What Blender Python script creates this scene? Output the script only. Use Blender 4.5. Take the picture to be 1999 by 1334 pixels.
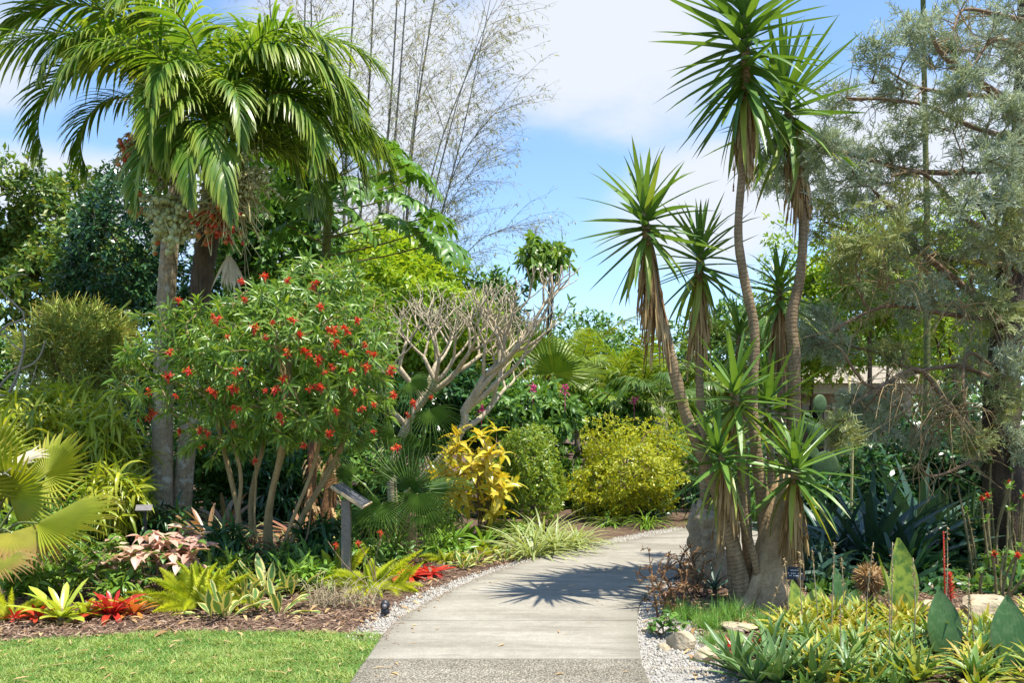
import bpy, math
import numpy as np
from mathutils import Vector, Matrix

# ------------------------------------------------------------------ clear
for o in list(bpy.data.objects):
    bpy.data.objects.remove(o)
scene = bpy.context.scene
col = scene.collection
rng = np.random.default_rng(11)
R = math.radians
PI = math.pi

# ------------------------------------------------------------------ camera
F, CX, HY, H = 1700.0, 999.5, 830.0, 1.6          # focal length, centre, horizon in photo pixels; eye height in metres
cam = bpy.data.cameras.new('camera')
cam.sensor_width = 36.0
cam.lens = 36.0 * F / 1999.0
cam.shift_y = (HY - 667.0) / 1999.0
cam.clip_end = 3000
cam_o = bpy.data.objects.new('camera', cam)
cam_o.location = (0, 0, H)
cam_o.rotation_euler = (R(90), 0, 0)
col.objects.link(cam_o)
scene.camera = cam_o

# ------------------------------------------------------------------ light
SUN = Vector((0.86, -0.50, 3.3)).normalized()
SUN_EL = math.asin(SUN.z)
SUN_AZ = math.atan2(SUN.x, SUN.y)
world = bpy.data.worlds.new('World')
scene.world = world
world.use_nodes = True
wt = world.node_tree
wt.nodes.clear()


def W(t, **kw):
    n = wt.nodes.new(t)
    for k, v in kw.items():
        setattr(n, k, v)
    return n


sky = W('ShaderNodeTexSky', sky_type='NISHITA', sun_disc=False)
sky.sun_elevation = SUN_EL
sky.sun_rotation = SUN_AZ
sky.altitude = 0
sky.air_density = 1.0
sky.dust_density = 0.3
sky.ozone_density = 2.5
tc = W('ShaderNodeTexCoord')


def wmath(op, a, b=None, clamp=False):
    n = W('ShaderNodeMath', operation=op, use_clamp=clamp)
    for i, x in enumerate((a, b)):
        if x is None:
            continue
        if isinstance(x, (int, float)):
            n.inputs[i].default_value = x
        else:
            wt.links.new(x, n.inputs[i])
    return n.outputs[0]


cmap = W('ShaderNodeMapping')
cmap.inputs['Scale'].default_value = (1.0, 1.0, 2.2)
cmap.inputs['Location'].default_value = (3.1, 0.7, 1.3)
wt.links.new(tc.outputs['Generated'], cmap.inputs['Vector'])
cn = W('ShaderNodeTexNoise')
cn.inputs['Scale'].default_value = 3.2
cn.inputs['Detail'].default_value = 7
cn.inputs['Roughness'].default_value = 0.56
wt.links.new(cmap.outputs[0], cn.inputs['Vector'])
field = wmath('MULTIPLY', wmath('SUBTRACT', cn.outputs[0], 0.5), 2.3)
# the clouds that stand in this part of the sky: (px, py, half width, half height) turned into directions
blob = None
for (px, py, rx, ry) in [(1120, 70, 300, 170), (760, 150, 260, 260), (1400, 420, 210, 120), (1760, 330, 280, 150),
                         (200, 380, 330, 90), (600, 420, 300, 160), (2250, 200, 300, 250), (-250, 60, 250, 200),
                         (1100, -420, 420, 200), (300, -500, 320, 220)]:
    dv = Vector(((px - CX) / F, 1.0, (HY - py) / F)).normalized()
    s = W('ShaderNodeVectorMath', operation='SUBTRACT')
    wt.links.new(tc.outputs['Generated'], s.inputs[0])
    s.inputs[1].default_value = dv
    m = W('ShaderNodeVectorMath', operation='MULTIPLY')
    wt.links.new(s.outputs[0], m.inputs[0])
    m.inputs[1].default_value = (F / rx, F / rx, F / ry)
    ln = W('ShaderNodeVectorMath', operation='LENGTH')
    wt.links.new(m.outputs[0], ln.inputs[0])
    b = wmath('SUBTRACT', 1.0, ln.outputs['Value'])
    b = wmath('MAXIMUM', b, -0.35)
    blob = b if blob is None else wmath('MAXIMUM', blob, b)
field = wmath('ADD', field, wmath('MULTIPLY', blob, 1.25))
mr = W('ShaderNodeMapRange', interpolation_type='SMOOTHSTEP')
mr.inputs['From Min'].default_value = -0.28
mr.inputs['From Max'].default_value = 0.62
wt.links.new(field, mr.inputs['Value'])
SKY_S = 0.15
mixc = W('ShaderNodeMix', data_type='RGBA')
wt.links.new(wmath('MULTIPLY', mr.outputs[0], 0.95), mixc.inputs['Factor'])
tint = W('ShaderNodeMix', data_type='RGBA', blend_type='MULTIPLY')
tint.inputs['Factor'].default_value = 1.0
tint.inputs['B'].default_value = (0.70, 0.77, 0.84, 1)
wt.links.new(sky.outputs[0], tint.inputs['A'])
wt.links.new(tint.outputs['Result'], mixc.inputs['A'])
mixc.inputs['B'].default_value = (2.72, 2.86, 3.08, 1)
bg = W('ShaderNodeBackground')
bg.inputs['Strength'].default_value = SKY_S
wt.links.new(mixc.outputs['Result'], bg.inputs['Color'])
wo = W('ShaderNodeOutputWorld')
wt.links.new(bg.outputs[0], wo.inputs['Surface'])

sl = bpy.data.lights.new('sun', 'SUN')
sl.energy = 4.2
sl.angle = R(0.53)
sl.color = (1.0, 0.95, 0.85)
so = bpy.data.objects.new('sun', sl)
so.rotation_euler = (-SUN).to_track_quat('-Z', 'Y').to_euler()
so.location = (20, -10, 60)
col.objects.link(so)

vs = scene.view_settings
vs.view_transform = 'Standard'
vs.look = 'None'
vs.exposure = 1.12
vs.gamma = 1.0
vs.use_curve_mapping = False
scene.render.engine = 'CYCLES'
scene.cycles.max_bounces = 8
scene.cycles.diffuse_bounces = 5
scene.cycles.glossy_bounces = 2
scene.cycles.transmission_bounces = 6
scene.cycles.caustics_reflective = False
scene.cycles.caustics_refractive = False


# ------------------------------------------------------------------ helpers: places
def at(px, py, d):
    return np.array([(px - CX) / F * d, d, H + (HY - py) / F * d])


def gnd(px, py):
    return at(px, py, F * H / (py - HY))


def U(a, b, n=None):
    return rng.uniform(a, b, n)


def nrm(v):
    v = np.asarray(v, float)
    return v / np.maximum(np.linalg.norm(v, axis=-1, keepdims=True), 1e-9)


# ------------------------------------------------------------------ helpers: objects
def thing(name, label, cat, loc=(0, 0, 0), rz=0.0, group=None):
    o = bpy.data.objects.new(name, None)
    o.empty_display_size = 0.1
    o.location = tuple(loc)
    o.rotation_euler = (0, 0, rz)
    col.objects.link(o)
    o['label'] = label
    o['category'] = cat
    if group:
        o['group'] = group
    return o


def part(name, me, parent=None, label=None, kind=None):
    o = bpy.data.objects.new(name, me)
    col.objects.link(o)
    if parent is not None:
        o.parent = parent
    if label:
        o['label'] = label
    if kind:
        o['kind'] = kind
    return o


def tag(o, label=None, cat=None, group=None, kind=None):
    for k, v in (('label', label), ('category', cat), ('group', group), ('kind', kind)):
        if v:
            o[k] = v
    return o


def leafobj(name, me, parent, pos, az, el, roll=0.0, s=1.0, sx=1.0):
    o = bpy.data.objects.new(name, me)
    col.objects.link(o)
    o.parent = parent
    m = Matrix.Rotation(az, 4, 'Z') @ Matrix.Rotation(el, 4, 'X') @ Matrix.Rotation(roll, 4, 'Y')
    m = Matrix.Translation(Vector(tuple(pos))) @ m @ Matrix.Diagonal((s * sx, s, s, 1))
    o.matrix_basis = m
    return o


class MB:
    """collects quads with uv (u across or round, v along) and a random value per piece"""

    def __init__(self):
        self.v, self.q, self.uv, self.r, self.m, self.n = [], [], [], [], [], 0

    def add(self, v, q, uv=None, rnd=None, mi=0):
        v = np.asarray(v, float).reshape(-1, 3)
        q = np.asarray(q, int).reshape(-1, 4)
        self.v.append(v)
        self.q.append(q + self.n)
        self.uv.append(np.zeros((len(v), 2)) if uv is None else np.asarray(uv, float).reshape(-1, 2))
        if rnd is None:
            rnd = 0.0
        self.r.append(np.broadcast_to(np.asarray(rnd, float), (len(v),)).copy())
        self.m.append(np.full(len(q), mi, int))
        self.n += len(v)

    def mesh(self, name, mats, smooth=True):
        me = bpy.data.meshes.new(name)
        v = np.concatenate(self.v)
        q = np.concatenate(self.q)
        me.vertices.add(len(v))
        me.vertices.foreach_set('co', v.ravel())
        me.loops.add(q.size)
        me.loops.foreach_set('vertex_index', q.ravel().astype(np.int32))
        me.polygons.add(len(q))
        me.polygons.foreach_set('loop_start', np.arange(0, q.size, 4, dtype=np.int32))
        me.polygons.foreach_set('material_index', np.concatenate(self.m).astype(np.int32))
        me.polygons.foreach_set('use_smooth', np.full(len(q), smooth, bool))
        uvl = me.uv_layers.new(name='UVMap')
        uv = np.concatenate(self.uv)[q.ravel()]
        uvl.data.foreach_set('uv', uv.ravel())
        a = me.attributes.new('rnd', 'FLOAT', 'POINT')
        a.data.foreach_set('value', np.concatenate(self.r))
        for mt in (mats if isinstance(mats, (list, tuple)) else [mats]):
            me.materials.append(mt)
        me.update(calc_edges=True)
        return me


def cl(v):
    return np.clip(v, 0, 1)


PROF = {
    'lance': lambda v: max(0.03, math.sin(PI * min(v, 0.99) ** 0.75)),
    'ovate': lambda v: max(0.03, math.sin(PI * min(v, 0.99) ** 0.58)),
    'obov': lambda v: max(0.04, math.sin(PI * min(v, 0.985) ** 1.35)),
    'paddle': lambda v: max(0.04, math.sin(PI * min(v, 0.992) ** 1.02)),
    'strap': lambda v: (0.55 + 0.45 * min(1, v * 3)) * max(0.02, 1 - v ** 4.0),
    'sword': lambda v: (0.62 + 0.38 * min(1, v * 4.5)) * max(0.015, (1 - v) ** 0.62),
    'blade': lambda v: max(0.02, 1 - v ** 1.6),
    'agave': lambda v: (0.5 + 0.5 * math.sin(min(1, v * 1.9) * PI / 2)) * max(0.012, (1 - v) ** 0.72),
    'brom': lambda v: (0.75 + 0.25 * math.sin(v * PI)) * (1.0 if v < 0.75 else max(0.03, 1 - ((v - 0.75) / 0.25) ** 2.2)),
    'const': lambda v: 1.0 - 0.6 * v,
    'stick': lambda v: 1.0 - 0.25 * v,
}


def leaves(mb, P, D, N, L, Wd, g=0.0, S=4, prof='lance', fold=0.0, mi=0, rnd=None, wave=0.0, teeth=0.0):
    P = np.atleast_2d(np.asarray(P, float))
    n = len(P)
    D = nrm(np.broadcast_to(np.asarray(D, float), (n, 3)))
    N = np.broadcast_to(np.asarray(N, float), (n, 3))
    L = np.broadcast_to(np.asarray(L, float), (n,))[:, None]
    Wd = np.broadcast_to(np.asarray(Wd, float), (n,))[:, None]
    g = np.broadcast_to(np.asarray(g, float), (n,))[:, None]
    if rnd is None:
        rnd = rng.random(n)
    side = np.cross(D, N)
    bad = np.linalg.norm(side, axis=1) < 1e-3
    if bad.any():
        side[bad] = np.cross(D[bad], np.array([0.3, 0.9, 0.1]))
    side = nrm(side)
    pf = PROF[prof]
    pos = P.copy()
    d = D.copy()
    rows = []
    C = 3 if fold else 2
    down = np.array([0, 0, -1.0])
    ph = rng.random((n, 1)) * 6.28
    for s in range(S + 1):
        v = s / S
        w = pf(v) * Wd * 0.5
        if teeth and s % 2:
            w = w * (1 + teeth)
        nn = nrm(np.cross(side, d))
        wv = nn * (np.sin(ph + v * 9) * wave * Wd) if wave else 0.0
        a = pos - side * w + wv
        b = pos + side * w - wv
        if fold:
            rows += [a + nn * w * fold, pos, b + nn * w * fold]
        else:
            rows += [a, b]
        d = nrm(d + down * g / S)
        pos = pos + d * (L / S)
    V = np.stack(rows, axis=1)                      # n, (S+1)*C, 3
    k = (S + 1) * C
    us = np.tile(np.linspace(0, 1, C), S + 1)
    vv = np.repeat(np.linspace(0, 1, S + 1), C)
    uv = np.tile(np.stack([us, vv], 1), (n, 1))
    qs = []
    for s in range(S):
        for c in range(C - 1):
            i = s * C + c
            qs.append([i, i + 1, i + C + 1, i + C])
    q = (np.array(qs)[None] + (np.arange(n) * k)[:, None, None]).reshape(-1, 4)
    mb.add(V.reshape(-1, 3), q, uv, np.repeat(rnd, k), mi)


def tube(mb, pts, rad, n=7, mi=0, rnd=None, cap=True, jitter=0.0):
    pts = np.asarray(pts, float)
    k = len(pts)
    rad = np.broadcast_to(np.asarray(rad, float), (k,))
    if cap:
        pts = np.vstack([pts, pts[-1] + nrm(pts[-1] - pts[-2]) * rad[-1] * 0.5])
        rad = np.append(rad, rad[-1] * 0.12)
        k += 1
    T = nrm(np.gradient(pts, axis=0))
    ref = np.array([1.0, 0, 0]) if abs(T[0][0]) < 0.8 else np.array([0, 1.0, 0])
    a = nrm(np.cross(T[0], ref))
    th = np.linspace(0, 2 * PI, n + 1)
    V, UVs = [], []
    ln = 0.0
    for i in range(k):
        a = nrm(a - T[i] * np.dot(a, T[i]))
        b = np.cross(T[i], a)
        if i:
            ln += np.linalg.norm(pts[i] - pts[i - 1])
        rr = rad[i] * (1 + (U(-jitter, jitter, n + 1) if jitter else 0))
        if jitter:
            rr[-1] = rr[0]
        V.append(pts[i] + (np.cos(th)[:, None] * a + np.sin(th)[:, None] * b) * np.reshape(rr, (-1, 1)))
        UVs.append(np.stack([th / (2 * PI), np.full(n + 1, ln)], 1))
    q = []
    for i in range(k - 1):
        for j in range(n):
            q.append([i * (n + 1) + j, i * (n + 1) + j + 1, (i + 1) * (n + 1) + j + 1, (i + 1) * (n + 1) + j])
    mb.add(np.concatenate(V), q, np.concatenate(UVs), rng.random() if rnd is None else rnd, mi)


def smooth_line(pts, n, vals=None):
    """Catmull-Rom through pts (any dimension)"""
    p = np.asarray(pts, float)
    k = len(p)
    t = np.linspace(0, k - 1, n)
    i = np.clip(t.astype(int), 0, k - 2)
    f = (t - i)[:, None]
    p0, p1, p2, p3 = p[np.clip(i - 1, 0, k - 1)], p[i], p[i + 1], p[np.clip(i + 2, 0, k - 1)]
    return 0.5 * (2 * p1 + (p2 - p0) * f + (2 * p0 - 5 * p1 + 4 * p2 - p3) * f ** 2 + (3 * p1 - p0 - 3 * p2 + p3) * f ** 3)


def box(mb, c, s, mi=0, M=None):
    c = np.asarray(c, float)
    s = np.asarray(s, float) / 2
    v = np.array([[x, y, z] for x in (-1, 1) for y in (-1, 1) for z in (-1, 1)], float) * s
    if M is not None:
        v = v @ np.array(M.to_3x3()).T
    mb.add(v + c, [[0, 1, 3, 2], [4, 6, 7, 5], [0, 4, 5, 1], [2, 3, 7, 6], [0, 2, 6, 4], [1, 5, 7, 3]], None, rng.random(), mi)


def ball(mb, c, r, n=6, m=4, mi=0, rnd=None):
    """small spheres at all centres c (k,3) with radii r"""
    c = np.atleast_2d(np.asarray(c, float))
    k = len(c)
    r = np.broadcast_to(np.asarray(r, float), (k,))
    th = np.linspace(0, 2 * PI, n, endpoint=False)
    ph = np.linspace(0.06, PI - 0.06, m + 1)
    u = np.array([[math.sin(p) * math.cos(t), math.sin(p) * math.sin(t), math.cos(p)] for p in ph for t in th])
    q = np.array([[i * n + j, i * n + (j + 1) % n, (i + 1) * n + (j + 1) % n, (i + 1) * n + j] for i in range(m) for j in range(n)])
    V = c[:, None] + u[None] * r[:, None, None]
    qq = (q[None] + (np.arange(k) * len(u))[:, None, None]).reshape(-1, 4)
    uv = np.tile(np.array([[t / (2 * PI), p / PI] for p in ph for t in th]), (k, 1))
    rr = rng.random(k) if rnd is None else np.broadcast_to(rnd, (k,))
    mb.add(V.reshape(-1, 3), qq, uv, np.repeat(rr, len(u)), mi)


# ------------------------------------------------------------------ helpers: branching
def skeleton(stems, targets, step=0.12, rt=0.004, power=0.45, curve=0.35, up=0.15, wob=0.05):
    """grow a branch from the nearest stem or branch to every target; returns tubes and the direction at each target"""
    cap = 200 + sum(len(s) for s in stems) + len(targets) * 14
    nod = np.zeros((cap, 3))
    par = np.full(cap, -1)
    dr = np.zeros((cap, 3))
    k = 0
    for s in stems:
        s = np.asarray(s, float)
        t = nrm(np.gradient(s, axis=0))
        for i in range(len(s)):
            nod[k] = s[i]
            dr[k] = t[i]
            par[k] = k - 1 if i else -1
            k += 1
    base = nod[:k].copy()
    T = np.asarray(targets, float)
    order = np.argsort([np.min(np.linalg.norm(base - t, axis=1)) for t in T])
    tips = np.zeros(len(T), int)
    tdir = np.zeros((len(T), 3))
    for ti in order:
        t = T[ti]
        v = t - nod[:k]
        ds = np.linalg.norm(v, axis=1)
        cs = np.sum(v * dr[:k], axis=1) / np.maximum(ds, 1e-6)
        cost = ds * (1.55 - 0.75 * cs)
        b = int(np.argmin(cost))
        dist = ds[b]
        c1 = nod[b] + dr[b] * dist * curve + np.array([0, 0, up * dist]) + rng.normal(0, wob * dist, 3)
        m = int(np.clip(dist / step, 2, 12))
        prev = b
        for j in range(1, m + 1):
            f = j / m
            p = (1 - f) ** 2 * nod[b] + 2 * f * (1 - f) * c1 + f * f * t
            nod[k] = p
            par[k] = prev
            dr[k] = nrm(p - nod[prev])
            prev = k
            k += 1
        tips[ti] = prev
        tdir[ti] = dr[prev]
    cnt = np.zeros(k)
    cnt[tips] = 1
    for i in range(k - 1, -1, -1):
        cnt[i] = max(cnt[i], 1) if cnt[i] == 0 else cnt[i]
        if par[i] >= 0:
            cnt[par[i]] += cnt[i]
    rad = rt * cnt ** power
    ch = [[] for _ in range(k)]
    for i in range(k):
        if par[i] >= 0:
            ch[par[i]].append(i)
    tubes = []
    starts = [i for i in range(k) if par[i] < 0]
    while starts:
        s = starts.pop()
        pts, rr = [], []
        if par[s] >= 0:
            pts.append(nod[par[s]])
            rr.append(rad[s])
        i = s
        while True:
            pts.append(nod[i])
            rr.append(rad[i])
            c = ch[i]
            if not c:
                break
            b = max(c, key=lambda x: cnt[x])
            starts += [x for x in c if x != b]
            i = b
        if len(pts) > 1:
            tubes.append((np.array(pts), np.array(rr)))
    return tubes, tdir


def whorl(P, D, k, a0, a1, jit=0.15):
    """k leaves round every tip: returns P, D, N arrays"""
    n = len(P)
    A = nrm(D)
    ref = np.where(np.abs(A[:, 2:3]) < 0.9, np.array([[0, 0, 1.0]]), np.array([[1.0, 0, 0]]))
    X = nrm(np.cross(A, ref))
    Y = np.cross(A, X)
    th = (np.arange(k) * 2.39996)[None] + rng.random((n, 1)) * 6.28 + rng.normal(0, 0.2, (n, k))
    el = np.linspace(a0, a1, k)[None] + rng.normal(0, jit, (n, k))
    d = (np.cos(el)[..., None] * A[:, None] + np.sin(el)[..., None] *
         (np.cos(th)[..., None] * X[:, None] + np.sin(th)[..., None] * Y[:, None]))
    return np.repeat(P, k, axis=0), d.reshape(-1, 3), np.repeat(A, k, axis=0)


def lumpy(n, radii, shell=(0.6, 1.0), lump=0.18, seed=0, zmin=-1.0):
    r2 = np.random.default_rng(seed + 101)
    fr = r2.normal(0, 2.6, (7, 3))
    ph = r2.random(7) * 6.28
    d = nrm(rng.normal(0, 1, (int(n * 1.6) + 30, 3)))
    d = d[d[:, 2] >= zmin]
    while len(d) < n:
        d = np.vstack([d, d])
    d = d[:n]
    s = 1 + lump * np.sum(np.sin(d @ fr.T + ph), axis=1) / 1.9
    r = s * (U(shell[0] ** 3, shell[1] ** 3, n) ** (1 / 3))
    return d * r[:, None] * np.asarray(radii), d


# ------------------------------------------------------------------ helpers: materials
def mnodes(name):
    m = bpy.data.materials.new(name)
    m.use_nodes = True
    nt = m.node_tree
    nt.nodes.clear()
    return m, nt


class NT:
    def __init__(self, nt):
        self.nt = nt

    def n(self, t, **kw):
        x = self.nt.nodes.new(t)
        for k, v in kw.items():
            setattr(x, k, v)
        return x

    def link(self, a, b):
        self.nt.links.new(a, b)

    def put(self, sock, x):
        if x is None:
            return
        if hasattr(x, 'is_output'):
            self.link(x, sock)
        elif isinstance(x, (tuple, list)):
            sock.default_value = tuple(x) + ((1.0,) if len(x) == 3 and len(sock.default_value) == 4 else ())
        else:
            sock.default_value = x

    def math(self, op, a, b=0.0, clamp=False):
        x = self.n('ShaderNodeMath', operation=op, use_clamp=clamp)
        self.put(x.inputs[0], a)
        self.put(x.inputs[1], b)
        return x.outputs[0]

    def mix(self, f, a, b, blend='MIX'):
        x = self.n('ShaderNodeMix', data_type='RGBA', blend_type=blend)
        self.put(x.inputs['Factor'], f)
        self.put(x.inputs['A'], a)
        self.put(x.inputs['B'], b)
        return x.outputs['Result']

    def ramp(self, f, cols, interp='LINEAR'):
        x = self.n('ShaderNodeValToRGB')
        x.color_ramp.interpolation = interp
        e = x.color_ramp.elements
        k = len(cols)
        if not isinstance(cols[0][1], (tuple, list)):
            cols = [(i / max(1, k - 1), c) for i, c in enumerate(cols)]
        while len(e) < k:
            e.new(0.5)
        for i, (p, c) in enumerate(cols):
            e[i].position = p
            e[i].color = tuple(c) + (1.0,)
        self.put(x.inputs[0], f)
        return x.outputs[0]

    def step(self, v, a, b):
        x = self.n('ShaderNodeMapRange', interpolation_type='SMOOTHSTEP')
        self.put(x.inputs['Value'], v)
        x.inputs['From Min'].default_value = a
        x.inputs['From Max'].default_value = b
        return x.outputs[0]

    def noise(self, vec, scale, detail=3, rough=0.55, dist=0.0):
        x = self.n('ShaderNodeTexNoise')
        x.inputs['Scale'].default_value = scale
        x.inputs['Detail'].default_value = detail
        x.inputs['Roughness'].default_value = rough
        x.inputs['Distortion'].default_value = dist
        self.put(x.inputs['Vector'], vec)
        return x.outputs[0]


def leafmat(name, cols, trans=0.32, rough=0.42, spec=0.4, edge=None, tip=None, mid=None, blot=None, stripe=0.0, tcol=(1.25, 1.15, 0.45)):
    """cols: range of colours from leaf to leaf; edge / mid / tip = (colour, from, to, amount) along u or v; blot = (colour, scale, from, to)"""
    m, nt = mnodes(name)
    t = NT(nt)
    at_ = t.n('ShaderNodeAttribute', attribute_name='rnd')
    oi = t.n('ShaderNodeObjectInfo')
    r = t.math('FRACT', t.math('ADD', at_.outputs['Fac'], oi.outputs['Random']))
    tcn = t.n('ShaderNodeTexCoord')
    cols = [tuple(x * 1.8 / (1 + 0.85 * x) for x in k_) for k_ in cols]
    c = t.ramp(r, cols)
    uvn = t.n('ShaderNodeUVMap')
    sp = t.n('ShaderNodeSeparateXYZ')
    t.link(uvn.outputs[0], sp.inputs[0])
    u2 = t.math('MULTIPLY', t.math('ABSOLUTE', t.math('SUBTRACT', sp.outputs[0], 0.5)), 2.0)
    v = sp.outputs[1]
    nz = t.noise(tcn.outputs['Object'], 6.0, 3)
    c = t.mix(0.55, c, t.ramp(nz, [(0.25, (0.72, 0.74, 0.72)), (0.75, (1.25, 1.22, 1.2))]), 'MULTIPLY')
    if blot:
        b = t.step(t.noise(tcn.outputs['Object'], blot[1], 4, 0.6), blot[2], blot[3])
        c = t.mix(b, c, blot[0])
    if mid:
        f = t.math('MULTIPLY', t.math('SUBTRACT', 1.0, t.step(u2, mid[1], mid[2])), mid[3])
        c = t.mix(f, c, mid[0])
    if edge:
        e = t.math('ADD', u2, t.math('MULTIPLY', t.math('SUBTRACT', t.noise(tcn.outputs['Object'], 14.0, 2), 0.5), 0.35))
        c = t.mix(t.math('MULTIPLY', t.step(e, edge[1], edge[2]), edge[3]), c, edge[0])
    if tip:
        e = t.math('ADD', v, t.math('MULTIPLY', t.math('SUBTRACT', r, 0.5), 0.25))
        c = t.mix(t.math('MULTIPLY', t.step(e, tip[1], tip[2]), tip[3]), c, tip[0])
    p = t.n('ShaderNodeBsdfPrincipled')
    t.put(p.inputs['Base Color'], c)
    p.inputs['Roughness'].default_value = rough
    p.inputs['Specular IOR Level'].default_value = spec
    if stripe:
        w = t.math('SINE', t.math('MULTIPLY', sp.outputs[0], 60.0))
        bp = t.n('ShaderNodeBump')
        bp.inputs['Strength'].default_value = stripe
        bp.inputs['Distance'].default_value = 0.004
        t.put(bp.inputs['Height'], w)
        t.link(bp.outputs[0], p.inputs['Normal'])
    tr = t.n('ShaderNodeBsdfTranslucent')
    t.put(tr.inputs['Color'], t.mix(1.0, c, tuple(tcol), 'MULTIPLY'))
    ms = t.n('ShaderNodeMixShader')
    ms.inputs[0].default_value = trans
    t.link(p.outputs[0], ms.inputs[1])
    t.link(tr.outputs[0], ms.inputs[2])
    out = t.n('ShaderNodeOutputMaterial')
    t.link(ms.outputs[0], out.inputs[0])
    return m


def barkmat(name, c1, c2, scale=9.0, ring=0.0, ringcol=None, lichen=None, rough=0.85, stretch=(1, 1, 0.35), bump=0.5, bdist=0.015, rstr=0.6):
    m, nt = mnodes(name)
    t = NT(nt)
    tcn = t.n('ShaderNodeTexCoord')
    mp = t.n('ShaderNodeMapping')
    mp.inputs['Scale'].default_value = stretch
    t.link(tcn.outputs['Object'], mp.inputs[0])
    c1, c2 = (c1[0] * 1.1, c1[1], c1[2] * 0.8), (c2[0] * 1.1, c2[1], c2[2] * 0.8)
    nz = t.noise(mp.outputs[0], scale, 6, 0.62)
    c = t.ramp(nz, [(0.3, c1), (0.7, c2)])
    n2 = t.noise(tcn.outputs['Object'], scale * 5, 4)
    c = t.mix(0.5, c, t.ramp(n2, [(0.3, (0.55, 0.55, 0.55)), (0.7, (1.3, 1.3, 1.3))]), 'MULTIPLY')
    h = t.math('ADD', nz, t.math('MULTIPLY', n2, 0.4))
    if lichen:
        l = t.step(t.noise(tcn.outputs['Object'], lichen[1], 5, 0.65), lichen[2], lichen[2] + 0.12)
        c = t.mix(t.math('MULTIPLY', l, 0.85), c, lichen[0])
    if ring:
        uvn = t.n('ShaderNodeUVMap')
        sp = t.n('ShaderNodeSeparateXYZ')
        t.link(uvn.outputs[0], sp.inputs[0])
        z = t.math('ADD', t.math('MULTIPLY', sp.outputs[1], ring), t.math('MULTIPLY', t.noise(tcn.outputs['Object'], 5.0, 4), 3.0))
        fr = t.math('FRACT', z)
        line = t.math('SUBTRACT', 1.0, t.step(t.math('ABSOLUTE', t.math('SUBTRACT', fr, 0.5)), 0.04, 0.22))
        c = t.mix(t.math('MULTIPLY', line, rstr), c, ringcol or tuple(x * 0.45 for x in c1))
        h = t.math('SUBTRACT', h, t.math('MULTIPLY', line, 1.5 * rstr))
    p = t.n('ShaderNodeBsdfPrincipled')
    t.put(p.inputs['Base Color'], c)
    p.inputs['Roughness'].default_value = rough
    p.inputs['Specular IOR Level'].default_value = 0.25
    bp = t.n('ShaderNodeBump')
    bp.inputs['Strength'].default_value = bump
    bp.inputs['Distance'].default_value = bdist
    t.put(bp.inputs['Height'], h)
    t.link(bp.outputs[0], p.inputs['Normal'])
    out = t.n('ShaderNodeOutputMaterial')
    t.link(p.outputs[0], out.inputs[0])
    return m


def stuffmat(name, cols, rough=0.8, scale=20.0, spec=0.25, bump=0.3, metal=0.0):
    """plain matter: colour from the piece's random value with fine noise on it"""
    m, nt = mnodes(name)
    t = NT(nt)
    at_ = t.n('ShaderNodeAttribute', attribute_name='rnd')
    oi = t.n('ShaderNodeObjectInfo')
    r = t.math('FRACT', t.math('ADD', at_.outputs['Fac'], oi.outputs['Random']))
    tcn = t.n('ShaderNodeTexCoord')
    c = t.ramp(r, cols)
    nz = t.noise(tcn.outputs['Object'], scale, 5, 0.6)
    c = t.mix(0.6, c, t.ramp(nz, [(0.28, (0.55, 0.54, 0.52)), (0.72, (1.35, 1.35, 1.35))]), 'MULTIPLY')
    p = t.n('ShaderNodeBsdfPrincipled')
    t.put(p.inputs['Base Color'], c)
    p.inputs['Roughness'].default_value = rough
    p.inputs['Metallic'].default_value = metal
    p.inputs['Specular IOR Level'].default_value = spec
    if bump:
        bp = t.n('ShaderNodeBump')
        bp.inputs['Strength'].default_value = bump
        bp.inputs['Distance'].default_value = 0.01
        t.put(bp.inputs['Height'], nz)
        t.link(bp.outputs[0], p.inputs['Normal'])
    out = t.n('ShaderNodeOutputMaterial')
    t.link(p.outputs[0], out.inputs[0])
    return m


M = {}
# leaf colours
M['palm'] = leafmat('palm_leaf', [(0.045, 0.11, 0.012), (0.085, 0.175, 0.018), (0.15, 0.24, 0.025)], 0.44, 0.36, 0.45, tip=((0.42, 0.48, 0.08), 0.4, 1.0, 0.75))
M['palm_rachis'] = stuffmat('palm_rachis', [(0.16, 0.2, 0.04), (0.26, 0.27, 0.07)], 0.5, 12, 0.4, 0.1)
M['dry'] = leafmat('dry_leaf', [(0.16, 0.085, 0.035), (0.30, 0.18, 0.07), (0.42, 0.28, 0.12), (0.2, 0.12, 0.06)], 0.18, 0.7, 0.2, tcol=(1.1, 0.9, 0.6))
M['dry_pale'] = leafmat('dry_pale_leaf', [(0.52, 0.42, 0.25), (0.62, 0.53, 0.36)], 0.2, 0.7, 0.2, tcol=(1.0, 0.9, 0.7))
M['yucca'] = leafmat('yucca_leaf', [(0.035, 0.085, 0.014), (0.07, 0.15, 0.022), (0.10, 0.185, 0.03)], 0.30, 0.32, 0.5, mid=((0.17, 0.27, 0.05), 0.0, 0.5, 0.35), stripe=0.15, tip=((0.2, 0.2, 0.05), 0.9, 1.1, 0.6))
M['yucca_old'] = leafmat('yucca_old_leaf', [(0.14, 0.2, 0.03), (0.24, 0.27, 0.035), (0.09, 0.15, 0.025)], 0.34, 0.4, 0.4, tip=((0.33, 0.23, 0.07), 0.75, 1.05, 0.9))
M['shrub_green'] = leafmat('glossy_green_leaf', [(0.06, 0.13, 0.018), (0.10, 0.20, 0.026), (0.17, 0.26, 0.035), (0.08, 0.165, 0.022)], 0.38, 0.32, 0.5, mid=((0.2, 0.3, 0.07), 0.0, 0.2, 0.4))
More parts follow.
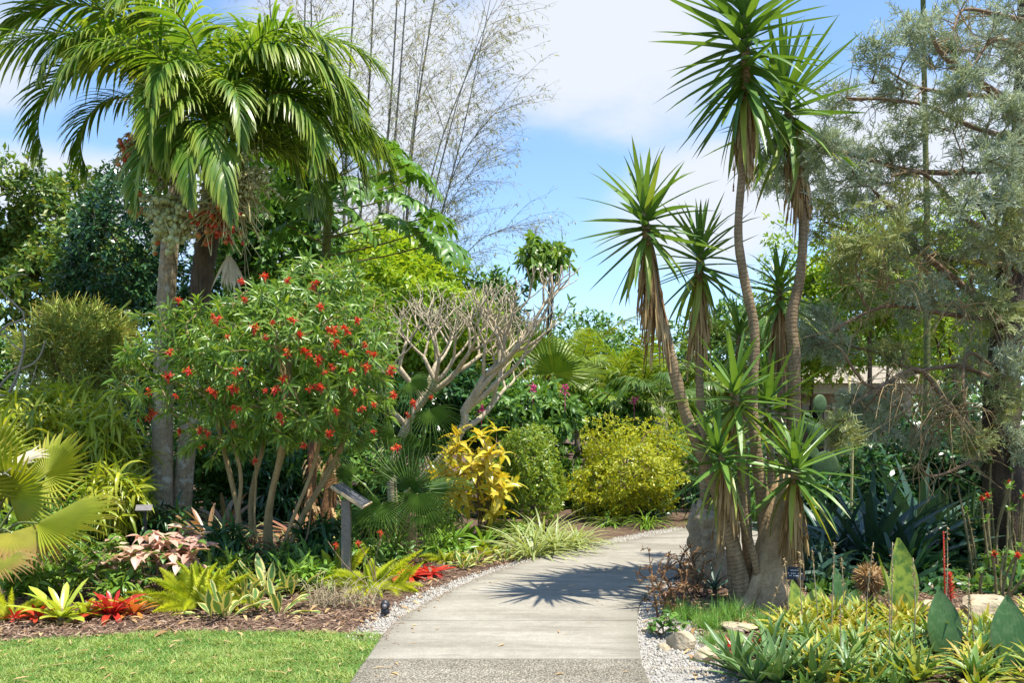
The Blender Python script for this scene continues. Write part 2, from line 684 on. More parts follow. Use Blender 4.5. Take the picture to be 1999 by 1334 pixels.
M['dark_green'] = leafmat('dark_green_leaf', [(0.012, 0.04, 0.012), (0.022, 0.065, 0.016), (0.045, 0.105, 0.025)], 0.22, 0.28, 0.5)
M['far_green'] = leafmat('broad_tree_leaf', [(0.035, 0.085, 0.014), (0.065, 0.13, 0.018), (0.11, 0.175, 0.024), (0.17, 0.18, 0.026)], 0.3, 0.4, 0.4)
M['bright_green'] = leafmat('bright_green_leaf', [(0.10, 0.21, 0.018), (0.18, 0.30, 0.02), (0.28, 0.36, 0.025), (0.13, 0.24, 0.02)], 0.4, 0.4, 0.4)
M['mid_green'] = leafmat('mid_green_leaf', [(0.04, 0.10, 0.018), (0.07, 0.155, 0.024), (0.11, 0.2, 0.03)], 0.32, 0.4, 0.4)
M['duranta'] = leafmat('golden_leaf', [(0.27, 0.30, 0.016), (0.42, 0.40, 0.02), (0.13, 0.20, 0.015), (0.34, 0.35, 0.018)], 0.42, 0.4, 0.4)
M['duranta_green'] = leafmat('lime_leaf', [(0.08, 0.16, 0.016), (0.14, 0.22, 0.018), (0.22, 0.27, 0.02), (0.05, 0.11, 0.015)], 0.4, 0.4, 0.4)
M['croton'] = leafmat('yellow_croton_leaf', [(0.54, 0.42, 0.03), (0.42, 0.38, 0.03), (0.58, 0.44, 0.045), (0.5, 0.3, 0.02), (0.36, 0.34, 0.03)], 0.36, 0.3, 0.5, blot=((0.10, 0.17, 0.02), 9.0, 0.52, 0.62), mid=((0.70, 0.58, 0.12), 0.0, 0.22, 0.8))
M['strap_croton'] = leafmat('narrow_croton_leaf', [(0.15, 0.23, 0.018), (0.27, 0.33, 0.02), (0.38, 0.40, 0.025), (0.10, 0.18, 0.015)], 0.4, 0.32, 0.5, mid=((0.52, 0.48, 0.05), 0.0, 0.4, 0.6))
M['pencil'] = leafmat('pencil_stem', [(0.12, 0.2, 0.03), (0.2, 0.27, 0.04), (0.28, 0.29, 0.045)], 0.12, 0.5, 0.3, tip=((0.50, 0.26, 0.05), 0.6, 1.3, 0.7))
M['fan_yellow'] = leafmat('yellow_fan_leaf', [(0.17, 0.24, 0.018), (0.24, 0.29, 0.02)], 0.42, 0.4, 0.4, mid=((0.55, 0.55, 0.12), 0.0, 0.35, 0.6), tip=((0.50, 0.40, 0.06), 0.75, 1.1, 0.7), blot=((0.46, 0.40, 0.04), 3.0, 0.5, 0.75))
M['fan_dry'] = leafmat('bleached_fan_leaf', [(0.24, 0.26, 0.03), (0.30, 0.28, 0.04)], 0.3, 0.6, 0.25, tip=((0.45, 0.27, 0.12), 0.5, 0.95, 0.9), blot=((0.2, 0.24, 0.03), 3.0, 0.5, 0.7))
M['fan_green'] = leafmat('green_fan_leaf', [(0.035, 0.08, 0.012), (0.06, 0.115, 0.016)], 0.32, 0.38, 0.4, tip=((0.18, 0.22, 0.05), 0.7, 1.1, 0.6))
M['fan_bright'] = leafmat('bright_fan_leaf', [(0.09, 0.16, 0.015), (0.17, 0.22, 0.02)], 0.36, 0.4, 0.4)
M['papaya'] = leafmat('papaya_leaf', [(0.05, 0.13, 0.022), (0.085, 0.19, 0.03), (0.13, 0.24, 0.035)], 0.36, 0.38, 0.4)
M['bamboo'] = leafmat('bamboo_leaf', [(0.12, 0.17, 0.05), (0.2, 0.23, 0.08), (0.30, 0.26, 0.11), (0.1, 0.14, 0.05)], 0.3, 0.5, 0.3)
M['cypress'] = leafmat('blue_cypress_twig', [(0.14, 0.18, 0.10), (0.24, 0.29, 0.18), (0.34, 0.39, 0.27), (0.22, 0.25, 0.085)], 0.24, 0.6, 0.2, tcol=(1.0, 1.05, 0.8))
M['cypress_old'] = leafmat('olive_cypress_twig', [(0.14, 0.19, 0.06), (0.21, 0.25, 0.09), (0.24, 0.23, 0.09)], 0.22, 0.6, 0.2)
M['agave'] = leafmat('agave_leaf', [(0.018, 0.048, 0.03), (0.032, 0.068, 0.042), (0.022, 0.058, 0.03)], 0.12, 0.38, 0.45, stripe=0.1)
M['agave_white'] = leafmat('white_edged_agave_leaf', [(0.055, 0.115, 0.03), (0.04, 0.095, 0.025)], 0.14, 0.42, 0.4, edge=((0.44, 0.44, 0.26), 0.86, 0.98, 0.8), mid=((0.16, 0.23, 0.05), 0, 0.35, 0.5))
M['aloe'] = leafmat('yellow_aloe_leaf', [(0.22, 0.27, 0.02), (0.14, 0.21, 0.02), (0.32, 0.31, 0.03), (0.09, 0.15, 0.02), (0.32, 0.22, 0.03), (0.24, 0.28, 0.025)], 0.3, 0.4, 0.4, tip=((0.50, 0.24, 0.04), 0.7, 1.15, 0.8), edge=((0.5, 0.48, 0.1), 0.7, 1.0, 0.5))
M['aloe_green'] = leafmat('green_aloe_leaf', [(0.035, 0.09, 0.02), (0.06, 0.13, 0.025), (0.13, 0.19, 0.03)], 0.22, 0.4, 0.4, edge=((0.35, 0.4, 0.15), 0.75, 1.0, 0.6))
M['paddle'] = leafmat('paddle_leaf', [(0.028, 0.075, 0.018), (0.04, 0.09, 0.022)], 0.16, 0.42, 0.4, blot=((0.09, 0.17, 0.055), 22.0, 0.45, 0.62), stripe=0.1, edge=((0.14, 0.1, 0.05), 0.9, 1.02, 0.6))
M['paddle_yellow'] = leafmat('yellow_paddle_leaf', [(0.2, 0.27, 0.03), (0.22, 0.28, 0.035)], 0.22, 0.45, 0.4, blot=((0.09, 0.18, 0.03), 12.0, 0.42, 0.62), edge=((0.34, 0.4, 0.08), 0.8, 1.0, 0.7))
M['snake'] = leafmat('snake_plant_leaf', [(0.05, 0.10, 0.025), (0.09, 0.15, 0.035)], 0.12, 0.4, 0.4, edge=((0.3, 0.32, 0.07), 0.82, 0.95, 0.8))
M['varieg'] = leafmat('cream_edged_leaf', [(0.05, 0.12, 0.03), (0.085, 0.155, 0.035)], 0.24, 0.36, 0.45, edge=((0.60, 0.55, 0.20), 0.42, 0.66, 1.0))
M['liriope'] = leafmat('striped_grass_leaf', [(0.12, 0.2, 0.04), (0.18, 0.25, 0.05), (0.09, 0.16, 0.03)], 0.3, 0.36, 0.45, edge=((0.56, 0.56, 0.28), 0.45, 0.7, 0.85))
M['brom_lime'] = leafmat('lime_bromeliad_leaf', [(0.34, 0.42, 0.04), (0.26, 0.36, 0.03), (0.42, 0.46, 0.05)], 0.34, 0.28, 0.5, tip=((0.52, 0.46, 0.08), 0.75, 1.1, 0.5))
M['brom_red'] = leafmat('red_bromeliad_leaf', [(0.42, 0.02, 0.015), (0.50, 0.045, 0.02), (0.30, 0.015, 0.015)], 0.32, 0.25, 0.5, tcol=(1.2, 0.8, 0.6))
M['brom_orange'] = leafmat('orange_bromeliad_leaf', [(0.50, 0.16, 0.03), (0.52, 0.28, 0.045), (0.42, 0.07, 0.02)], 0.32, 0.28, 0.5, tcol=(1.2, 0.9, 0.6))
M['brom_bronze'] = leafmat('bronze_bromeliad_leaf', [(0.20, 0.075, 0.05), (0.27, 0.14, 0.06), (0.12, 0.10, 0.04)], 0.3, 0.35, 0.5, mid=((0.3, 0.25, 0.1), 0, 0.4, 0.6), tcol=(1.2, 0.9, 0.6))
M['brom_green'] = leafmat('green_bromeliad_leaf', [(0.09, 0.19, 0.02), (0.15, 0.26, 0.03)], 0.3, 0.28, 0.5)
M['pink'] = leafmat('pink_leaf', [(0.58, 0.33, 0.23), (0.60, 0.27, 0.21), (0.62, 0.46, 0.29), (0.5, 0.2, 0.16)], 0.36, 0.4, 0.4, mid=((0.6, 0.45, 0.32), 0, 0.2, 0.5), tcol=(1.1, 0.9, 0.7))
M['fern'] = leafmat('foxtail_needle', [(0.34, 0.44, 0.03), (0.46, 0.54, 0.04), (0.54, 0.58, 0.06)], 0.5, 0.45, 0.3)
M['grass'] = leafmat('grass_blade', [(0.045, 0.135, 0.018), (0.075, 0.185, 0.025), (0.12, 0.24, 0.035), (0.26, 0.29, 0.08)], 0.34, 0.5, 0.3)
M['tuft'] = leafmat('tuft_blade', [(0.08, 0.2, 0.03), (0.13, 0.26, 0.04)], 0.3, 0.45, 0.3)
M['red_flower'] = leafmat('scarlet_bract', [(0.50, 0.02, 0.015), (0.56, 0.06, 0.02), (0.40, 0.012, 0.025), (0.58, 0.13, 0.03)], 0.3, 0.4, 0.3, tcol=(1.2, 0.8, 0.7))
M['orange_flower'] = stuffmat('orange_floret', [(0.6, 0.2, 0.03), (0.62, 0.35, 0.05)], 0.5, 20, 0.3, 0)
M['pink_flower'] = leafmat('magenta_petal', [(0.45, 0.03, 0.14), (0.52, 0.06, 0.17)], 0.3, 0.4, 0.3, tcol=(1.1, 0.8, 1.0))
M['berry_red'] = stuffmat('red_berry', [(0.55, 0.025, 0.015), (0.6, 0.09, 0.03), (0.42, 0.02, 0.015)], 0.3, 8, 0.5, 0)
M['berry_orange'] = stuffmat('orange_berry', [(0.6, 0.22, 0.05), (0.55, 0.12, 0.04), (0.6, 0.35, 0.1)], 0.35, 8, 0.5, 0)
M['berry_green'] = stuffmat('green_berry', [(0.17, 0.2, 0.06), (0.28, 0.3, 0.1), (0.14, 0.16, 0.05)], 0.4, 8, 0.5, 0)
M['berry_pale'] = stuffmat('pale_berry', [(0.50, 0.53, 0.24), (0.60, 0.60, 0.32), (0.42, 0.46, 0.18)], 0.45, 8, 0.4, 0)
M['straw'] = stuffmat('straw_stalk', [(0.52, 0.46, 0.2), (0.62, 0.54, 0.26), (0.4, 0.36, 0.14)], 0.6, 20, 0.3, 0)
# bark
M['bark_palm'] = barkmat('ringed_palm_bark', (0.19, 0.155, 0.105), (0.38, 0.33, 0.25), 8, 9.0, (0.15, 0.12, 0.085), lichen=((0.46, 0.43, 0.33), 7.0, 0.52), rstr=0.3)
M['bark_yucca'] = barkmat('yucca_bark', (0.15, 0.11, 0.07), (0.34, 0.27, 0.19), 11, 26.0, (0.11, 0.08, 0.05), bump=0.8, rstr=0.26)
M['bark_flare'] = barkmat('swollen_yucca_base', (0.24, 0.175, 0.11), (0.46, 0.36, 0.25), 9, bump=1.0, bdist=0.02, stretch=(1, 1, 0.6))
M['bark_shrub'] = barkmat('tan_smooth_bark', (0.24, 0.18, 0.10), (0.38, 0.31, 0.19), 12, bump=0.3)
M['bark_twig'] = barkmat('pale_twig_bark', (0.30, 0.26, 0.19), (0.46, 0.42, 0.33), 14, bump=0.25)
M['bark_plumeria'] = barkmat('grey_tan_bark', (0.33, 0.30, 0.25), (0.52, 0.48, 0.41), 14, 14.0, (0.30, 0.25, 0.17), bump=0.3, rstr=0.35)
M['bark_dark'] = barkmat('dark_bark', (0.05, 0.04, 0.03), (0.14, 0.11, 0.08), 9)
M['bark_cypress'] = barkmat('shaggy_cypress_bark', (0.025, 0.02, 0.016), (0.10, 0.078, 0.06), 8, bump=0.9, bdist=0.03)
M['bark_limb'] = barkmat('brown_limb_bark', (0.12, 0.085, 0.06), (0.26, 0.2, 0.15), 12)
M['bark_stump'] = barkmat('weathered_stump_bark', (0.16, 0.135, 0.105), (0.42, 0.37, 0.3), 7, bump=0.9, bdist=0.03)
M['bark_red'] = barkmat('flaking_red_bark', (0.07, 0.04, 0.025), (0.28, 0.15, 0.08), 9, bump=0.9, bdist=0.03)
M['culm'] = barkmat('grey_culm', (0.07, 0.08, 0.075), (0.17, 0.18, 0.17), 6, 2.2, (0.22, 0.21, 0.19), bump=0.1)
M['twig_grey'] = barkmat('grey_twig', (0.22, 0.2, 0.18), (0.36, 0.34, 0.31), 10, bump=0.1)
M['papaya_trunk'] = barkmat('papaya_trunk', (0.09, 0.13, 0.04), (0.2, 0.22, 0.09), 7, 10, (0.07, 0.07, 0.04), bump=0.3)
M['stem_green'] = stuffmat('green_stem', [(0.13, 0.19, 0.04), (0.19, 0.22, 0.06)], 0.5, 16, 0.4, 0.1)
M['stem_red'] = stuffmat('reddish_petiole', [(0.22, 0.13, 0.05), (0.2, 0.17, 0.06)], 0.5, 16, 0.4, 0.1)
M['bark_bottle'] = barkmat('smooth_grey_palm_bark', (0.25, 0.25, 0.23), (0.38, 0.37, 0.34), 4, 6, (0.16, 0.15, 0.13), bump=0.15)

# ------------------------------------------------------------------ the setting: ground, lawn, path, gravel, mulch
def groundmat(name, cols, scale, bump=0.5, bdist=0.02, rough=0.9, fine=60.0, big=None):
    m, nt = mnodes(name)
    t = NT(nt)
    tcn = t.n('ShaderNodeTexCoord')
    nz = t.noise(tcn.outputs['Object'], scale, 8, 0.65)
    c = t.ramp(nz, cols)
    nf = t.noise(tcn.outputs['Object'], fine, 4, 0.6)
    c = t.mix(0.6, c, t.ramp(nf, [(0.28, (0.5, 0.5, 0.5)), (0.72, (1.4, 1.4, 1.4))]), 'MULTIPLY')
    if big:
        nb = t.noise(tcn.outputs['Object'], big[1], 5, 0.6, 0.6)
        c = t.mix(t.step(nb, big[2], big[3]), c, big[0])
    p = t.n('ShaderNodeBsdfPrincipled')
    t.put(p.inputs['Base Color'], c)
    p.inputs['Roughness'].default_value = rough
    p.inputs['Specular IOR Level'].default_value = 0.2
    bp = t.n('ShaderNodeBump')
    bp.inputs['Strength'].default_value = bump
    bp.inputs['Distance'].default_value = bdist
    t.put(bp.inputs['Height'], t.math('ADD', nz, t.math('MULTIPLY', nf, 0.5)))
    t.link(bp.outputs[0], p.inputs['Normal'])
    out = t.n('ShaderNodeOutputMaterial')
    t.link(p.outputs[0], out.inputs[0])
    return m


M['soil'] = groundmat('mulch_soil', [(0.25, (0.05, 0.03, 0.02)), (0.5, (0.12, 0.075, 0.05)), (0.75, (0.2, 0.135, 0.095))], 18, 0.9, 0.03)
M['lawn'] = groundmat('lawn_soil', [(0.3, (0.09, 0.12, 0.03)), (0.7, (0.16, 0.19, 0.05))], 14)
M['gravel'] = groundmat('shell_gravel', [(0.3, (0.30, 0.28, 0.25)), (0.7, (0.56, 0.54, 0.49))], 40, 0.9, 0.02, fine=160, big=((0.22, 0.18, 0.13), 2.2, 0.56, 0.72))
M['pebble'] = stuffmat('shell_pebble', [(0.28, 0.245, 0.19), (0.58, 0.53, 0.44), (0.44, 0.39, 0.31), (0.66, 0.61, 0.52)], 0.8, 60, 0.25, 0.1)
M['chip'] = stuffmat('wood_chip', [(0.09, 0.05, 0.032), (0.17, 0.095, 0.06), (0.27, 0.17, 0.11), (0.36, 0.26, 0.18), (0.13, 0.075, 0.05)], 0.85, 40, 0.2, 0.2)


def concrete(name, aggregate=False):
    m, nt = mnodes(name)
    t = NT(nt)
    tcn = t.n('ShaderNodeTexCoord')
    co = tcn.outputs['Object']
    mp = t.n('ShaderNodeMapping')
    mp.inputs['Scale'].default_value = (0.5, 2.4, 1)
    t.link(co, mp.inputs[0])
    n1 = t.noise(mp.outputs[0], 1.6, 7, 0.62, 0.4)
    n2 = t.noise(co, 90.0, 3, 0.6)
    n3 = t.noise(co, 11.0, 6, 0.65)
    c = t.ramp(n1, [(0.28, (0.185, 0.166, 0.13)), (0.5, (0.28, 0.256, 0.208)), (0.75, (0.355, 0.328, 0.272))])
    c = t.mix(0.45, c, t.ramp(n3, [(0.3, (0.7, 0.69, 0.66)), (0.7, (1.2, 1.2, 1.18))]), 'MULTIPLY')
    mp2 = t.n('ShaderNodeMapping')
    mp2.inputs['Scale'].default_value = (0.7, 5.0, 1)
    mp2.inputs['Location'].default_value = (4.0, 1.5, 0)
    t.link(co, mp2.inputs[0])
    stn = t.noise(mp2.outputs[0], 2.6, 8, 0.7, 0.5)
    c = t.mix(t.math('MULTIPLY', t.step(stn, 0.54, 0.72), 0.5), c, (0.13, 0.115, 0.09))
    uvn = t.n('ShaderNodeUVMap')
    sp = t.n('ShaderNodeSeparateXYZ')
    t.link(uvn.outputs[0], sp.inputs[0])
    e = t.math('MULTIPLY', t.math('ABSOLUTE', t.math('SUBTRACT', sp.outputs[0], 0.5)), 2.0)
    e = t.math('ADD', e, t.math('MULTIPLY', t.math('SUBTRACT', n3, 0.5), 0.35))
    c = t.mix(t.math('MULTIPLY', t.step(e, 0.72, 1.05), 0.4), c, (0.12, 0.11, 0.08))        # worn, mossy margins
    h = t.math('ADD', t.math('MULTIPLY', n3, 0.6), n2)
    if aggregate:
        vo = t.n('ShaderNodeTexVoronoi')
        vo.inputs['Scale'].default_value = 75
        t.link(co, vo.inputs['Vector'])
        ag = t.ramp(vo.outputs['Distance'], [(0.0, (1.75, 1.72, 1.66)), (0.5, (1.1, 1.08, 1.05)), (0.85, (0.6, 0.58, 0.55))])
        wn = t.n('ShaderNodeTexWhiteNoise')
        t.link(vo.outputs['Position'], wn.inputs['Vector'])
        c = t.mix(1.0, c, ag, 'MULTIPLY')
        c = t.mix(0.5, c, t.ramp(wn.outputs['Value'], [(0.0, (0.35, 0.33, 0.3)), (0.6, (1.0, 1.0, 1.0)), (1.0, (1.7, 1.68, 1.6))]), 'MULTIPLY')
        h = t.math('SUBTRACT', h, t.math('MULTIPLY', vo.outputs['Distance'], 2.5))
    else:
        c = t.mix(0.55, c, t.ramp(n2, [(0.25, (0.62, 0.62, 0.61)), (0.75, (1.3, 1.3, 1.3))]), 'MULTIPLY')
    p = t.n('ShaderNodeBsdfPrincipled')
    t.put(p.inputs['Base Color'], c)
    p.inputs['Roughness'].default_value = 0.88
    p.inputs['Specular IOR Level'].default_value = 0.25
    bp = t.n('ShaderNodeBump')
    bp.inputs['Strength'].default_value = 0.5 if not aggregate else 0.9
    bp.inputs['Distance'].default_value = 0.004 if not aggregate else 0.01
    t.put(bp.inputs['Height'], h)
    t.link(bp.outputs[0], p.inputs['Normal'])
    out = t.n('ShaderNodeOutputMaterial')
    t.link(p.outputs[0], out.inputs[0])
    return m


M['concrete'] = concrete('worn_concrete')
M['aggregate'] = concrete('exposed_aggregate', True)

# ground: one sheet to the horizon
mb = MB()
mb.add([[-900, -300, 0], [900, -300, 0], [900, 1500, 0], [-900, 1500, 0]], [[0, 1, 2, 3]])
tag(part('ground', mb.mesh('ground', M['soil'])), kind='structure')

LE = np.array([(-1.05, -3.0), (-1.0, 3.0), (-0.985, 5.4), (-0.975, 5.82), (-0.92, 6.96), (-0.62, 8.12), (-0.08, 9.5), (0.72, 10.75), (1.75, 12.0), (2.8, 13.3), (4.2, 14.4), (7.0, 15.5), (12, 16.5)])
RE = np.array([(0.70, -3.0), (0.78, 3.0), (0.84, 5.4), (0.865, 5.82), (1.0, 6.96), (1.22, 8.0), (1.66, 8.95), (2.3, 9.9), (3.2, 10.85), (4.3, 11.7), (5.6, 12.6), (8.0, 13.6), (12.5, 14.4)])
NS = 20
Ls = smooth_line(LE, (len(LE) - 1) * NS + 1)
Rs = smooth_line(RE, (len(RE) - 1) * NS + 1)
path = tag(bpy.data.objects.new('path', None), kind='structure')
col.objects.link(path)
joints = [0, 1, 3, 4, 5, 6, 7, 8, 9, 10, 11, 12]
for a, b in zip(joints[:-1], joints[1:]):
    i0, i1 = a * NS, b * NS
    k = i1 - i0 + 1
    gap = 0.0035
    L_, R_ = Ls[i0:i1 + 1].copy(), Rs[i0:i1 + 1].copy()
    for e in (L_, R_):
        e[0] += nrm(e[1] - e[0]) * gap
        e[-1] -= nrm(e[-1] - e[-2]) * gap
    nx = 8
    rows = []
    fr = np.concatenate([[0, 0, 0.006], np.linspace(0, 1, nx + 1)[1:-1], [0.994, 1, 1]])
    zz = np.array([-0.08, 0.030, 0.037] + [0.038] * (nx - 1) + [0.037, 0.030, -0.08])
    V, UVs = [], []
    for i in range(k):
        for f, z in zip(fr, zz):
            p = L_[i] * (1 - f) + R_[i] * f
            V.append([p[0], p[1], z if 0 < i < k - 1 else min(z, 0.034)])
            UVs.append([f, i / k])
    m_ = len(fr)
    q = [[i * m_ + j, i * m_ + j + 1, (i + 1) * m_ + j + 1, (i + 1) * m_ + j] for i in range(k - 1) for j in range(m_ - 1)]
    # end faces
    V = np.array(V)
    e0 = V[:m_].copy(); e0[:, 2] = -0.08
    e1 = V[-m_:].copy(); e1[:, 2] = -0.08
    n0 = len(V)
    V = np.vstack([V, e0, e1])
    UVs = np.vstack([UVs, np.zeros((2 * m_, 2))])
    for j in range(m_ - 1):
        q.append([j, n0 + j, n0 + j + 1, j + 1])
        q.append([n0 - m_ + j, n0 - m_ + j + 1, n0 + m_ + j + 1, n0 + m_ + j])
    mb = MB()
    mb.add(V, q, UVs)
    part('slab', mb.mesh('slab', M['aggregate'] if b <= 3 else M['concrete'], smooth=False), path)


def lx(y):
    return np.interp(y, Ls[:, 1], Ls[:, 0])


def rx_(y):
    return np.interp(y, Rs[:, 1], Rs[:, 0])


def lawn_edge(x):
    return np.interp(x, [-9, -3.76, -2.9, -2.36, -1.6, -1.0], [5.9, 6.38, 6.6, 6.68, 6.67, 6.56])


# lawn sheet
xs = np.linspace(-14, -0.95, 60)
mb = MB()
V = []
for x in xs:
    V += [[min(x, -0.99), -4, 0.012], [x, lawn_edge(x), 0.012]]
mb.add(V, [[2 * i, 2 * i + 2, 2 * i + 3, 2 * i + 1] for i in range(len(xs) - 1)])
tag(part('lawn', mb.mesh('lawn', M['lawn'])), kind='structure')
# gravel strips on both sides of the path
mb = MB()
ii = np.arange(3 * NS - 4, 9 * NS)
wv = 0.20 + 0.16 * np.sin(np.linspace(0, 9, len(ii))) * np.linspace(0.3, 1, len(ii)) + np.interp(np.arange(len(ii)), [0, 12, 50], [0.02, 0.1, 0.2])
wv = wv * 0.62
V = []
for i, w in zip(ii, wv):
    tdir = nrm(Ls[i + 1] - Ls[i])
    nn_ = np.array([-tdir[1], tdir[0]])
    V += [[*(Ls[i] - nn_ * 0.04), 0.008], [*(Ls[i] + nn_ * w), 0.008]]
mb.add(V, [[2 * i, 2 * i + 2, 2 * i + 3, 2 * i + 1] for i in range(len(ii) - 1)])
tag(part('gravel_strip', mb.mesh('gravel', M['gravel'])), kind='structure')
gl = (ii, wv)
mb = MB()
ii2 = np.arange(0, 6 * NS)
w2 = np.interp(Rs[ii2, 1], [-3, 5, 6.2, 7.0, 7.6, 8.4, 10], [1.0, 0.75, 0.55, 0.42, 0.2, 0.12, 0.1])
V = []
for i, w in zip(ii2, w2):
    tdir = nrm(Rs[i + 1] - Rs[i])
    nn_ = np.array([tdir[1], -tdir[0]])
    V += [[*(Rs[i] - nn_ * 0.04), 0.008], [*(Rs[i] + nn_ * w), 0.008]]
mb.add(V, [[2 * i, 2 * i + 2, 2 * i + 3, 2 * i + 1] for i in range(len(ii2) - 1)])
tag(part('gravel_strip', mb.mesh('gravel', M['gravel'])), kind='structure')

# pebbles
PB = []
for i, w in zip(*gl):
    if Ls[i][1] < 6.4:
        continue
    tdir = nrm(Ls[i + 1] - Ls[i]); nn_ = np.array([-tdir[1], tdir[0]])
    k = int(60 * w / 0.3)
    for f, g_ in zip(U(0.02, 1.15, k), U(0, 1, k)):
        PB.append(Ls[i] + (Ls[i + 1] - Ls[i]) * g_ + nn_ * f * w)
for i, w in zip(ii2, w2):
    if Rs[i][1] < 5.0:
        continue
    tdir = nrm(Rs[i + 1] - Rs[i]); nn_ = np.array([tdir[1], -tdir[0]])
    k = int(150 * w)
    for f, g_ in zip(U(0.02, 1.1, k), U(0, 1, k)):
        PB.append(Rs[i] + (Rs[i + 1] - Rs[i]) * g_ + nn_ * f * w)
PB = np.array(PB)
mb = MB()
ball(mb, np.column_stack([PB, U(0.004, 0.014, len(PB))]), rng.gamma(2.2, 0.0022, len(PB)) + 0.0025, 4, 2)
me = mb.mesh('pebbles', M['pebble'])
tag(part('gravel', me), 'white shell gravel spread along both edges of the path', 'gravel', kind='stuff')

# mulch chips, thick near the lawn and the path, thinner under the plants
n = 22000
x = U(-4.6, 1.0, n * 3); y = 6.2 + 7.5 * U(0, 1, n * 3) ** 1.8
ok = (y > lawn_edge(x) - 0.03) & (x < lx(y) - 0.12 - 0.1 * rng.random(n * 3))
x, y = x[ok][:n], y[ok][:n]
x2 = U(1.0, 5.5, 14000); y2 = 5.2 + 5.5 * U(0, 1, 14000)
ok = x2 > rx_(y2) + np.interp(y2, [5, 6.2, 7.0, 7.6, 9], [0.6, 0.45, 0.35, 0.2, 0.05]) * U(0.8, 1.3, 14000)
x = np.append(x, x2[ok]); y = np.append(y, y2[ok])
n = len(x)
th = U(0, 2 * PI, n)
mb = MB()
leaves(mb, np.column_stack([x, y, U(0.003, 0.03, n)]), np.column_stack([np.cos(th), np.sin(th), U(-0.25, 0.35, n)]),
       np.column_stack([U(-0.5, 0.5, n), U(-0.5, 0.5, n), np.ones(n)]), U(0.02, 0.07, n), U(0.006, 0.018, n), 0, 1, 'const', mi=0)
tag(part('mulch', mb.mesh('mulch', M['chip'])), 'brown wood chip mulch covering the planting beds', 'mulch', kind='stuff')

# fallen dry leaves
n = 420
x = U(-4.2, 0.6, n * 4); y = 6.2 + 5 * U(0, 1, n * 4) ** 1.5
ok = (y > lawn_edge(x) - 0.12) & (x < lx(y) - 0.05)
x, y = x[ok][:n], y[ok][:n]
x = np.append(x, U(1.1, 4.5, 260)); y = np.append(y, U(5.4, 8.5, 260))
n = len(x)
th = U(0, 2 * PI, n)
mb = MB()
leaves(mb, np.column_stack([x, y, U(0.015, 0.04, n)]), np.column_stack([np.cos(th), np.sin(th), U(0, 0.3, n)]),
       np.column_stack([U(-0.3, 0.3, n), U(-0.3, 0.3, n), np.ones(n)]), U(0.06, 0.16, n), U(0.012, 0.04, n), 0.6, 3, 'lance', 0.4)
tag(part('leaf_litter', mb.mesh('leaf_litter', M['dry'])), 'curled dry leaves scattered on the mulch', 'fallen leaves', kind='stuff')

# lawn grass
n = 64000
y = U(5.15, 6.75, n); x = -0.97 - U(0, 1, n) * (3.3 + 0.0 * y)
ok = (y < lawn_edge(x) + rng.normal(0, 0.03, n)) & (x < -0.985 + 0.03 * rng.random(n))
x, y = x[ok], y[ok]
n = len(x)
th = U(0, 2 * PI, n)
tl = U(0.5, 1.6, n)
clump = 0.5 + 0.5 * np.sin(x * 9 + 2 * np.sin(y * 7)) * np.sin(y * 11 + 2 * np.sin(x * 5))
mb = MB()
leaves(mb, np.column_stack([x, y, np.full(n, 0.008)]), np.column_stack([np.cos(th) * tl, np.sin(th) * tl, np.ones(n)]), np.column_stack([-np.cos(th), -np.sin(th), tl]),
       U(0.03, 0.062, n) * (0.7 + 0.6 * clump), U(0.004, 0.0075, n), 0.6, 2, 'blade', rnd=cl(0.75 * (1 - clump) * rng.random(n) + 0.25 * rng.random(n)))
tag(part('grass', mb.mesh('grass', M['grass'])), 'short sunlit lawn grass beside the path', 'grass', kind='stuff')

# ------------------------------------------------------------------ leaf and frond makers
def one_leaf(name, mat, L, Wd, g=0.6, S=6, prof='sword', fold=0.35, wave=0.0, teeth=0.0):
    mb = MB()
    leaves(mb, [[0, 0, 0]], [[0, 1, 0]], [[0, 0, 1]], L, Wd, g, S, prof, fold, rnd=np.zeros(1), wave=wave, teeth=teeth)
    return mb.mesh(name, mat)


def frond(name, L, nl, ll, lw, el0, el1, g=1.0, lift=0.35, S=5, stalk=0.16, mats=None, rr=0.018, f0=35, f1=68, sway=0.0):
    """feather leaf: rachis in the local YZ plane from elevation el0 to el1, leaflets on both sides"""
    mb = MB()
    k = 26
    t = np.linspace(0, 1, k)
    el = R(el0) + (R(el1) - R(el0)) * t ** 1.25
    d = np.column_stack([np.sin(sway * t), np.cos(el), np.sin(el)])
    d = nrm(d)
    p = np.vstack([[0, 0, 0], np.cumsum((d[1:] + d[:-1]) / 2, axis=0) * L / (k - 1)])
    tube(mb, p, rr * (1 - 0.82 * t), 5, 1)
    for s in (-1, 1):
        tt = stalk + (1 - stalk) * (np.arange(nl) + 0.5 * (s > 0)) / nl
        tt = np.clip(tt + rng.normal(0, 0.003, nl), 0, 1)
        P = np.column_stack([np.interp(tt, t, p[:, i]) for i in range(3)])
        T = nrm(np.column_stack([np.interp(tt, t, d[:, i]) for i in range(3)]))
        X = np.array([1.0, 0, 0]) * s
        Nn = nrm(np.cross(np.array([1.0, 0, 0]), T))
        f = R(f0) + (R(f1) - R(f0)) * tt ** 1.5 + rng.normal(0, 0.07, nl)
        D = np.cos(f)[:, None] * X + np.sin(f)[:, None] * T + Nn * (lift + rng.normal(0, 0.12, nl))[:, None]
        le = ll * (0.55 + 0.6 * np.sin(PI * np.clip((tt - stalk) / (1 - stalk), 0, 1) ** 0.7) - 0.12 * tt) * U(0.88, 1.1, nl)
        leaves(mb, P, D, Nn, le, lw * U(0.8, 1.1, nl), g * U(0.7, 1.3, nl), S, 'strap')
    return mb.mesh(name, mats or [M['palm'], M['palm_rachis']])


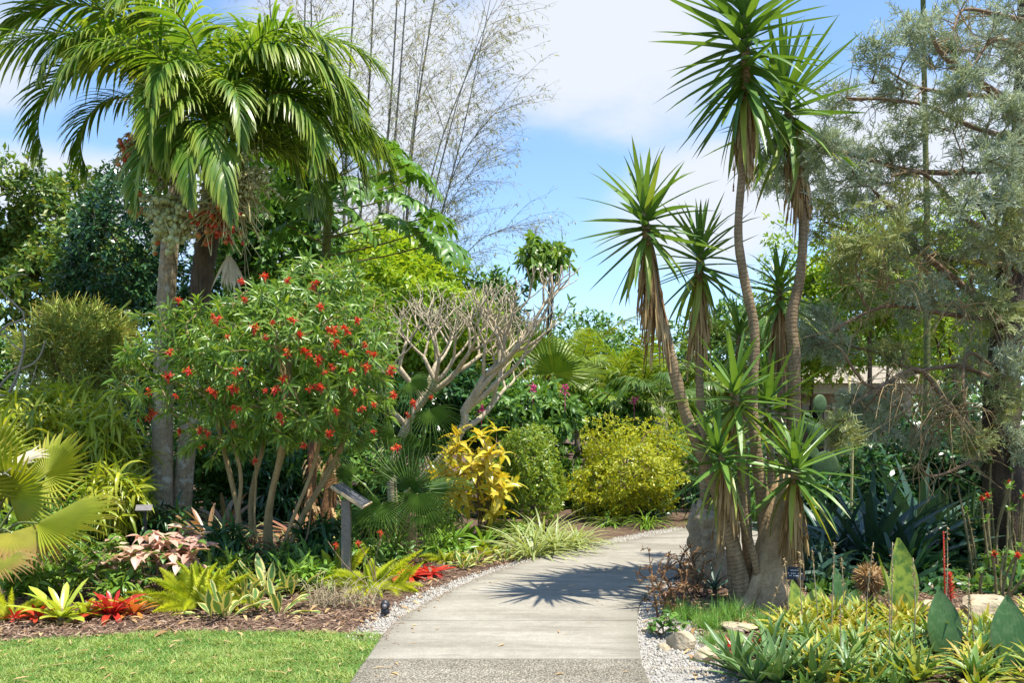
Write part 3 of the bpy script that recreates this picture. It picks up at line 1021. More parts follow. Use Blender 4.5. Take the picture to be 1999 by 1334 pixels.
def fan(name, mat, Rd, nseg=38, spread=300, split=0.55, cup=0.25, droop=0.35, fold=0.5):
    """fan leaf lying in the local XY plane, hastula at the origin, middle segment along +Y"""
    mb = MB()
    a = np.linspace(-R(spread) / 2, R(spread) / 2, nseg)
    da = a[1] - a[0]
    St = [0.03, 0.2, 0.38, split, split + (1 - split) * 0.35, split + (1 - split) * 0.7, 1.0]
    for i in range(nseg):
        ln = Rd * (1 - 0.26 * (abs(a[i]) / (R(spread) / 2)) ** 2) * U(0.94, 1.05)
        dn = max(0.0, droop + rng.normal(0, 0.18))
        tw = rng.normal(0, 0.05)
        V, uv = [], []
        for s in St:
            r = s * ln
            hw = (r if s <= split else split * ln * (1 - (s - split) / (1 - split)) ** 0.8 + 0.002) * math.tan(da / 2) * (1 if s <= split else 0.92)
            z = cup * r * r / Rd
            if s > split:
                z -= dn * ((s - split) / (1 - split)) ** 1.8 * Rd * 0.32
            aa = a[i] + tw * max(0, s - split)
            rad = np.array([math.sin(aa), math.cos(aa), 0])
            sd = np.array([math.cos(aa), -math.sin(aa), 0])
            c = rad * r + np.array([0, 0, z])
            V += [c - sd * hw, c + np.array([0, 0, hw * fold * 3.2]), c + sd * hw]
            uv += [[0, s], [0.5, s], [1, s]]
        q = []
        for s in range(len(St) - 1):
            q += [[3 * s, 3 * s + 1, 3 * s + 4, 3 * s + 3], [3 * s + 1, 3 * s + 2, 3 * s + 5, 3 * s + 4]]
        mb.add(V, q, uv, U(0, 0.15))
    return mb.mesh(name, mat, False)


def stalk_part(parent, pts, r0, r1, mat, name='petiole', n=6, seg=8):
    mb = MB()
    p = smooth_line(pts, seg)
    tube(mb, p, np.linspace(r0, r1, len(p)), n)
    return part(name, mb.mesh(name, mat), parent)


def rosette(parent, meshes, n, el0, el1, pos=(0, 0, 0), s=(0.85, 1.1), spread=0.02, name='leaf', rise=0.0, az0=None):
    """n leaves, the innermost at el0 (steep) and the outermost at el1"""
    a0 = U(0, 6.28) if az0 is None else az0
    for i in range(n):
        f = i / max(1, n - 1)
        az = a0 + i * 2.39996 + rng.normal(0, 0.12)
        el = R(el0 + (el1 - el0) * f ** 0.9) + rng.normal(0, 0.07)
        r = spread * (0.3 + f)
        p = (pos[0] - math.sin(az) * r, pos[1] + math.cos(az) * r, pos[2] + rise * (1 - f))
        leafobj(name, meshes[i % len(meshes)], parent, p, az, el, rng.normal(0, 0.12), U(*s) * (0.72 + 0.28 * min(1, f * 2.2)))


def lp(px, py, d, loc):
    """a photo pixel at depth d in the local frame of a thing at loc"""
    return at(px, py, d) - np.asarray(loc)


# ------------------------------------------------------------------ twin feather palms
PF = [frond('palm_frond', 3.1, 74, 0.78, 0.044, 62, -112, 1.3, 0.6),
      frond('palm_frond', 2.7, 68, 0.74, 0.044, 55, -120, 1.4, 0.6),
      frond('palm_frond', 3.0, 72, 0.78, 0.046, 72, -85, 1.6, 0.45, sway=0.3),
      frond('palm_frond', 2.5, 62, 0.66, 0.042, 25, -105, 2.0, 0.35, sway=-0.25),
      frond('palm_frond', 2.9, 70, 0.76, 0.044, 82, -55, 1.4, 0.45),
      frond('palm_frond', 3.2, 76, 0.80, 0.044, 50, -95, 1.7, 0.35, sway=0.2)]


def palm(label, trunkpx, d, crown, fronds, rad, group):
    base = gnd(*trunkpx[0])
    base[2] = 0
    d0 = base[1]
    t = thing('palm_tree', label, 'palm tree', base, group=group)
    pts = [np.array([0, 0, -0.05])] + [lp(px, py, d0 + (d - d0) * i / len(trunkpx), base) for i, (px, py) in enumerate(trunkpx[1:], 1)]
    p = smooth_line(pts, 60)
    mb = MB()
    f = np.linspace(0, 1, 60)
    tube(mb, p, np.interp(f, [0, 0.05, 0.15, 0.6, 1], rad) * (1 + 0.015 * np.sin(f * 190)), 16, jitter=0.012)
    part('trunk', mb.mesh('palm_trunk', M['bark_palm']), t)
    c = lp(*crown, d, base)
    mb = MB()
    q = smooth_line([p[-1], p[-1] * 0.5 + c * 0.5, c, c + np.array([0, 0, 0.25])], 10)
    tube(mb, q, np.interp(np.linspace(0, 1, 10), [0, 0.3, 1], [rad[-1] * 1.1, rad[-1] * 1.25, 0.03]), 12)
    part('crownshaft', mb.mesh('crownshaft', M['stem_green']), t)
    for (az, mi, s, dz) in fronds:
        leafobj('frond', PF[mi], t, c + np.array([0, 0, dz]), R(az), 0, rng.normal(0, 0.12), s * (0.98 if az < 0 else 1.0))
    return t, base, c


palmL, bL, cL = palm('tall palm with thick pale trunk nearest the narrow yellow crotons', [(316, 1046), (317, 900), (320, 700), (326, 560), (335, 440), (345, 370), (350, 320)], 12.9, (354, 240),
                     [(60, 4, 1.35, 0.35), (-20, 4, 1.35, 0.4), (100, 4, 1.4, 0.45), (140, 4, 1.2, 0.4), (92, 0, 1.05, 0.05), (86, 1, 0.92, -0.1), (118, 5, 1.2, 0.3), (30, 4, 1.0, 0.15), (150, 2, 0.9, 0.1), (-10, 2, 1.0, 0.1),
                      (105, 4, 1.15, 0.3), (30, 0, 1.0, 0.0), (-60, 4, 1.0, 0.25), (-35, 5, 0.9, 0.0)],
                     [0.195, 0.165, 0.15, 0.125, 0.10], 'pair of feather palms')
palmR, bR, cR = palm('slimmer leaning palm with grey trunk rising through the red-flowered shrub', [(350, 1042), (360, 920), (372, 800), (384, 640), (397, 500), (405, 440), (410, 400)], 12.5, (420, 325),
                     [(-60, 4, 1.1, 0.4), (-120, 4, 1.05, 0.4), (40, 4, 1.25, 0.4), (170, 4, 1.1, 0.4), (-95, 0, 1.1, 0.3), (-110, 2, 1.1, 0.4), (-80, 5, 1.1, 0.35), (-92, 5, 0.98, 0.1), (-78, 0, 0.92, 0.25), (175, 1, 0.85, 0.2), (-100, 1, 0.9, -0.1), (-120, 5, 0.95, 0.15), (180, 3, 0.9, 0.1), (165, 3, 0.7, 0.35), (-150, 0, 0.8, 0.3), (-60, 2, 1.1, 0.2),
                      (-85, 4, 1.2, 0.35), (150, 2, 1.0, 0.4), (-105, 2, 1.15, 0.3), (10, 4, 1, 0.3), (-30, 2, 1.0, 0.1), (195, 1, 0.8, -0.05), (-70, 1, 0.9, -0.1), (172, 0, 0.85, 0.15), (160, 3, 0.95, 0.1), (-165, 3, 1.0, 0.0), (185, 2, 0.8, 0.3)],
                     [0.17, 0.145, 0.135, 0.115, 0.12], 'pair of feather palms')


def fruit(parent, base, px, py, d, spread, n, mats, drop, label, br=0.022, thin=0.004):
    """hanging panicle: stalk, strands and berries"""
    o = lp(px, py, d, base)
    mb = MB()
    start = o + np.array([0, 0.12, 0.22])
    k = 110
    ends = o + rng.normal(0, 1, (k, 3)) * np.array(spread) + np.array([0, -0.05, -drop])
    for e in ends:
        mid = (start + e) / 2 + rng.normal(0, 0.05, 3) + np.array([0, 0, 0.08])
        tube(mb, smooth_line([start, mid, e], 6), np.linspace(thin * 1.6, thin * 0.7, 6), 4, 0)
    idx = rng.integers(0, k, n)
    f = U(0.45, 1.02, n)[:, None]
    P = start * (1 - f) ** 2 + 2 * f * (1 - f) * ((start + ends[idx]) / 2 + np.array([0, 0, 0.06])) + f * f * ends[idx] + rng.normal(0, 0.022, (n, 3))
    if n:
        cut = int(n * mats[2])
        ball(mb, P[:cut], U(0.8, 1.15, cut) * br, 5, 3, 1)
        if n > cut:
            sel = np.argsort(P[:, 0])[:n - cut] if mats[3] else np.arange(cut, n)
            ball(mb, P[sel] + rng.normal(0, 0.03, (len(sel), 3)), U(0.9, 1.3, len(sel)) * br * 1.15, 6, 4, 2)
    part('fruit_cluster', mb.mesh('fruit_cluster', [M['straw'], mats[0], mats[1]]), parent, label)


fruit(palmL, bL, 305, 312, 11.9, (0.19, 0.14, 0.16), 800, (M['berry_green'], M['berry_green'], 1.0, False), 0.02, 'dark green fruit cluster', 0.030, 0.006)
fruit(palmL, bL, 255, 306, 11.9, (0.10, 0.1, 0.14), 80, (M['berry_orange'], M['berry_red'], 0.55, False), 0.03, 'orange and red ripening berries', 0.030, 0.006)
fruit(palmL, bL, 322, 225, 12.5, (0.28, 0.2, 0.24), 30, (M['berry_pale'], M['berry_pale'], 0.9, False), -0.1, 'young straw-coloured flower spray', 0.014, 0.005)
fruit(palmR, bR, 336, 435, 11.7, (0.17, 0.15, 0.2), 800, (M['berry_pale'], M['berry_orange'], 0.985, True), 0.05, 'pale cream-green unripe fruit cluster', 0.034, 0.007)
fruit(palmR, bR, 425, 440, 11.7, (0.30, 0.2, 0.16), 110, (M['berry_red'], M['berry_orange'], 0.7, False), 0.05, 'open spray of bright red berries', 0.032, 0.007)
fruit(palmR, bR, 450, 400, 11.8, (0.30, 0.2, 0.24), 160, (M['straw'], M['berry_pale'], 0.8, False), 0.03, 'wide straw-coloured fruit stalk spray', 0.018, 0.009)
fruit(palmR, bR, 465, 365, 11.8, (0.22, 0.18, 0.15), 900, (M['straw'], M['berry_pale'], 0.7, False), 0.0, 'straw yellow flower spray', 0.018, 0.007)
# dry hanging sheath and frond on the slim palm
mb = MB()
o = lp(447, 500, 12.3, bR)
k = 26
leaves(mb, np.repeat(o[None], k, 0) + rng.normal(0, 0.02, (k, 3)), np.column_stack([rng.normal(0, 0.25, k), rng.normal(0, 0.2, k), -np.ones(k)]), np.column_stack([np.zeros(k), -np.ones(k), np.zeros(k)]), U(0.35, 0.62, k), U(0.03, 0.06, k), 0.3, 4, 'lance', 0.4)
part('dry_leaf_sheath', mb.mesh('dry_sheath', M['dry_pale']), palmR, 'bleached dry sheath hanging beside the trunk')
mb = MB()
tube(mb, smooth_line([lp(388, 590, 12.45, bR), lp(398, 520, 12.45, bR), lp(405, 460, 12.45, bR), lp(409, 400, 12.45, bR)], 16), np.interp(np.linspace(0, 1, 16), [0, 0.15, 0.7, 1], [0.14, 0.155, 0.165, 0.14]), 14, jitter=0.1)  # dark sleeve added to make the upper trunk look shaded by the fronds
k = 70
f = rng.random(k)[:, None]
o = lp(390, 590, 12.45, bR) * (1 - f) + lp(408, 400, 12.45, bR) * f
th = U(0, 6.28, k)
od = np.column_stack([np.cos(th), np.sin(th), np.zeros(k)])
leaves(mb, o + od * 0.14, od * 0.35 + np.array([0, 0, -1.0]), od, U(0.12, 0.4, k), U(0.01, 0.03, k), 0.3, 3, 'lance', 0.3)
part('trunk_shade_sleeve', mb.mesh('trunk_shade_sleeve', M['bark_dark']), palmR, 'dark brown fibrous sleeve added as shade on the trunk below the crown')
for px, py in ((470, 420), (430, 300), (505, 330)):
    mb = MB()
    for _ in range(3):
        a = lp(px + U(-15, 15), py - 60, 12.0, bR)
        tube(mb, smooth_line([a, a + np.array([U(-.05, .05), 0, -0.6]), a + np.array([U(-.08, .08), 0, -U(1.0, 1.7)])], 6), 0.004, 4)
    part('hanging_strand', mb.mesh('strand', M['straw']), palmR)

# ------------------------------------------------------------------ yuccas
YL = [one_leaf('yucca_leaf', M['yucca'], 0.66, 0.072, g, 6, 'sword', 0.4) for g in (0.03, 0.15, 0.35, 0.8)]
YO = [one_leaf('yucca_old_leaf', M['yucca_old'], 0.64, 0.064, g, 6, 'sword', 0.4) for g in (0.3, 0.9)]


def yucca(label, trunkpx, d, radii, nleaf, length, skirt, headspan=0.35, low=-62, old=8, extra=None):
    """trunkpx runs from the ground to the growing point; skirt = (length in m, strips)"""
    p0 = at(*trunkpx[0], d[0])
    base = np.array([p0[0], p0[1], 0.0])
    t = thing('yucca_tree', label, 'yucca', base, group='yuccas beside the path')
    ds = np.interp(np.linspace(0, 1, len(trunkpx)), [0, 1], d)
    pts = [lp(px, py, dd, base) for (px, py), dd in zip(trunkpx, ds)]
    pts[0][2] = -0.04
    k = 44
    p = smooth_line(pts, k)
    f = np.linspace(0, 1, k)
    mb = MB()
    tube(mb, p, 0.88 * np.interp(f, np.linspace(0, 1, len(radii)), radii) * (1 + 0.05 * np.sin(f * 37) * np.sin(f * 91 + 1)), 12, jitter=0.05)
    part('trunk', mb.mesh('yucca_trunk', M['bark_yucca']), t)
    if extra:
        mb = MB()
        extra(mb, base)
        part('root_flare', mb.mesh('root_flare', M['bark_flare']), t)
    ax = nrm(p[-1] - p[-7])
    top = p[-1]
    ln = length / 0.66
    a0 = U(0, 6.28)
    for i in range(nleaf):
        u = i / (nleaf - 1)
        az = a0 + i * 2.39996 + rng.normal(0, 0.1)
        el = R(82 + (low - 82) * u ** 1.05) + rng.normal(0, 0.13)
        pos = top + ax * (0.06 - headspan * u)
        me = YL[(0, 1, 2, 1, 0, 1, 2, 3)[i % 8]] if i < nleaf - old and rng.random() > 0.06 * u else YO[i % 2]
        leafobj('leaf', me, t, pos, az, el, rng.normal(0, 0.2), ln * U(0.85, 1.08) * (0.62 + 0.38 * min(1, 0.2 + u * 2.5)), U(0.9, 1.15))
    if skirt:
        sl_, ns = skirt
        mb = MB()
        hs = np.linspace(0, sl_ * 0.55, ns)
        th = U(0, 2 * PI, ns)
        arc = np.concatenate([[0], np.cumsum(np.linalg.norm(np.diff(p[::-1], axis=0), axis=1))])
        P = np.column_stack([np.interp(hs + headspan * 0.85, arc, p[::-1][:, c]) for c in range(3)])
        out = np.column_stack([np.cos(th), np.sin(th), np.zeros(ns)])
        P = P + out * (radii[-1] * 0.9)
        leaves(mb, P, out * U(0.1, 0.34, ns)[:, None] + np.array([0, 0, -1.0]), out, U(0.35, 0.62, ns) * min(1, sl_ / 0.5), U(0.018, 0.042, ns), 0.9, 5, 'sword', 0.5, wave=0.25)
        part('dead_leaf_skirt', mb.mesh('skirt', M['dry']), t, 'brown skirt of hanging dead leaves', 'stuff')
    return t, base


def swollen(mb, base):
    q = smooth_line([lp(1502, 1205, 7.75, base), lp(1504, 1130, 7.8, base), lp(1516, 1040, 7.85, base), lp(1528, 975, 7.9, base), lp(1535, 930, 7.95, base)], 18)
    tube(mb, q, np.interp(np.linspace(0, 1, 18), [0, 0.2, 0.55, 0.85, 1], [0.24, 0.185, 0.15, 0.12, 0.05]), 20, jitter=0.09)
    for (x, y, dx) in ((1445, 1195, 0.05), (1560, 1190, -0.04), (1500, 1215, 0)):
        q = smooth_line([lp(x, y, 7.6, base), lp((x + 1500) / 2, y - 40, 7.7, base), lp(1500, y - 110, 7.78, base)], 8)
        tube(mb, q, np.linspace(0.05, 0.1, 8), 8, jitter=0.08)


yucca('tallest yucca with swollen base and a double-tiered crown of sword leaves', [(1500, 1190), (1500, 1090), (1493, 1000), (1478, 900), (1469, 780), (1473, 650), (1452, 540), (1441, 450), (1450, 320), (1456, 170), (1454, -10)],
      (7.9, 7.9), [0.15, 0.11, 0.08, 0.062, 0.052, 0.05, 0.05, 0.042, 0.04, 0.045, 0.04], 116, 0.86, (0.85, 60), 1.0, -60, 8, swollen)
yucca('leaning yucca with long brown dead-leaf skirt over the path side', [(1452, 1200), (1440, 1100), (1407, 985), (1367, 880), (1336, 800), (1308, 690), (1285, 590), (1268, 500), (1257, 415)],
      (7.75, 7.6), [0.11, 0.075, 0.066, 0.062, 0.058, 0.056, 0.052, 0.05, 0.035], 60, 0.72, (1.0, 150), 0.34, -62, 9)
yucca('slender upright yucca behind the leaning one, green skirted crown', [(1392, 1150), (1380, 1030), (1372, 900), (1366, 750), (1364, 600), (1366, 490)],
      (8.9, 8.6), [0.10, 0.06, 0.05, 0.046, 0.044, 0.035], 58, 0.72, (0.75, 60), 0.36, -66, 10)
yucca('yucca with crooked trunk and crown half hidden by the tallest yucca', [(1548, 1165), (1548, 950), (1550, 800), (1550, 690), (1545, 620), (1562, 540), (1568, 430), (1560, 330), (1545, 250), (1530, 180)],
      (8.5, 8.5), [0.12, 0.08, 0.075, 0.07, 0.066, 0.055, 0.05, 0.045, 0.045, 0.04], 66, 0.88, (1.0, 100), 0.45, -55, 8)
yucca('mid-height yucca with a shaggy skirt beside the crooked trunk', [(1535, 1165), (1532, 1000), (1526, 820), (1522, 680), (1521, 560)],
      (9.0, 9.0), [0.08, 0.055, 0.05, 0.045, 0.035], 52, 0.56, (0.85, 80), 0.26, -50, 6)
yucca('small-crowned yucca seen between the two tall trunks', [(1462, 1150), (1458, 980), (1448, 800), (1441, 650)],
      (9.2, 9.2), [0.06, 0.045, 0.042, 0.032], 44, 0.50, (0.5, 40), 0.24, -48, 5)
yucca('low yucca with broad bright leaves in front of the tallest trunk', [(1470, 1195), (1455, 1040), (1445, 900), (1436, 765)],
      (7.9, 7.55), [0.06, 0.045, 0.04, 0.035], 42, 0.74, (0.3, 20), 0.22, -50, 6)
yucca('short yucca offshoot with thin bare stem and drooping lower leaves', [(1488, 1195), (1470, 1080), (1432, 960), (1404, 885)],
      (7.8, 7.35), [0.05, 0.036, 0.032, 0.03], 40, 0.64, (0.4, 36), 0.2, -52, 5)
yucca('short yucca with a thick hanging tan skirt beside the grey agave', [(1520, 1195), (1536, 1060), (1548, 980), (1552, 915)],
      (7.9, 7.5), [0.06, 0.05, 0.045, 0.04], 46, 0.68, (0.75, 80), 0.2, -46, 6)
yucca('dark leafy yucca crown tucked behind the low bright one', [(1512, 1170), (1508, 980), (1502, 870), (1498, 790)],
      (8.6, 8.5), [0.06, 0.045, 0.04, 0.035], 46, 0.7, None, 0.22, -45, 2)
yucca('young yucca head low on the path side of the stump', [(1432, 1175), (1425, 1080), (1412, 1000), (1398, 950)],
      (7.9, 8.0), [0.05, 0.04, 0.035, 0.03], 26, 0.42, (0.4, 26), 0.15, -30, 3)

# broken stump
sb = gnd(1384, 1138); sb[2] = 0
st = thing('tree_stump', 'weathered grey broken stump at the path edge under the yuccas', 'stump', sb)
mb = MB()
q = smooth_line([(0.03, 0, -0.05), (0.0, 0, 0.25), (-0.04, 0, 0.5), (-0.05, 0, 0.72)], 22)
tube(mb, q, np.interp(np.linspace(0, 1, 22), [0, 0.25, 0.7, 0.93, 1], [0.24, 0.19, 0.175, 0.165, 0.10]), 18, jitter=0.13)
part('trunk', mb.mesh('stump', M['bark_stump']), st)
for a, h in ((0.6, 0.09), (2.4, 0.05), (4.2, 0.11)):
    mb = MB()
    tube(mb, [(0.09 * math.cos(a) - 0.05, 0.09 * math.sin(a), 0.62), (0.10 * math.cos(a) - 0.05, 0.1 * math.sin(a), 0.72), (0.11 * math.cos(a) - 0.06, 0.1 * math.sin(a), 0.74 + h)], [0.075, 0.055, 0.02], 8, jitter=0.2)
    part('splinter', mb.mesh('splinter', M['bark_stump']), st)

# ------------------------------------------------------------------ red-flowered shrub
rb = gnd(512, 1112); rb[2] = 0
rs = thing('flowering_shrub', 'large rounded shrub with scarlet flower clusters and bare tan stems', 'shrub', rb)
cc = lp(555, 702, 9.3, rb)
stems = []
for (bx, by, tx, ty, td) in [(480, 1118, 430, 800, -0.2), (478, 1112, 395, 690, 0.1), (515, 1112, 470, 770, 0.3), (520, 1116, 555, 720, -0.3), (540, 1116, 640, 800, -0.2),
                             (550, 1110, 700, 760, 0.25), (530, 1108, 560, 640, 0.2), (505, 1110, 500, 640, 0.4), (560, 1112, 660, 880, 0.1)]:
    b = gnd(bx, by) - rb
    b[2] = -0.03
    e = lp(tx, ty, 9.4 + td, rb)
    m1 = b * 0.72 + e * 0.28 + np.array([U(-.08, .08), U(-.08, .08), 0.0])
    m2 = b * 0.4 + e * 0.6 + np.array([U(-.1, .1), U(-.1, .1), 0.05])
    stems.append(smooth_line([b, m1, m2, e], 14))
TP, TD = lumpy(760, (1.55, 1.1, 1.14), (0.45, 1.02), 0.16, 3, -0.95)
TP = TP + cc
TP = TP[(TP[:, 2] > 1.15) | (rng.random(len(TP)) < 0.75)]
TP = TP[TP[:, 2] > 0.62]
tb, td = skeleton(stems, TP, 0.12, 0.0045, 0.40, 0.3, 0.1, 0.08)
mb = MB()
for p, r in tb:
    tube(mb, p, r, 7 if r[0] > 0.012 else 4)
part('stems', mb.mesh('shrub_stems', M['bark_shrub']), rs)
ax = nrm(td + nrm(TP - cc) * 0.8 + np.array([0, 0, 0.35]))
mb = MB()
P, D, N = whorl(TP, ax, 15, 0.5, 1.75, 0.22)
P = P - np.repeat(ax, 15, 0) * np.tile(np.linspace(0, 0.09, 15), len(TP))[:, None]
n = len(P)
leaves(mb, P, D, N, U(0.11, 0.185, n), U(0.024, 0.036, n), U(0.4, 1.1, n), 3, 'lance', 0.35)
part('foliage', mb.mesh('shrub_foliage', M['shrub_green']), rs, kind='stuff')


def flower_mesh():
    mb = MB()
    k = 9
    P, D, N = whorl(np.zeros((3, 3)) + rng.normal(0, 0.014, (3, 3)), nrm(rng.normal(0, 0.45, (3, 3)) + np.array([0, 0, 1.0])), k, 0.5, 1.55)
    n = len(P)
    leaves(mb, P, D, N, U(0.045, 0.075, n), U(0.016, 0.026, n), 0.4, 3, 'lance', 0.3, 0)
    ball(mb, rng.normal(0, 0.02, (7, 3)) + np.array([0, 0, 0.012]), 0.007, 5, 3, 1)
    ball(mb, [[0, 0, -0.014]], 0.02, 6, 4, 0)
    tube(mb, [(0, 0, -0.07), (0, 0, 0)], [0.004, 0.02], 5, 0)
    return mb.mesh('flower', [M['red_flower'], M['orange_flower']])


FM = [flower_mesh() for _ in range(4)]
fpx = [(470, 548), (516, 542), (562, 548), (611, 556), (480, 585), (348, 588), (415, 618), (420, 626), (530, 630), (496, 644), (519, 659), (573, 625), (625, 598), (640, 644), (652, 646), (677, 645), (698, 625), (655, 672),
       (712, 674), (722, 690), (730, 693), (622, 706), (648, 718), (633, 727), (685, 722), (714, 720), (764, 725), (461, 724), (365, 724), (328, 738), (332, 688), (452, 760), (408, 762), (419, 770), (290, 766), (343, 775),
       (516, 762), (538, 764), (553, 740), (605, 757), (629, 757), (691, 766), (768, 772), (706, 800), (730, 790), (808, 790), (796, 812), (462, 798), (549, 814), (550, 826), (298, 806), (294, 816), (270, 820), (390, 842), (404, 846),
       (394, 872), (640, 846), (656, 805), (593, 870), (776, 874), (495, 900), (730, 845), (560, 690), (600, 690), (840, 776), (350, 845), (455, 830), (670, 690), (585, 655), (445, 660)]
for i, (px, py) in enumerate(fpx):
    # on the front of the crown at that pixel
    q = lp(px, py, 9.3, rb) - cc
    e = (q[0] / 1.6) ** 2 + (q[2] / 1.2) ** 2
    dy = -1.12 * math.sqrt(max(0.0, 1 - min(e, 1))) - 0.12
    q = lp(px, py, 9.3 + dy, rb)
    leafobj('flower', FM[i % 4], rs, q, U(0, 6.28), U(-0.5, 0.2), U(-0.3, 0.3), U(0.45, 0.95))

# ------------------------------------------------------------------ shrubs made of many small leaves
def shrub(name, label, cat, base, c, radii, n, L, Wd, mat, stemmat, prof='lance', g=0.6, shell=(0.5, 1.0), lump=0.2, seed=1, nst=60, S=3, fold=0.3, group=None, up=0.35, zmin=-0.9, k=5, rt=0.003, stems=5, a=(0.4, 1.5)):
    """c is the crown centre relative to base; foliage in whorls on twig ends"""
    t = thing(name, label, cat, base, group=group)
    c = np.asarray(c, float)
    TP, TD = lumpy(max(nst, n // k), radii, shell, lump, seed, zmin)
    TP = TP + c
    TP = TP[TP[:, 2] > 0.03]
    ms = []
    for i in range(stems):
        e = c + np.array([U(-.4, .4), U(-.4, .4), U(-.1, .5)]) * np.asarray(radii)
        b = np.array([U(-.12, .12) * radii[0], U(-.12, .12) * radii[1], -0.03])
        ms.append(smooth_line([b, b * 0.5 + e * 0.5 + rng.normal(0, 0.03, 3), e], 10))
    sel = rng.permutation(len(TP))[:nst]
    tb, _ = skeleton(ms, TP[sel], 0.15, rt, 0.42)
    mb = MB()
    for p, r in tb:
        tube(mb, p, r, 6 if r[0] > 0.02 else 4)
    part('stems' if cat != 'tree' else 'trunk', mb.mesh('stems', stemmat), t)
    mb = MB()
    A = nrm((TP - c) / np.asarray(radii) + rng.normal(0, 0.45, TP.shape) + np.array([0, 0, up]))
    P, D, N = whorl(TP, A, k, a[0], a[1], 0.3)
    m = len(P)
    P = P - np.repeat(A, k, 0) * (U(0, 1, m) * L * 0.8)[:, None]
    leaves(mb, P, D, N, U(0.7, 1.15, m) * L, U(0.8, 1.15, m) * Wd, U(0.2, 1.4, m) * g, S, prof, fold)
    part('foliage' if cat != 'tree' else 'crown', mb.mesh('foliage', mat), t, kind='stuff')
    return t


def pxshrub(name, label, cat, px, py, d, rx, rz, depth, **kw):
    """crown centre at pixel (px, py) at depth d, half sizes rx, rz in pixels, half depth in metres"""
    c = at(px, py, d)
    base = np.array([c[0], c[1], 0.0])
    return shrub(name, label, cat, base, (0, 0, c[2]), (rx / F * d, depth, rz / F * d), **kw)


# hedge shrubs by the path
pxshrub('hedge_shrub', 'rounded golden yellow shrub at the outer bend of the path', 'shrub', 1225, 922, 14.6, 126, 90, 1.0, n=17000, L=0.07, Wd=0.034, mat=M['duranta'], stemmat=M['bark_limb'], prof='ovate', seed=4, nst=160, lump=0.24, shell=(0.5, 1.0), S=2, zmin=-1, fold=0)
pxshrub('hedge_shrub', 'lime green shrub between the yellow croton and the golden shrub', 'shrub', 1035, 915, 13.4, 78, 105, 0.8, n=12000, L=0.07, Wd=0.034, mat=M['duranta_green'], stemmat=M['bark_limb'], prof='ovate', seed=5, nst=120, lump=0.2, S=2, fold=0)
pxshrub('hedge_shrub', 'taller green-gold shrub behind the golden one, by the yuccas', 'shrub', 1340, 880, 16.5, 75, 70, 0.9, n=4200, L=0.085, Wd=0.04, mat=M['duranta_green'], stemmat=M['bark_limb'], prof='ovate', seed=6, nst=90, lump=0.2, S=2, fold=0)
for i, (px, py, rx, rz, lab) in enumerate([(1035, 800, 105, 62, 'dark leafy shrub with magenta flower spikes behind the lime green shrub'), (1205, 815, 90, 48, 'lower leafy shrub with pink flowers behind the golden shrub')]):
    t = pxshrub('flowering_shrub', lab, 'shrub', px, py, 16.5 + i, rx, rz, 0.9, n=2600, L=0.2, Wd=0.09, mat=M['mid_green'], stemmat=M['bark_limb'], prof='ovate', seed=8 + i, nst=70, lump=0.15, g=1.2)
    base = np.array(t.location)
    for (fx, fy) in ([(940, 800), (1040, 758), (1103, 760)] if i == 0 else [(1238, 782)]):
        mb = MB()
        o = lp(fx, fy, 15.7 + i, base)
        n = 40
        hh = U(0, 0.16, n)
        leaves(mb, o - [0, 0, 0.08] + np.column_stack([rng.normal(0, .03, n), rng.normal(0, .02, n), hh]), rng.normal(0, 1, (n, 3)) + [0, 0, 0.3], rng.normal(0, 1, (n, 3)), U(0.05, 0.09, n), 0.03, 0.4, 2, 'ovate', 0.3)
        tube(mb, [o - [0, 0, 0.4], o + [0, 0, 0.06]], [0.008, 0.004], 4)
        part('flower_spike', mb.mesh('spike', M['pink_flower']), t)

# narrow-leaved yellow-green crotons at the left
for i, (px, py, d, rx, rz, lab) in enumerate([(60, 850, 12.6, 100, 95, 'arching narrow-leaved croton, yellow-green, behind the fan palm'),
                                               (185, 880, 12.3, 95, 105, 'arching narrow-leaved croton beside the thick palm trunk'),
                                               (-60, 880, 11.5, 110, 110, 'yellow narrow-leaved croton at the lawn end of the bed'),
                                               (130, 800, 13.6, 95, 60, 'tall back row narrow-leaved croton under the pencil bush'),
                                               (235, 960, 11.6, 50, 60, 'low narrow-leaved croton tuft below the small label stake')]):
    pxshrub('croton_shrub', lab, 'shrub', px, py, d, rx, rz, 0.7, n=1700, L=0.40, Wd=0.045, mat=M['strap_croton'], stemmat=M['bark_limb'], prof='strap', seed=20 + i, nst=60, g=2.6, S=4, k=10, up=0.6, a=(0.3, 1.3), shell=(0.4, 0.95))

# pencil bush
pc = at(150, 690, 15.5)
pb = thing('pencil_bush', 'pencil-stemmed bush with orange tips between the crotons and dark tree', 'shrub', (pc[0], pc[1], 0))
TP, TD = lumpy(900, (1.05, 0.9, 0.95), (0.35, 1.0), 0.2, 31)
TP = TP + np.array([0, 0, pc[2]])
tb, td = skeleton([smooth_line([(U(-.2, .2), U(-.2, .2), -0.03), (U(-.3, .3), U(-.3, .3), pc[2] * 0.6), (U(-.5, .5), U(-.5, .5), pc[2])], 10) for _ in range(5)], TP[:260], 0.15, 0.005, 0.4)
mb = MB()
for p, r in tb:
    tube(mb, p, r, 5)
part('stems', mb.mesh('pencil_stems', M['bark_limb']), pb)
mb = MB()
A = nrm((TP - [0, 0, pc[2]]) * 0.8 + rng.normal(0, 0.35, TP.shape) + np.array([0, 0, 0.5]))
P, D, N = whorl(TP, A, 7, 0.2, 0.75, 0.25)
n = len(P)
leaves(mb, P - D * 0.12, D + rng.normal(0, 0.1, (n, 3)), N, U(0.18, 0.42, n), 0.014, 0.4, 2, 'stick', 0.9)
part('pencil_twigs', mb.mesh('pencil_twigs', M['pencil']), pb, kind='stuff')

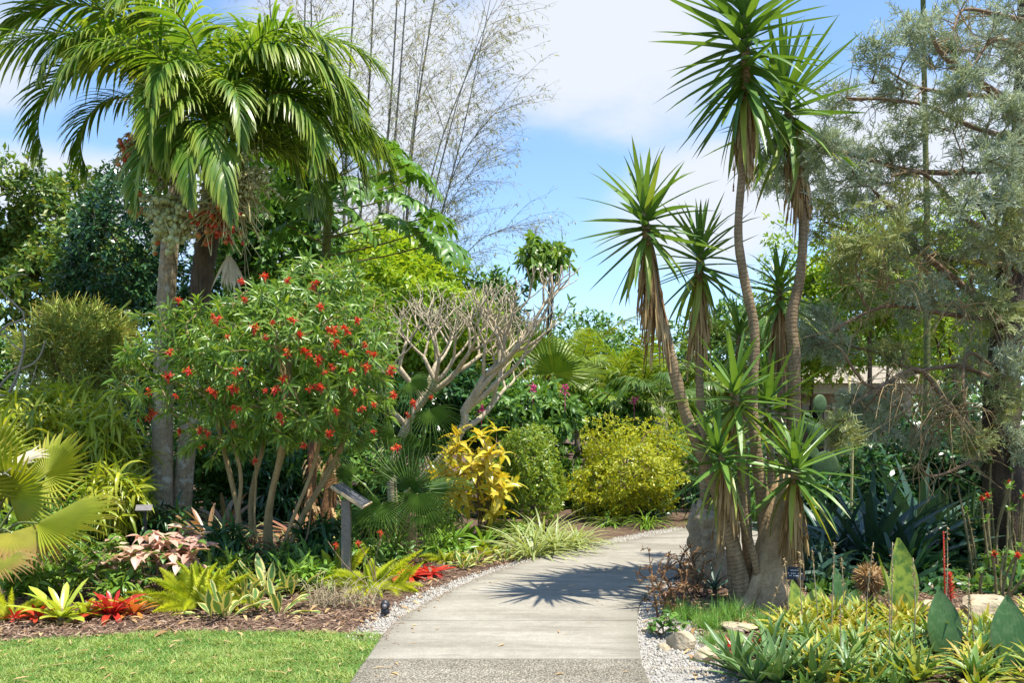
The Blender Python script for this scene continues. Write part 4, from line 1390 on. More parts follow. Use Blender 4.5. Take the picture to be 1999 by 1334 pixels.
# leafless grey shrub at the very left
gb = at(-30, 760, 13.0)
gs = thing('bare_shrub', 'leafless grey-branched shrub in front of the pencil bush', 'shrub', (gb[0], gb[1], 0))
mb = MB()
for (pp, r) in [([(-40, 1000), (-30, 800), (20, 760), (45, 690), (40, 640)], 0.03), ([(-30, 830), (10, 740), (60, 705), (90, 670)], 0.022), ([(-40, 700), (10, 640), (42, 615), (0, 560), (-20, 520)], 0.02),
                ([(-40, 640), (0, 660), (22, 640)], 0.016), ([(20, 760), (55, 755), (80, 715)], 0.014), ([(-20, 560), (30, 540), (60, 545)], 0.010), ([(45, 690), (20, 660), (12, 640)], 0.012)]:
    q = smooth_line([lp(x, y, 13.0, (gb[0], gb[1], 0)) + rng.normal(0, 0.03, 3) for x, y in pp], 14)
    tube(mb, q, np.linspace(r, r * 0.5, 14), 6)
part('branches', mb.mesh('bare_branches', M['twig_grey']), gs)

# yellow croton with broad leaves
kb = gnd(945, 1052); kb[2] = 0
ks = thing('croton_shrub', 'bright yellow broad-leaved croton beside the path bend', 'shrub', kb)
c = lp(930, 935, 11.8, kb)
KL = [one_leaf('croton_leaf', M['croton'], 0.27, 0.085, g, 6, 'lance', 0.35, 0.06) for g in (0.5, 0.9, 1.4)]
TP, TD = lumpy(50, (0.64, 0.5, 0.66), (0.45, 1.0), 0.14, 12, -0.98)
tb, td = skeleton([smooth_line([(U(-.1, .1), U(-.1, .1), -0.02), c * 0.5 + rng.normal(0, .05, 3), c + rng.normal(0, .1, 3)], 8) for _ in range(4)], TP + c, 0.12, 0.005, 0.4)
mb = MB()
for p, r in tb:
    tube(mb, p, r, 5)
part('stems', mb.mesh('croton_stems', M['bark_limb']), ks)
for p, dd in zip(TP + c, TD):
    a0 = U(0, 6.28)
    out = math.atan2(-dd[0], dd[1])
    for i in range(6):
        f = i / 5
        az = a0 + i * 2.4
        el = R(70 - 75 * f) + rng.normal(0, 0.15)
        # lean the rosette outwards
        m = Matrix.Rotation(out, 4, 'Z') @ Matrix.Rotation(-R(45) * (1 - max(dd[2], 0)), 4, 'X') @ Matrix.Rotation(az, 4, 'Z') @ Matrix.Rotation(el, 4, 'X')
        o = bpy.data.objects.new('leaf', KL[i % 3])
        col.objects.link(o)
        o.parent = ks
        o.matrix_basis = Matrix.Translation(Vector(p)) @ m @ Matrix.Scale(U(0.75, 1.12), 4)

# ------------------------------------------------------------------ bare plumeria
pb_ = np.array([*at(775, 1040, 12.9)[:2], 0.0])
pl = thing('plumeria_tree', 'leafless tree with a wide fan of thick pale branches', 'tree', pb_)
mb = MB()
tips = []


def fork(p, d, L, r, lev):
    k = max(4, int(L / 0.11))
    pts = [p]
    dd = nrm(d)
    bend = rng.normal(0, 0.16, 3)
    for i in range(k):
        dd = nrm(dd + (np.array([0, 0, 0.24]) + bend * 0.45 + rng.normal(0, 0.05, 3)) * (0.6 if lev < 2 else 1.0) * 0.55)
        pts.append(pts[-1] + dd * L / k)
    r1 = r * 0.82
    tube(mb, pts, np.linspace(r, r1, k + 1) * (1 + 0.06 * np.sin(np.arange(k + 1) * 1.7)), 7 if r > 0.03 else 5)
    e = pts[-1]
    if lev >= 6 or L < 0.10:
        tips.append((e, dd))
        return
    nb = 3 if rng.random() < 0.42 and lev < 5 else 2
    a0 = U(0, 6.28)
    ref = nrm(np.cross(dd, [0.3, 0.2, 1]))
    bb = np.cross(dd, ref)
    for j in range(nb):
        a = a0 + j * 2 * PI / nb + rng.normal(0, 0.3)
        sp = U(0.5, 0.8)
        nd = dd * math.cos(sp) + (ref * math.cos(a) + bb * math.sin(a)) * math.sin(sp) * np.array([1.25, 0.8, 0.55])
        fork(e - dd * 0.01, nd, L * U(0.62, 0.86), r1 * U(0.74, 0.86), lev + 1)


trk = smooth_line([np.array([0, 0, -0.05]), lp(800, 965, 12.8, pb_), lp(868, 890, 12.6, pb_), lp(905, 832, 12.6, pb_), lp(905, 800, 12.6, pb_)], 22)
tube(mb, trk, np.linspace(0.085, 0.055, 22), 10, jitter=0.03)
fork(trk[-1], np.array([0.95, -0.1, 0.5]), 0.72, 0.05, 1)
fork(trk[-1], np.array([0.5, -0.3, 0.7]), 0.58, 0.046, 1)
fork(trk[15], np.array([0.9, 0.4, 0.25]), 0.6, 0.045, 2)
lim = smooth_line([trk[-3], lp(945, 752, 12.5, pb_), lp(1000, 690, 12.4, pb_), lp(1035, 640, 12.4, pb_)], 14)
tube(mb, lim, np.linspace(0.05, 0.034, 14), 8, jitter=0.03)
fork(lim[-1], np.array([0.5, -0.1, 0.8]), 0.4, 0.03, 3)
fork(lim[-1], np.array([0.9, 0.1, 0.3]), 0.36, 0.03, 3)
fork(lim[7], np.array([0.2, -0.4, 0.9]), 0.44, 0.032, 3)
fork(lim[9], np.array([0.9, -0.3, 0.1]), 0.36, 0.028, 4)
tr2 = smooth_line([np.array([0.0, 0.05, -0.05]), lp(765, 930, 12.9, pb_), lp(790, 840, 12.9, pb_), lp(825, 775, 12.9, pb_)], 18)
tube(mb, tr2, np.linspace(0.08, 0.06, 18), 10, jitter=0.03)
fork(tr2[-1], np.array([0.95, -0.2, 0.35]), 0.66, 0.05, 1)
fork(tr2[-1], np.array([-0.6, -0.2, 0.7]), 0.56, 0.05, 1)
fork(tr2[-1], np.array([0.3, 0.3, 0.8]), 0.6, 0.05, 1)
fork(tr2[12], np.array([-0.7, -0.4, 0.5]), 0.58, 0.046, 1)
fork(tr2[14], np.array([0.7, -0.5, 0.5]), 0.6, 0.048, 1)
part('trunk', mb.mesh('plumeria', M['bark_plumeria']), pl)
mb = MB()
sel = [tips[i] for i in rng.permutation(len(tips))[:14]]
P, D, N = whorl(np.array([s[0] for s in sel]), np.array([s[1] for s in sel]), 3, 0.3, 1.0)
leaves(mb, P, D, N, U(0.06, 0.16, len(P)), 0.05, 0.8, 4, 'lance', 0.3)
part('young_leaves', mb.mesh('young_leaves', M['mid_green']), pl, kind='stuff')

# ------------------------------------------------------------------ papaya
def lobed(name, mat, Rd, lobes=7):
    """deeply lobed palmate leaf in the local XY plane, stalk at the origin, middle lobe along +Y, tips drooping"""
    mb = MB()
    for i in range(lobes):
        a = R(-150 + 300 * i / (lobes - 1))
        ln = Rd * (1 - 0.35 * (abs(a) / R(150)) ** 1.5)
        for (t0, da, l2, w2) in [(0.0, 0, 1.0, 0.20), (0.38, 0.75, 0.5, 0.13), (0.38, -0.75, 0.5, 0.13), (0.62, 0.7, 0.33, 0.10), (0.62, -0.7, 0.33, 0.10)]:
            o = np.array([math.sin(a), math.cos(a), 0]) * ln * t0
            o[2] = -0.25 * ln * t0 ** 2
            d = np.array([math.sin(a + da), math.cos(a + da), -0.1 - 0.5 * t0])
            leaves(mb, [o], [d], [[0, 0, 1]], ln * l2, Rd * w2 * 1.2, 0.5, 5, 'lance', 0.3, rnd=np.array([U(0, 0.1)]))
    return mb.mesh(name, mat)


PL = [lobed('papaya_leaf', M['papaya'], 0.52) for _ in range(2)]
yb = np.array([*at(640, 1000, 15.5)[:2], 0.0])
yt = thing('papaya_tree', 'papaya tree with lobed leaves on long stalks above the red-flowered shrub', 'tree', yb)
tp = smooth_line([(0, 0, -0.05), lp(636, 750, 15.4, yb), lp(634, 600, 15.2, yb), lp(640, 430, 15.0, yb), lp(650, 330, 15.0, yb)], 40)
mb = MB()
tube(mb, tp, np.interp(np.linspace(0, 1, 40), [0, 0.6, 1], [0.105, 0.085, 0.05]) * (1 + 0.03 * np.sin(np.arange(40) * 2.2)), 12)
part('trunk', mb.mesh('papaya_trunk', M['papaya_trunk']), yt)
ends = [(800, 320, -.3), (770, 290, .5), (705, 300, -.2), (830, 345, .2), (790, 380, -.6), (830, 452, -.5), (775, 425, .3), (870, 470, -.2), (700, 420, -.9), (560, 310, -.3), (520, 370, .3), (590, 270, .4), (650, 250, -.2), (700, 250, .5),
        (560, 440, -.7), (600, 380, -.9), (740, 350, .8), (500, 290, .2), (850, 420, .6), (680, 350, -.8)]
for (px, py, dy) in ends:
    s0 = tp[int(np.clip(np.interp(py, [250, 480], [39, 24]), 20, 39))]
    e = lp(px, py, 15.0 + dy, yb)
    v = e - s0
    stalk_part(yt, [s0, s0 + v * 0.5 + np.array([0, 0, -0.06 * np.linalg.norm(v) + 0.08]), e], 0.017, 0.010, M['stem_red'], 'petiole', 5, 7)
    az = math.atan2(-v[0], v[1])
    leafobj('leaf', PL[rng.integers(2)], yt, e, az, U(-0.75, -0.2), rng.normal(0, 0.3), U(1.05, 1.45))

# ------------------------------------------------------------------ bamboo
bb = np.array([*at(740, 900, 24.0)[:2], 0.0])
bt = thing('bamboo_clump', 'tall sparse clump of grey bamboo culms arching over the garden', 'bamboo', bb)
tw, lv = MB(), [[], [], []]
culms = [((560, 900), (555, 600), (545, 300), (520, -100), .06), ((585, 900), (588, 560), (590, 250), (600, -150), .06), ((610, 900), (612, 560), (610, 200), (605, -150), .05), ((660, 900), (668, 560), (680, 200), (700, -160), .06),
         ((690, 900), (700, 500), (722, 150), (735, -150), .055), ((720, 900), (735, 500), (762, 210), (782, -120), .06), ((735, 900), (752, 480), (772, 260), (800, -100), .06), ((750, 900), (790, 480), (812, 230), (862, -80), .06),
         ((760, 900), (800, 560), (860, 280), (950, 60), .035), ((765, 900), (820, 600), (890, 330), (985, 200), .03), ((770, 900), (840, 620), (925, 480), (1010, 440), .025), ((760, 900), (810, 560), (890, 210), (960, 20), .03),
         ((700, 900), (690, 560), (660, 250), (610, 0), .04), ((745, 900), (780, 520), (800, 300), (830, 60), .035), ((770, 900), (830, 560), (905, 250), (965, -40), .03), ((755, 900), (800, 600), (860, 430), (945, 300), .025)]
for ci, (a, b, c, d, r) in enumerate(culms):
    dep = 24 + U(-1.2, 1.5)
    q = smooth_line([lp(*a, dep, bb) * np.array([1, 1, 0]) + [0, 0, -0.05], lp(*b, dep, bb), lp(*c, dep, bb), lp(*d, dep, bb)], 34)
    mb = MB()
    f = np.linspace(0, 1, 34)
    tube(mb, q, r * (1 - 0.8 * f ** 1.3), 7)
    part('culm', mb.mesh('culm', M['culm']), bt)
    thin = r < 0.04
    nb = 40 if thin else 40
    for j in range(nb):
        i = int(U(9 if thin else 12, 33))
        p = q[i]
        T = nrm(q[min(i + 1, 33)] - q[i - 1])
        sd = nrm(rng.normal(0, 1, 3) * [1, .7, .3])
        if U(0, 1) < 0.45:
            sd[0] = abs(sd[0])
        L = U(0.6, 2.2) * (1.0 if thin else 0.9)
        dd = nrm(T * 0.8 + sd * 0.6)
        pts = [p]
        for s in range(6):
            dd = nrm(dd + np.array([0, 0, -0.07]) + rng.normal(0, 0.06, 3))
            pts.append(pts[-1] + dd * L / 6)
        tube(tw, pts, np.linspace(0.008, 0.003, 7), 3, cap=False)
        for s in range(2, 7):
            for _ in range(2):
                dd2 = nrm(dd + rng.normal(0, 0.6, 3))
                L2 = U(0.15, 0.6)
                e = pts[s] + dd2 * L2 + np.array([0, 0, -0.1 * L2])
                tube(tw, [pts[s], (pts[s] + e) / 2 + [0, 0, 0.02], e], [0.004, 0.003, 0.002], 3, cap=False)
                kk = rng.integers(1, 5)
                for _ in range(kk):
                    lv[0].append(e - dd2 * U(0, L2 * 0.5)); lv[1].append(dd2 + rng.normal(0, 0.5, 3)); lv[2].append(rng.normal(0, 0.4, 3) + [0, 0, 1])
part('twigs', tw.mesh('bamboo_twigs', M['twig_grey']), bt, kind='stuff')
mb = MB()
leaves(mb, np.array(lv[0]), np.array(lv[1]), np.array(lv[2]), U(0.09, 0.17, len(lv[0])), 0.026, 1.0, 2, 'lance')
part('foliage', mb.mesh('bamboo_leaves', M['bamboo']), bt, kind='stuff')

# ------------------------------------------------------------------ fan palms and palmettos
def aim(o_pos, me, parent, d, roll=0.0, s=1.0, name='leaf', up=(0, 0, 1)):
    """place a leaf mesh (along +Y, upper side +Z) pointing along d with its face towards up"""
    y = Vector(tuple(d)).normalized()
    z = Vector(tuple(up))
    z = (z - y * z.dot(y))
    z = z.normalized() if z.length > 1e-4 else Vector((1, 0, 0))
    x = y.cross(z)
    m = Matrix((x, y, z)).transposed().to_4x4() @ Matrix.Rotation(roll, 4, 'Y')
    o = bpy.data.objects.new(name, me)
    col.objects.link(o)
    o.parent = parent
    o.matrix_basis = Matrix.Translation(Vector(tuple(o_pos))) @ m @ Matrix.Scale(s, 4)
    return o


def fanplant(label, base, specs, meshes, stalkmat, core=None, r=(0.016, 0.009), cat='palm', name='fan_palm', group=None):
    """specs: (px, py, depth, direction, face, scale, mesh index) of every leaf"""
    t = thing(name, label, cat, base, group=group)
    for (px, py, d, dr_, up, s, mi) in specs:
        o = lp(px, py, d, base)
        b = np.array([U(-.05, .05), U(-.05, .05), (core or 0.02)])
        stalk_part(t, [b, b * 0.45 + o * 0.55 + np.array([0, 0, 0.12]), o], r[0], r[1], stalkmat, 'petiole', 6, 9)
        aim(o, meshes[mi], t, dr_, rng.normal(0, 0.1), s, 'leaf', up)
    if core:
        mb = MB()
        tube(mb, [(0, 0, -0.05), (0, 0, core * 0.6), (0, 0, core)], [0.09, 0.1, 0.07], 10, jitter=0.1)
        part('trunk', mb.mesh('fan_trunk', M['bark_dark']), t)
    return t


FY = fan('fan_leaf', M['fan_yellow'], 0.58, 40, 290, 0.6, 0.1, 0.25)
FY2 = fan('fan_leaf', M['fan_yellow'], 0.7, 30, 95, 0.62, 0.03, 0.15)
FD = fan('fan_leaf', M['fan_dry'], 0.6, 34, 180, 0.66, 0.05, 0.6)
FP = fan('fan_leaf', M['dry_pale'], 0.5, 26, 170, 0.6, 0.4, 0.5)
lb = gnd(-20, 1128); lb[2] = 0
fanplant('yellow-green fan palm with one bleached torn leaf, at the lawn end', lb,
         [(15, 965, 8.5, (0.35, -0.35, 0.8), (0.15, -1, 0.35), 1.05, 0), (90, 930, 9.2, (0.6, 0.2, 0.75), (-.3, -1, 0.6), 0.95, 0), (72, 1022, 8.0, (1, -0.3, 0.05), (0.05, -0.75, 0.8), 1.25, 1),
          (20, 1040, 7.9, (0.75, -0.5, -0.42), (0.3, -0.6, 1), 0.95, 2), (0, 925, 8.6, (0.9, -0.1, 0.1), (0, -0.5, 1), 1.0, 3), (-20, 1100, 7.5, (0.8, -0.5, -0.15), (0, -0.3, 1), 0.7, 2),
          (-60, 950, 8.3, (-0.6, -0.2, 0.8), (0.3, -1, 0.4), 1.1, 0), (-90, 1040, 8.0, (-0.9, -0.3, 0.3), (0, -0.5, 1), 1.0, 1), (-20, 900, 9.2, (-0.1, 0.1, 1), (0.1, -1, 0.2), 1.0, 0)],
         [FY, FY2, FD, FP], M['stem_green'], 0.25)
FG = fan('fan_leaf', M['fan_green'], 0.6, 34, 240, 0.26, -0.05, 0.9)
FG2 = fan('fan_leaf', M['fan_green'], 0.58, 30, 190, 0.25, -0.1, 1.1)
gb2 = gnd(770, 1096); gb2[2] = 0
fanplant('green fan palm with split drooping leaves beside the tilted sign panel', gb2,
         [(745, 985, 9.6, (-0.35, -0.45, -0.75), (-0.2, -1, 0.3), 1.05, 0), (815, 965, 9.4, (0.08, -0.4, -0.85), (0.3, -1, 0.2), 1.1, 1), (800, 955, 9.6, (0.35, -0.1, 0.8), (0.3, -0.8, 0.7), 0.9, 0), (720, 1010, 9.9, (-0.8, -0.2, -0.2), (-0.2, -0.7, 0.8), 0.9, 0),
          (840, 960, 9.9, (0.85, -0.1, 0.25), (0, -0.6, 1), 0.9, 1), (690, 930, 10.2, (-0.8, 0.0, 0.3), (0, -0.8, 0.8), 0.95, 1), (770, 930, 10.4, (-0.1, 0.2, 0.9), (0, -1, 0.4), 1.0, 0), (830, 1010, 9.6, (0.5, -0.5, -0.5), (0.2, -0.8, 0.6), 0.8, 0)],
         [FG, FG2], M['stem_green'], 0.2)
gb3 = np.array([*at(800, 1080, 10.9)[:2], 0.0])
fanplant('taller fan palm with torn leaves between the red-flowered shrub and croton', gb3,
         [(838, 800, 10.3, (0.5, -0.5, -0.75), (0.3, -1, 0.4), 1.1, 1), (800, 745, 10.8, (0.75, -0.2, -0.4), (0, -0.7, 0.9), 1.05, 1), (820, 860, 10.4, (-0.2, -0.5, -0.85), (-0.2, -1, 0.2), 1.0, 0), (770, 850, 11.1, (-0.5, -0.2, -0.4), (0, -0.8, 0.6), 0.9, 0)],
         [FG, FG2], M['stem_green'], 0.5)
# clumps of low palmetto and grassy leaves under the shrub, far fan palm
FB = fan('fan_leaf', M['fan_bright'], 0.75, 34, 230, 0.5, 0.1, 0.45)
fb = np.array([*at(1085, 960, 18.2)[:2], 0.0])
fanplant('yellow-green fan palm among the plumeria branches, above the magenta-flowered shrub', fb,
         [(1080, 730, 17.8, (0.35, -0.3, 0.8), (-0.2, -1, 0.2), 1.1, 0), (1110, 740, 18.2, (0.9, -0.2, 0.1), (0, -0.6, 1), 1.1, 0), (1000, 700, 18.4, (-0.6, -0.1, 0.7), (0.2, -1, 0.4), 1.1, 0), (1120, 800, 17.8, (0.7, -0.4, -0.5), (0, -0.8, 0.6), 1.0, 0),
          (950, 640, 18.9, (0.1, 0.1, 1), (0, -1, 0.3), 1.1, 0), (1050, 690, 18.9, (0.1, 0.1, 1), (0, -1, 0.3), 1.0, 0), (930, 790, 18.3, (-0.4, -0.5, -0.5), (0, -1, 0.4), 0.9, 0)],
         [FB], M['stem_green'], 1.0, (0.03, 0.015))

# ------------------------------------------------------------------ bed plants in front of the shrub
BL = {k: [one_leaf('bromeliad_leaf', M['brom_' + k], L, w, g, 6, 'brom', 0.35) for g in (0.3, 0.8, 1.3)] for k, L, w in (('lime', 0.36, 0.062), ('red', 0.24, 0.05), ('orange', 0.22, 0.045), ('green', 0.42, 0.07), ('bronze', 0.75, 0.085))}


def brom(label, px, py, kind, n, s, el=(80, 5), group=None, cat='bromeliad', name='bromeliad', z=0.03):
    b = gnd(px, py)
    b[2] = 0
    t = thing(name, label, cat, b, group=group)
    mb = MB()
    tube(mb, [(0, 0, -0.03), (0, 0, 0.05 * s + z)], [0.035 * s, 0.02 * s], 7)
    part('stem', mb.mesh('brom_stem', M['bark_limb']), t)
    rosette(t, BL[kind], n, el[0], el[1], (0, 0, z), (0.8 * s, 1.1 * s), 0.035 * s)
    return t


brom('lime green bromeliad with broad pale leaves at the mulch edge', 120, 1212, 'lime', 20, 1.15)
brom('smaller lime bromeliad between the pale and the red rosettes', 168, 1208, 'lime', 14, 0.8)
brom('upright red bromeliad cluster at the mulch edge', 218, 1206, 'red', 30, 1.15, (85, 15))
brom('orange-yellow bromeliad next to the red cluster', 262, 1203, 'orange', 18, 1.0, (80, 10))
brom('dark red bromeliad tucked under the lime one', 72, 1212, 'red', 14, 0.8, (70, 0))
brom('small red bromeliad under the yellow fan palm', 28, 1215, 'red', 10, 0.6, (70, 10))
for i, (px, py, lab) in enumerate([(800, 1132, 'low spreading red bromeliad at the path edge beside the lime fern'), (838, 1126, 'red bromeliad on the path side of the low red patch'), (822, 1118, 'red bromeliad behind the low red patch')]):
    brom(lab, px, py, 'red', 16, 1.15, (45, 5))
for px, py, lab in [(880, 1075, 'broad-leaved green bromeliad under the fan palm'), (915, 1062, 'green bromeliad at the foot of the yellow croton'), (860, 1052, 'green bromeliad behind the fan palm leaves'), (945, 1072, 'arching green bromeliad next to the striped grass')]:
    brom(lab, px, py, 'green', 18, 1.1, (75, 10))
for px, py, s, lab in [(405, 1062, 1.0, 'large bronze bromeliad right of the palm trunks'), (440, 1040, 1.1, 'tall bronze bromeliad behind the shrub stems'), (395, 1100, 0.6, 'small bronze bromeliad beside the pink-leaved shrub'),
                       (590, 1060, 0.9, 'bronze bromeliad behind the forked tan stems'), (620, 1085, 0.8, 'bronze-green bromeliad left of the sign post')]:
    brom(lab, px, py, 'bronze', 18, s, (75, 15))
SG = [one_leaf('striped_leaf', M['liriope'], 0.95, 0.04, g, 8, 'sword', 0.4) for g in (0.8, 1.5, 2.2)]
for px, py, s, lab in [(455, 1085, 0.95, 'arching striped spider-leaved plant between shrub stems and bromeliads'), (565, 1095, 0.9, 'arching striped plant under the middle of the red-flowered shrub'), (640, 1065, 0.9, 'arching grey-striped plant behind the sign post'), (410, 1075, 0.7, 'striped arching plant beside the slim palm')]:
    b = gnd(px, py); b[2] = 0
    t = thing('striped_plant', lab, 'plant', b)
    rosette(t, SG, 34, 78, 12, (0, 0, 0.02), (0.7 * s, 1.1 * s), 0.04)

# foxtail ferns
def plume(name, L, n, r, g):
    mb = MB()
    k = 14
    p = [np.zeros(3)]
    d = np.array([0, 1.0, 0])
    for i in range(k):
        d = nrm(d + np.array([0, 0, -g / k]))
        p.append(p[-1] + d * L / k)
    p = np.array(p)
    tube(mb, p, np.linspace(0.005, 0.002, k + 1), 4, 0)
    t = U(0.06, 1.0, n)
    P = np.column_stack([np.interp(t * k, np.arange(k + 1), p[:, c]) for c in range(3)])
    T = nrm(np.column_stack([np.interp(t * k, np.arange(k + 1), np.gradient(p[:, c])) for c in range(3)]))
    a = nrm(np.cross(T, rng.normal(0, 1, (n, 3))))
    rad = r * np.interp(t, [0, 0.15, 0.55, 1], [0.5, 1.0, 0.9, 0.12])
    leaves(mb, P, a + T * 0.45, T, rad * U(0.6, 1.15, n), 0.0065, 0.1, 1, 'const', rnd=cl(0.35 * rng.random(n) + 0.5 * t))
    return mb.mesh(name, M['fern'])


FX = [plume('fern_plume', 0.54, 1100, 0.072, g) for g in (0.3, 0.8, 1.4)]


def fern(label, px, py, n, s, el=(85, 20)):
    b = gnd(px, py); b[2] = 0
    t = thing('foxtail_fern', label, 'fern', b)
    rosette(t, FX, n, el[0], el[1], (0, 0, 0.0), (0.75 * s, 1.1 * s), 0.07 * s, 'plume')


fern('bright green foxtail fern between the pink shrub and cream-edged plants', 375, 1188, 16, 1.0)
fern('foxtail fern plumes leaning against the pink-leaved shrub', 415, 1178, 10, 1.0)
fern('lime foxtail fern in front of the sign post', 720, 1150, 16, 1.05, (70, 8))
fern('foxtail fern spilling toward the gravel by the path', 762, 1152, 14, 0.9, (60, 0))
fern('foxtail fern left of the sign post', 655, 1135, 11, 0.95)
fern('small foxtail fern under the yellow fan palm', 20, 1208, 12, 0.65)
fern('small foxtail fern behind the path-side red bromeliads', 868, 1098, 10, 0.7, (60, 5))
fern('foxtail fern tuft beside the striped grass', 960, 1082, 8, 0.6, (60, 5))

# cream-edged snake plants
VL = [one_leaf('cream_edged_leaf', M['varieg'], 0.36, 0.088, g, 7, 'obov', 0.4, 0.12) for g in (-0.3, 0.3, 1.0)]
for (px, py, n, s, lab) in [(480, 1168, 12, 0.95, 'cream-edged snake plant clump in front of the shrub stems'), (520, 1160, 14, 1.05, 'tall cream-edged snake plant clump below the forked stems'), (545, 1200, 9, 0.9, 'single cream-edged rosette on open mulch'),
                            (440, 1205, 12, 0.95, 'cream-edged rosette flopping toward the lawn'), (570, 1162, 10, 0.9, 'cream-edged clump beside the dry grass tuft'), (415, 1208, 9, 0.8, 'low cream-edged rosette nearest the foxtail fern'), (498, 1190, 8, 0.75, 'small cream-edged rosette between the larger clumps')]:
    b = gnd(px, py); b[2] = 0
    t = thing('snake_plant', lab, 'plant', b)
    rosette(t, VL, n, 85, 12, (0, 0, 0.0), (0.75 * s, 1.15 * s), 0.06)
VY = [one_leaf('gold_edged_leaf', M['varieg'], 0.2, 0.06, g, 6, 'obov', 0.4, 0.1) for g in (0.2, 0.8)]
for (px, py, lab) in [(905, 1110, 'dwarf gold-edged rosette at the path edge'), (930, 1100, 'dwarf gold-edged rosette nearest the striped grass'), (890, 1098, 'dwarf gold-edged rosette behind the path-edge pair'), (985, 1094, 'lone dwarf gold-edged rosette under the striped grass')]:
    b = gnd(px, py); b[2] = 0
    t = thing('snake_plant', lab, 'plant', b)
    rosette(t, VY, 13, 80, 10, (0, 0, 0.0), (0.9, 1.3), 0.05)

# striped grass clumps by the path
LG = [one_leaf('striped_grass_leaf', M['liriope'], 0.74, 0.03, g, 7, 'strap', 0.3) for g in (1.2, 2.0, 2.9)]
for (px, py, n, s, lab) in [(1040, 1088, 90, 1.0, 'striped grass clump spilling over the path edge'), (1085, 1078, 90, 1.05, 'middle striped grass clump along the path'), (1125, 1068, 80, 0.95, 'striped grass clump at the far end of the row'), (1060, 1062, 80, 1.1, 'striped grass clump behind the row by the lime shrub'), (1015, 1075, 50, 0.9, 'striped grass clump next to the green bromeliads')]:
    b = gnd(px, py); b[2] = 0
    t = thing('striped_grass', lab, 'grass clump', b, group='striped grass along the path')
    rosette(t, LG, n, 88, 25, (0, 0, 0.0), (0.7 * s, 1.15 * s), 0.1)
for (px, py, lab) in [(1262, 1032, 'loose green grass tuft beyond the path bend'), (1375, 1035, 'green grass tuft beside the stump across the path'), (1185, 1028, 'grass tuft at the foot of the golden shrub')]:
    b = gnd(px, py); b[2] = 0
    t = thing('grass_tuft', lab, 'grass clump', b)
    mb = MB()
    k = 60
    th = U(0, 6.28, k); tl = U(0.2, 1.2, k)
    leaves(mb, rng.normal(0, .05, (k, 3)) * [1, 1, 0], np.column_stack([np.cos(th) * tl, np.sin(th) * tl, np.ones(k)]), np.column_stack([-np.cos(th), -np.sin(th), tl]), U(0.3, 0.6, k), 0.018, 1.8, 5, 'strap', 0.3)
    part('blades', mb.mesh('blades', M['brom_green']), t, kind='stuff')

# pink-leaved and green-leaved small shrubs
def leafy(label, px, py, h, rx, n, meshes, mix, name='leafy_shrub'):
    b = gnd(px, py); b[2] = 0
    t = thing(name, label, 'shrub', b)
    TP, TD = lumpy(n, (rx, rx * 0.7, h * 0.5), (0.5, 1.0), 0.15, px, -0.7)
    TP = TP + [0, 0, h * 0.58]
    tb, td = skeleton([smooth_line([(U(-.05, .05), U(-.05, .05), -0.02), (U(-.1, .1), U(-.1, .1), h * 0.3), (U(-.2, .2), U(-.1, .1), h * 0.6)], 6) for _ in range(4)], TP, 0.08, 0.0035, 0.4)
    mb = MB()
    for p, r in tb:
        tube(mb, p, r, 4)
    part('stems', mb.mesh('stems', M['bark_limb']), t)
    for p, d in zip(TP, TD):
        top = p[2] > h * 0.45
        a0 = U(0, 6.28)
        for i in range(5):
            me = meshes[0] if (top and rng.random() < mix) else meshes[1]
            leafobj('leaf', me, t, p, a0 + i * 1.26 + rng.normal(0, .2), U(-0.5, 0.5), rng.normal(0, 0.2), U(0.65, 1.1))


PKL = [one_leaf('pink_leaf', M['pink'], 0.145, 0.085, 0.5, 5, 'ovate', 0.3), one_leaf('green_leaf', M['mid_green'], 0.12, 0.065, 0.7, 5, 'ovate', 0.3)]
GRL = [one_leaf('round_leaf', M['shrub_green'], 0.11, 0.075, 0.6, 5, 'ovate', 0.25)] * 2
leafy('shrub with pale pink and cream leaves in front of the palms', 305, 1165, 0.6, 0.44, 50, PKL, 0.75)
leafy('pink-leaved shrub nearest the foxtail fern', 358, 1150, 0.6, 0.28, 26, PKL, 0.85)
leafy('small green round-leaved shrub left of the pink one', 180, 1170, 0.55, 0.36, 48, GRL, 0)
leafy('green shrub with a few pink tips below the label stake', 235, 1150, 0.5, 0.25, 22, [PKL[0], GRL[0]], 0.25)
# dark groundcover between
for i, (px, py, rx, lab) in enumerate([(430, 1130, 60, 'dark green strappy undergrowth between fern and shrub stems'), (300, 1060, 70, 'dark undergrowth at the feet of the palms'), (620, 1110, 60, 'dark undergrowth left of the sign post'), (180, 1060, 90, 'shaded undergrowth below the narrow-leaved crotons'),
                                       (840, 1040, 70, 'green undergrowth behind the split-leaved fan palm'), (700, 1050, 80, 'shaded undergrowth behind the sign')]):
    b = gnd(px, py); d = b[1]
    shrub('undergrowth_plant', lab, 'plant', (b[0], b[1], 0), (0, 0, 0.28), (rx / F * d, 0.35, 0.3), n=420, L=0.3, Wd=0.04, mat=M['dark_green'] if i != 4 else M['shrub_green'], stemmat=M['bark_dark'], prof='strap', g=1.8, S=4, k=8, nst=20, seed=60 + i, up=0.8, zmin=-0.3)

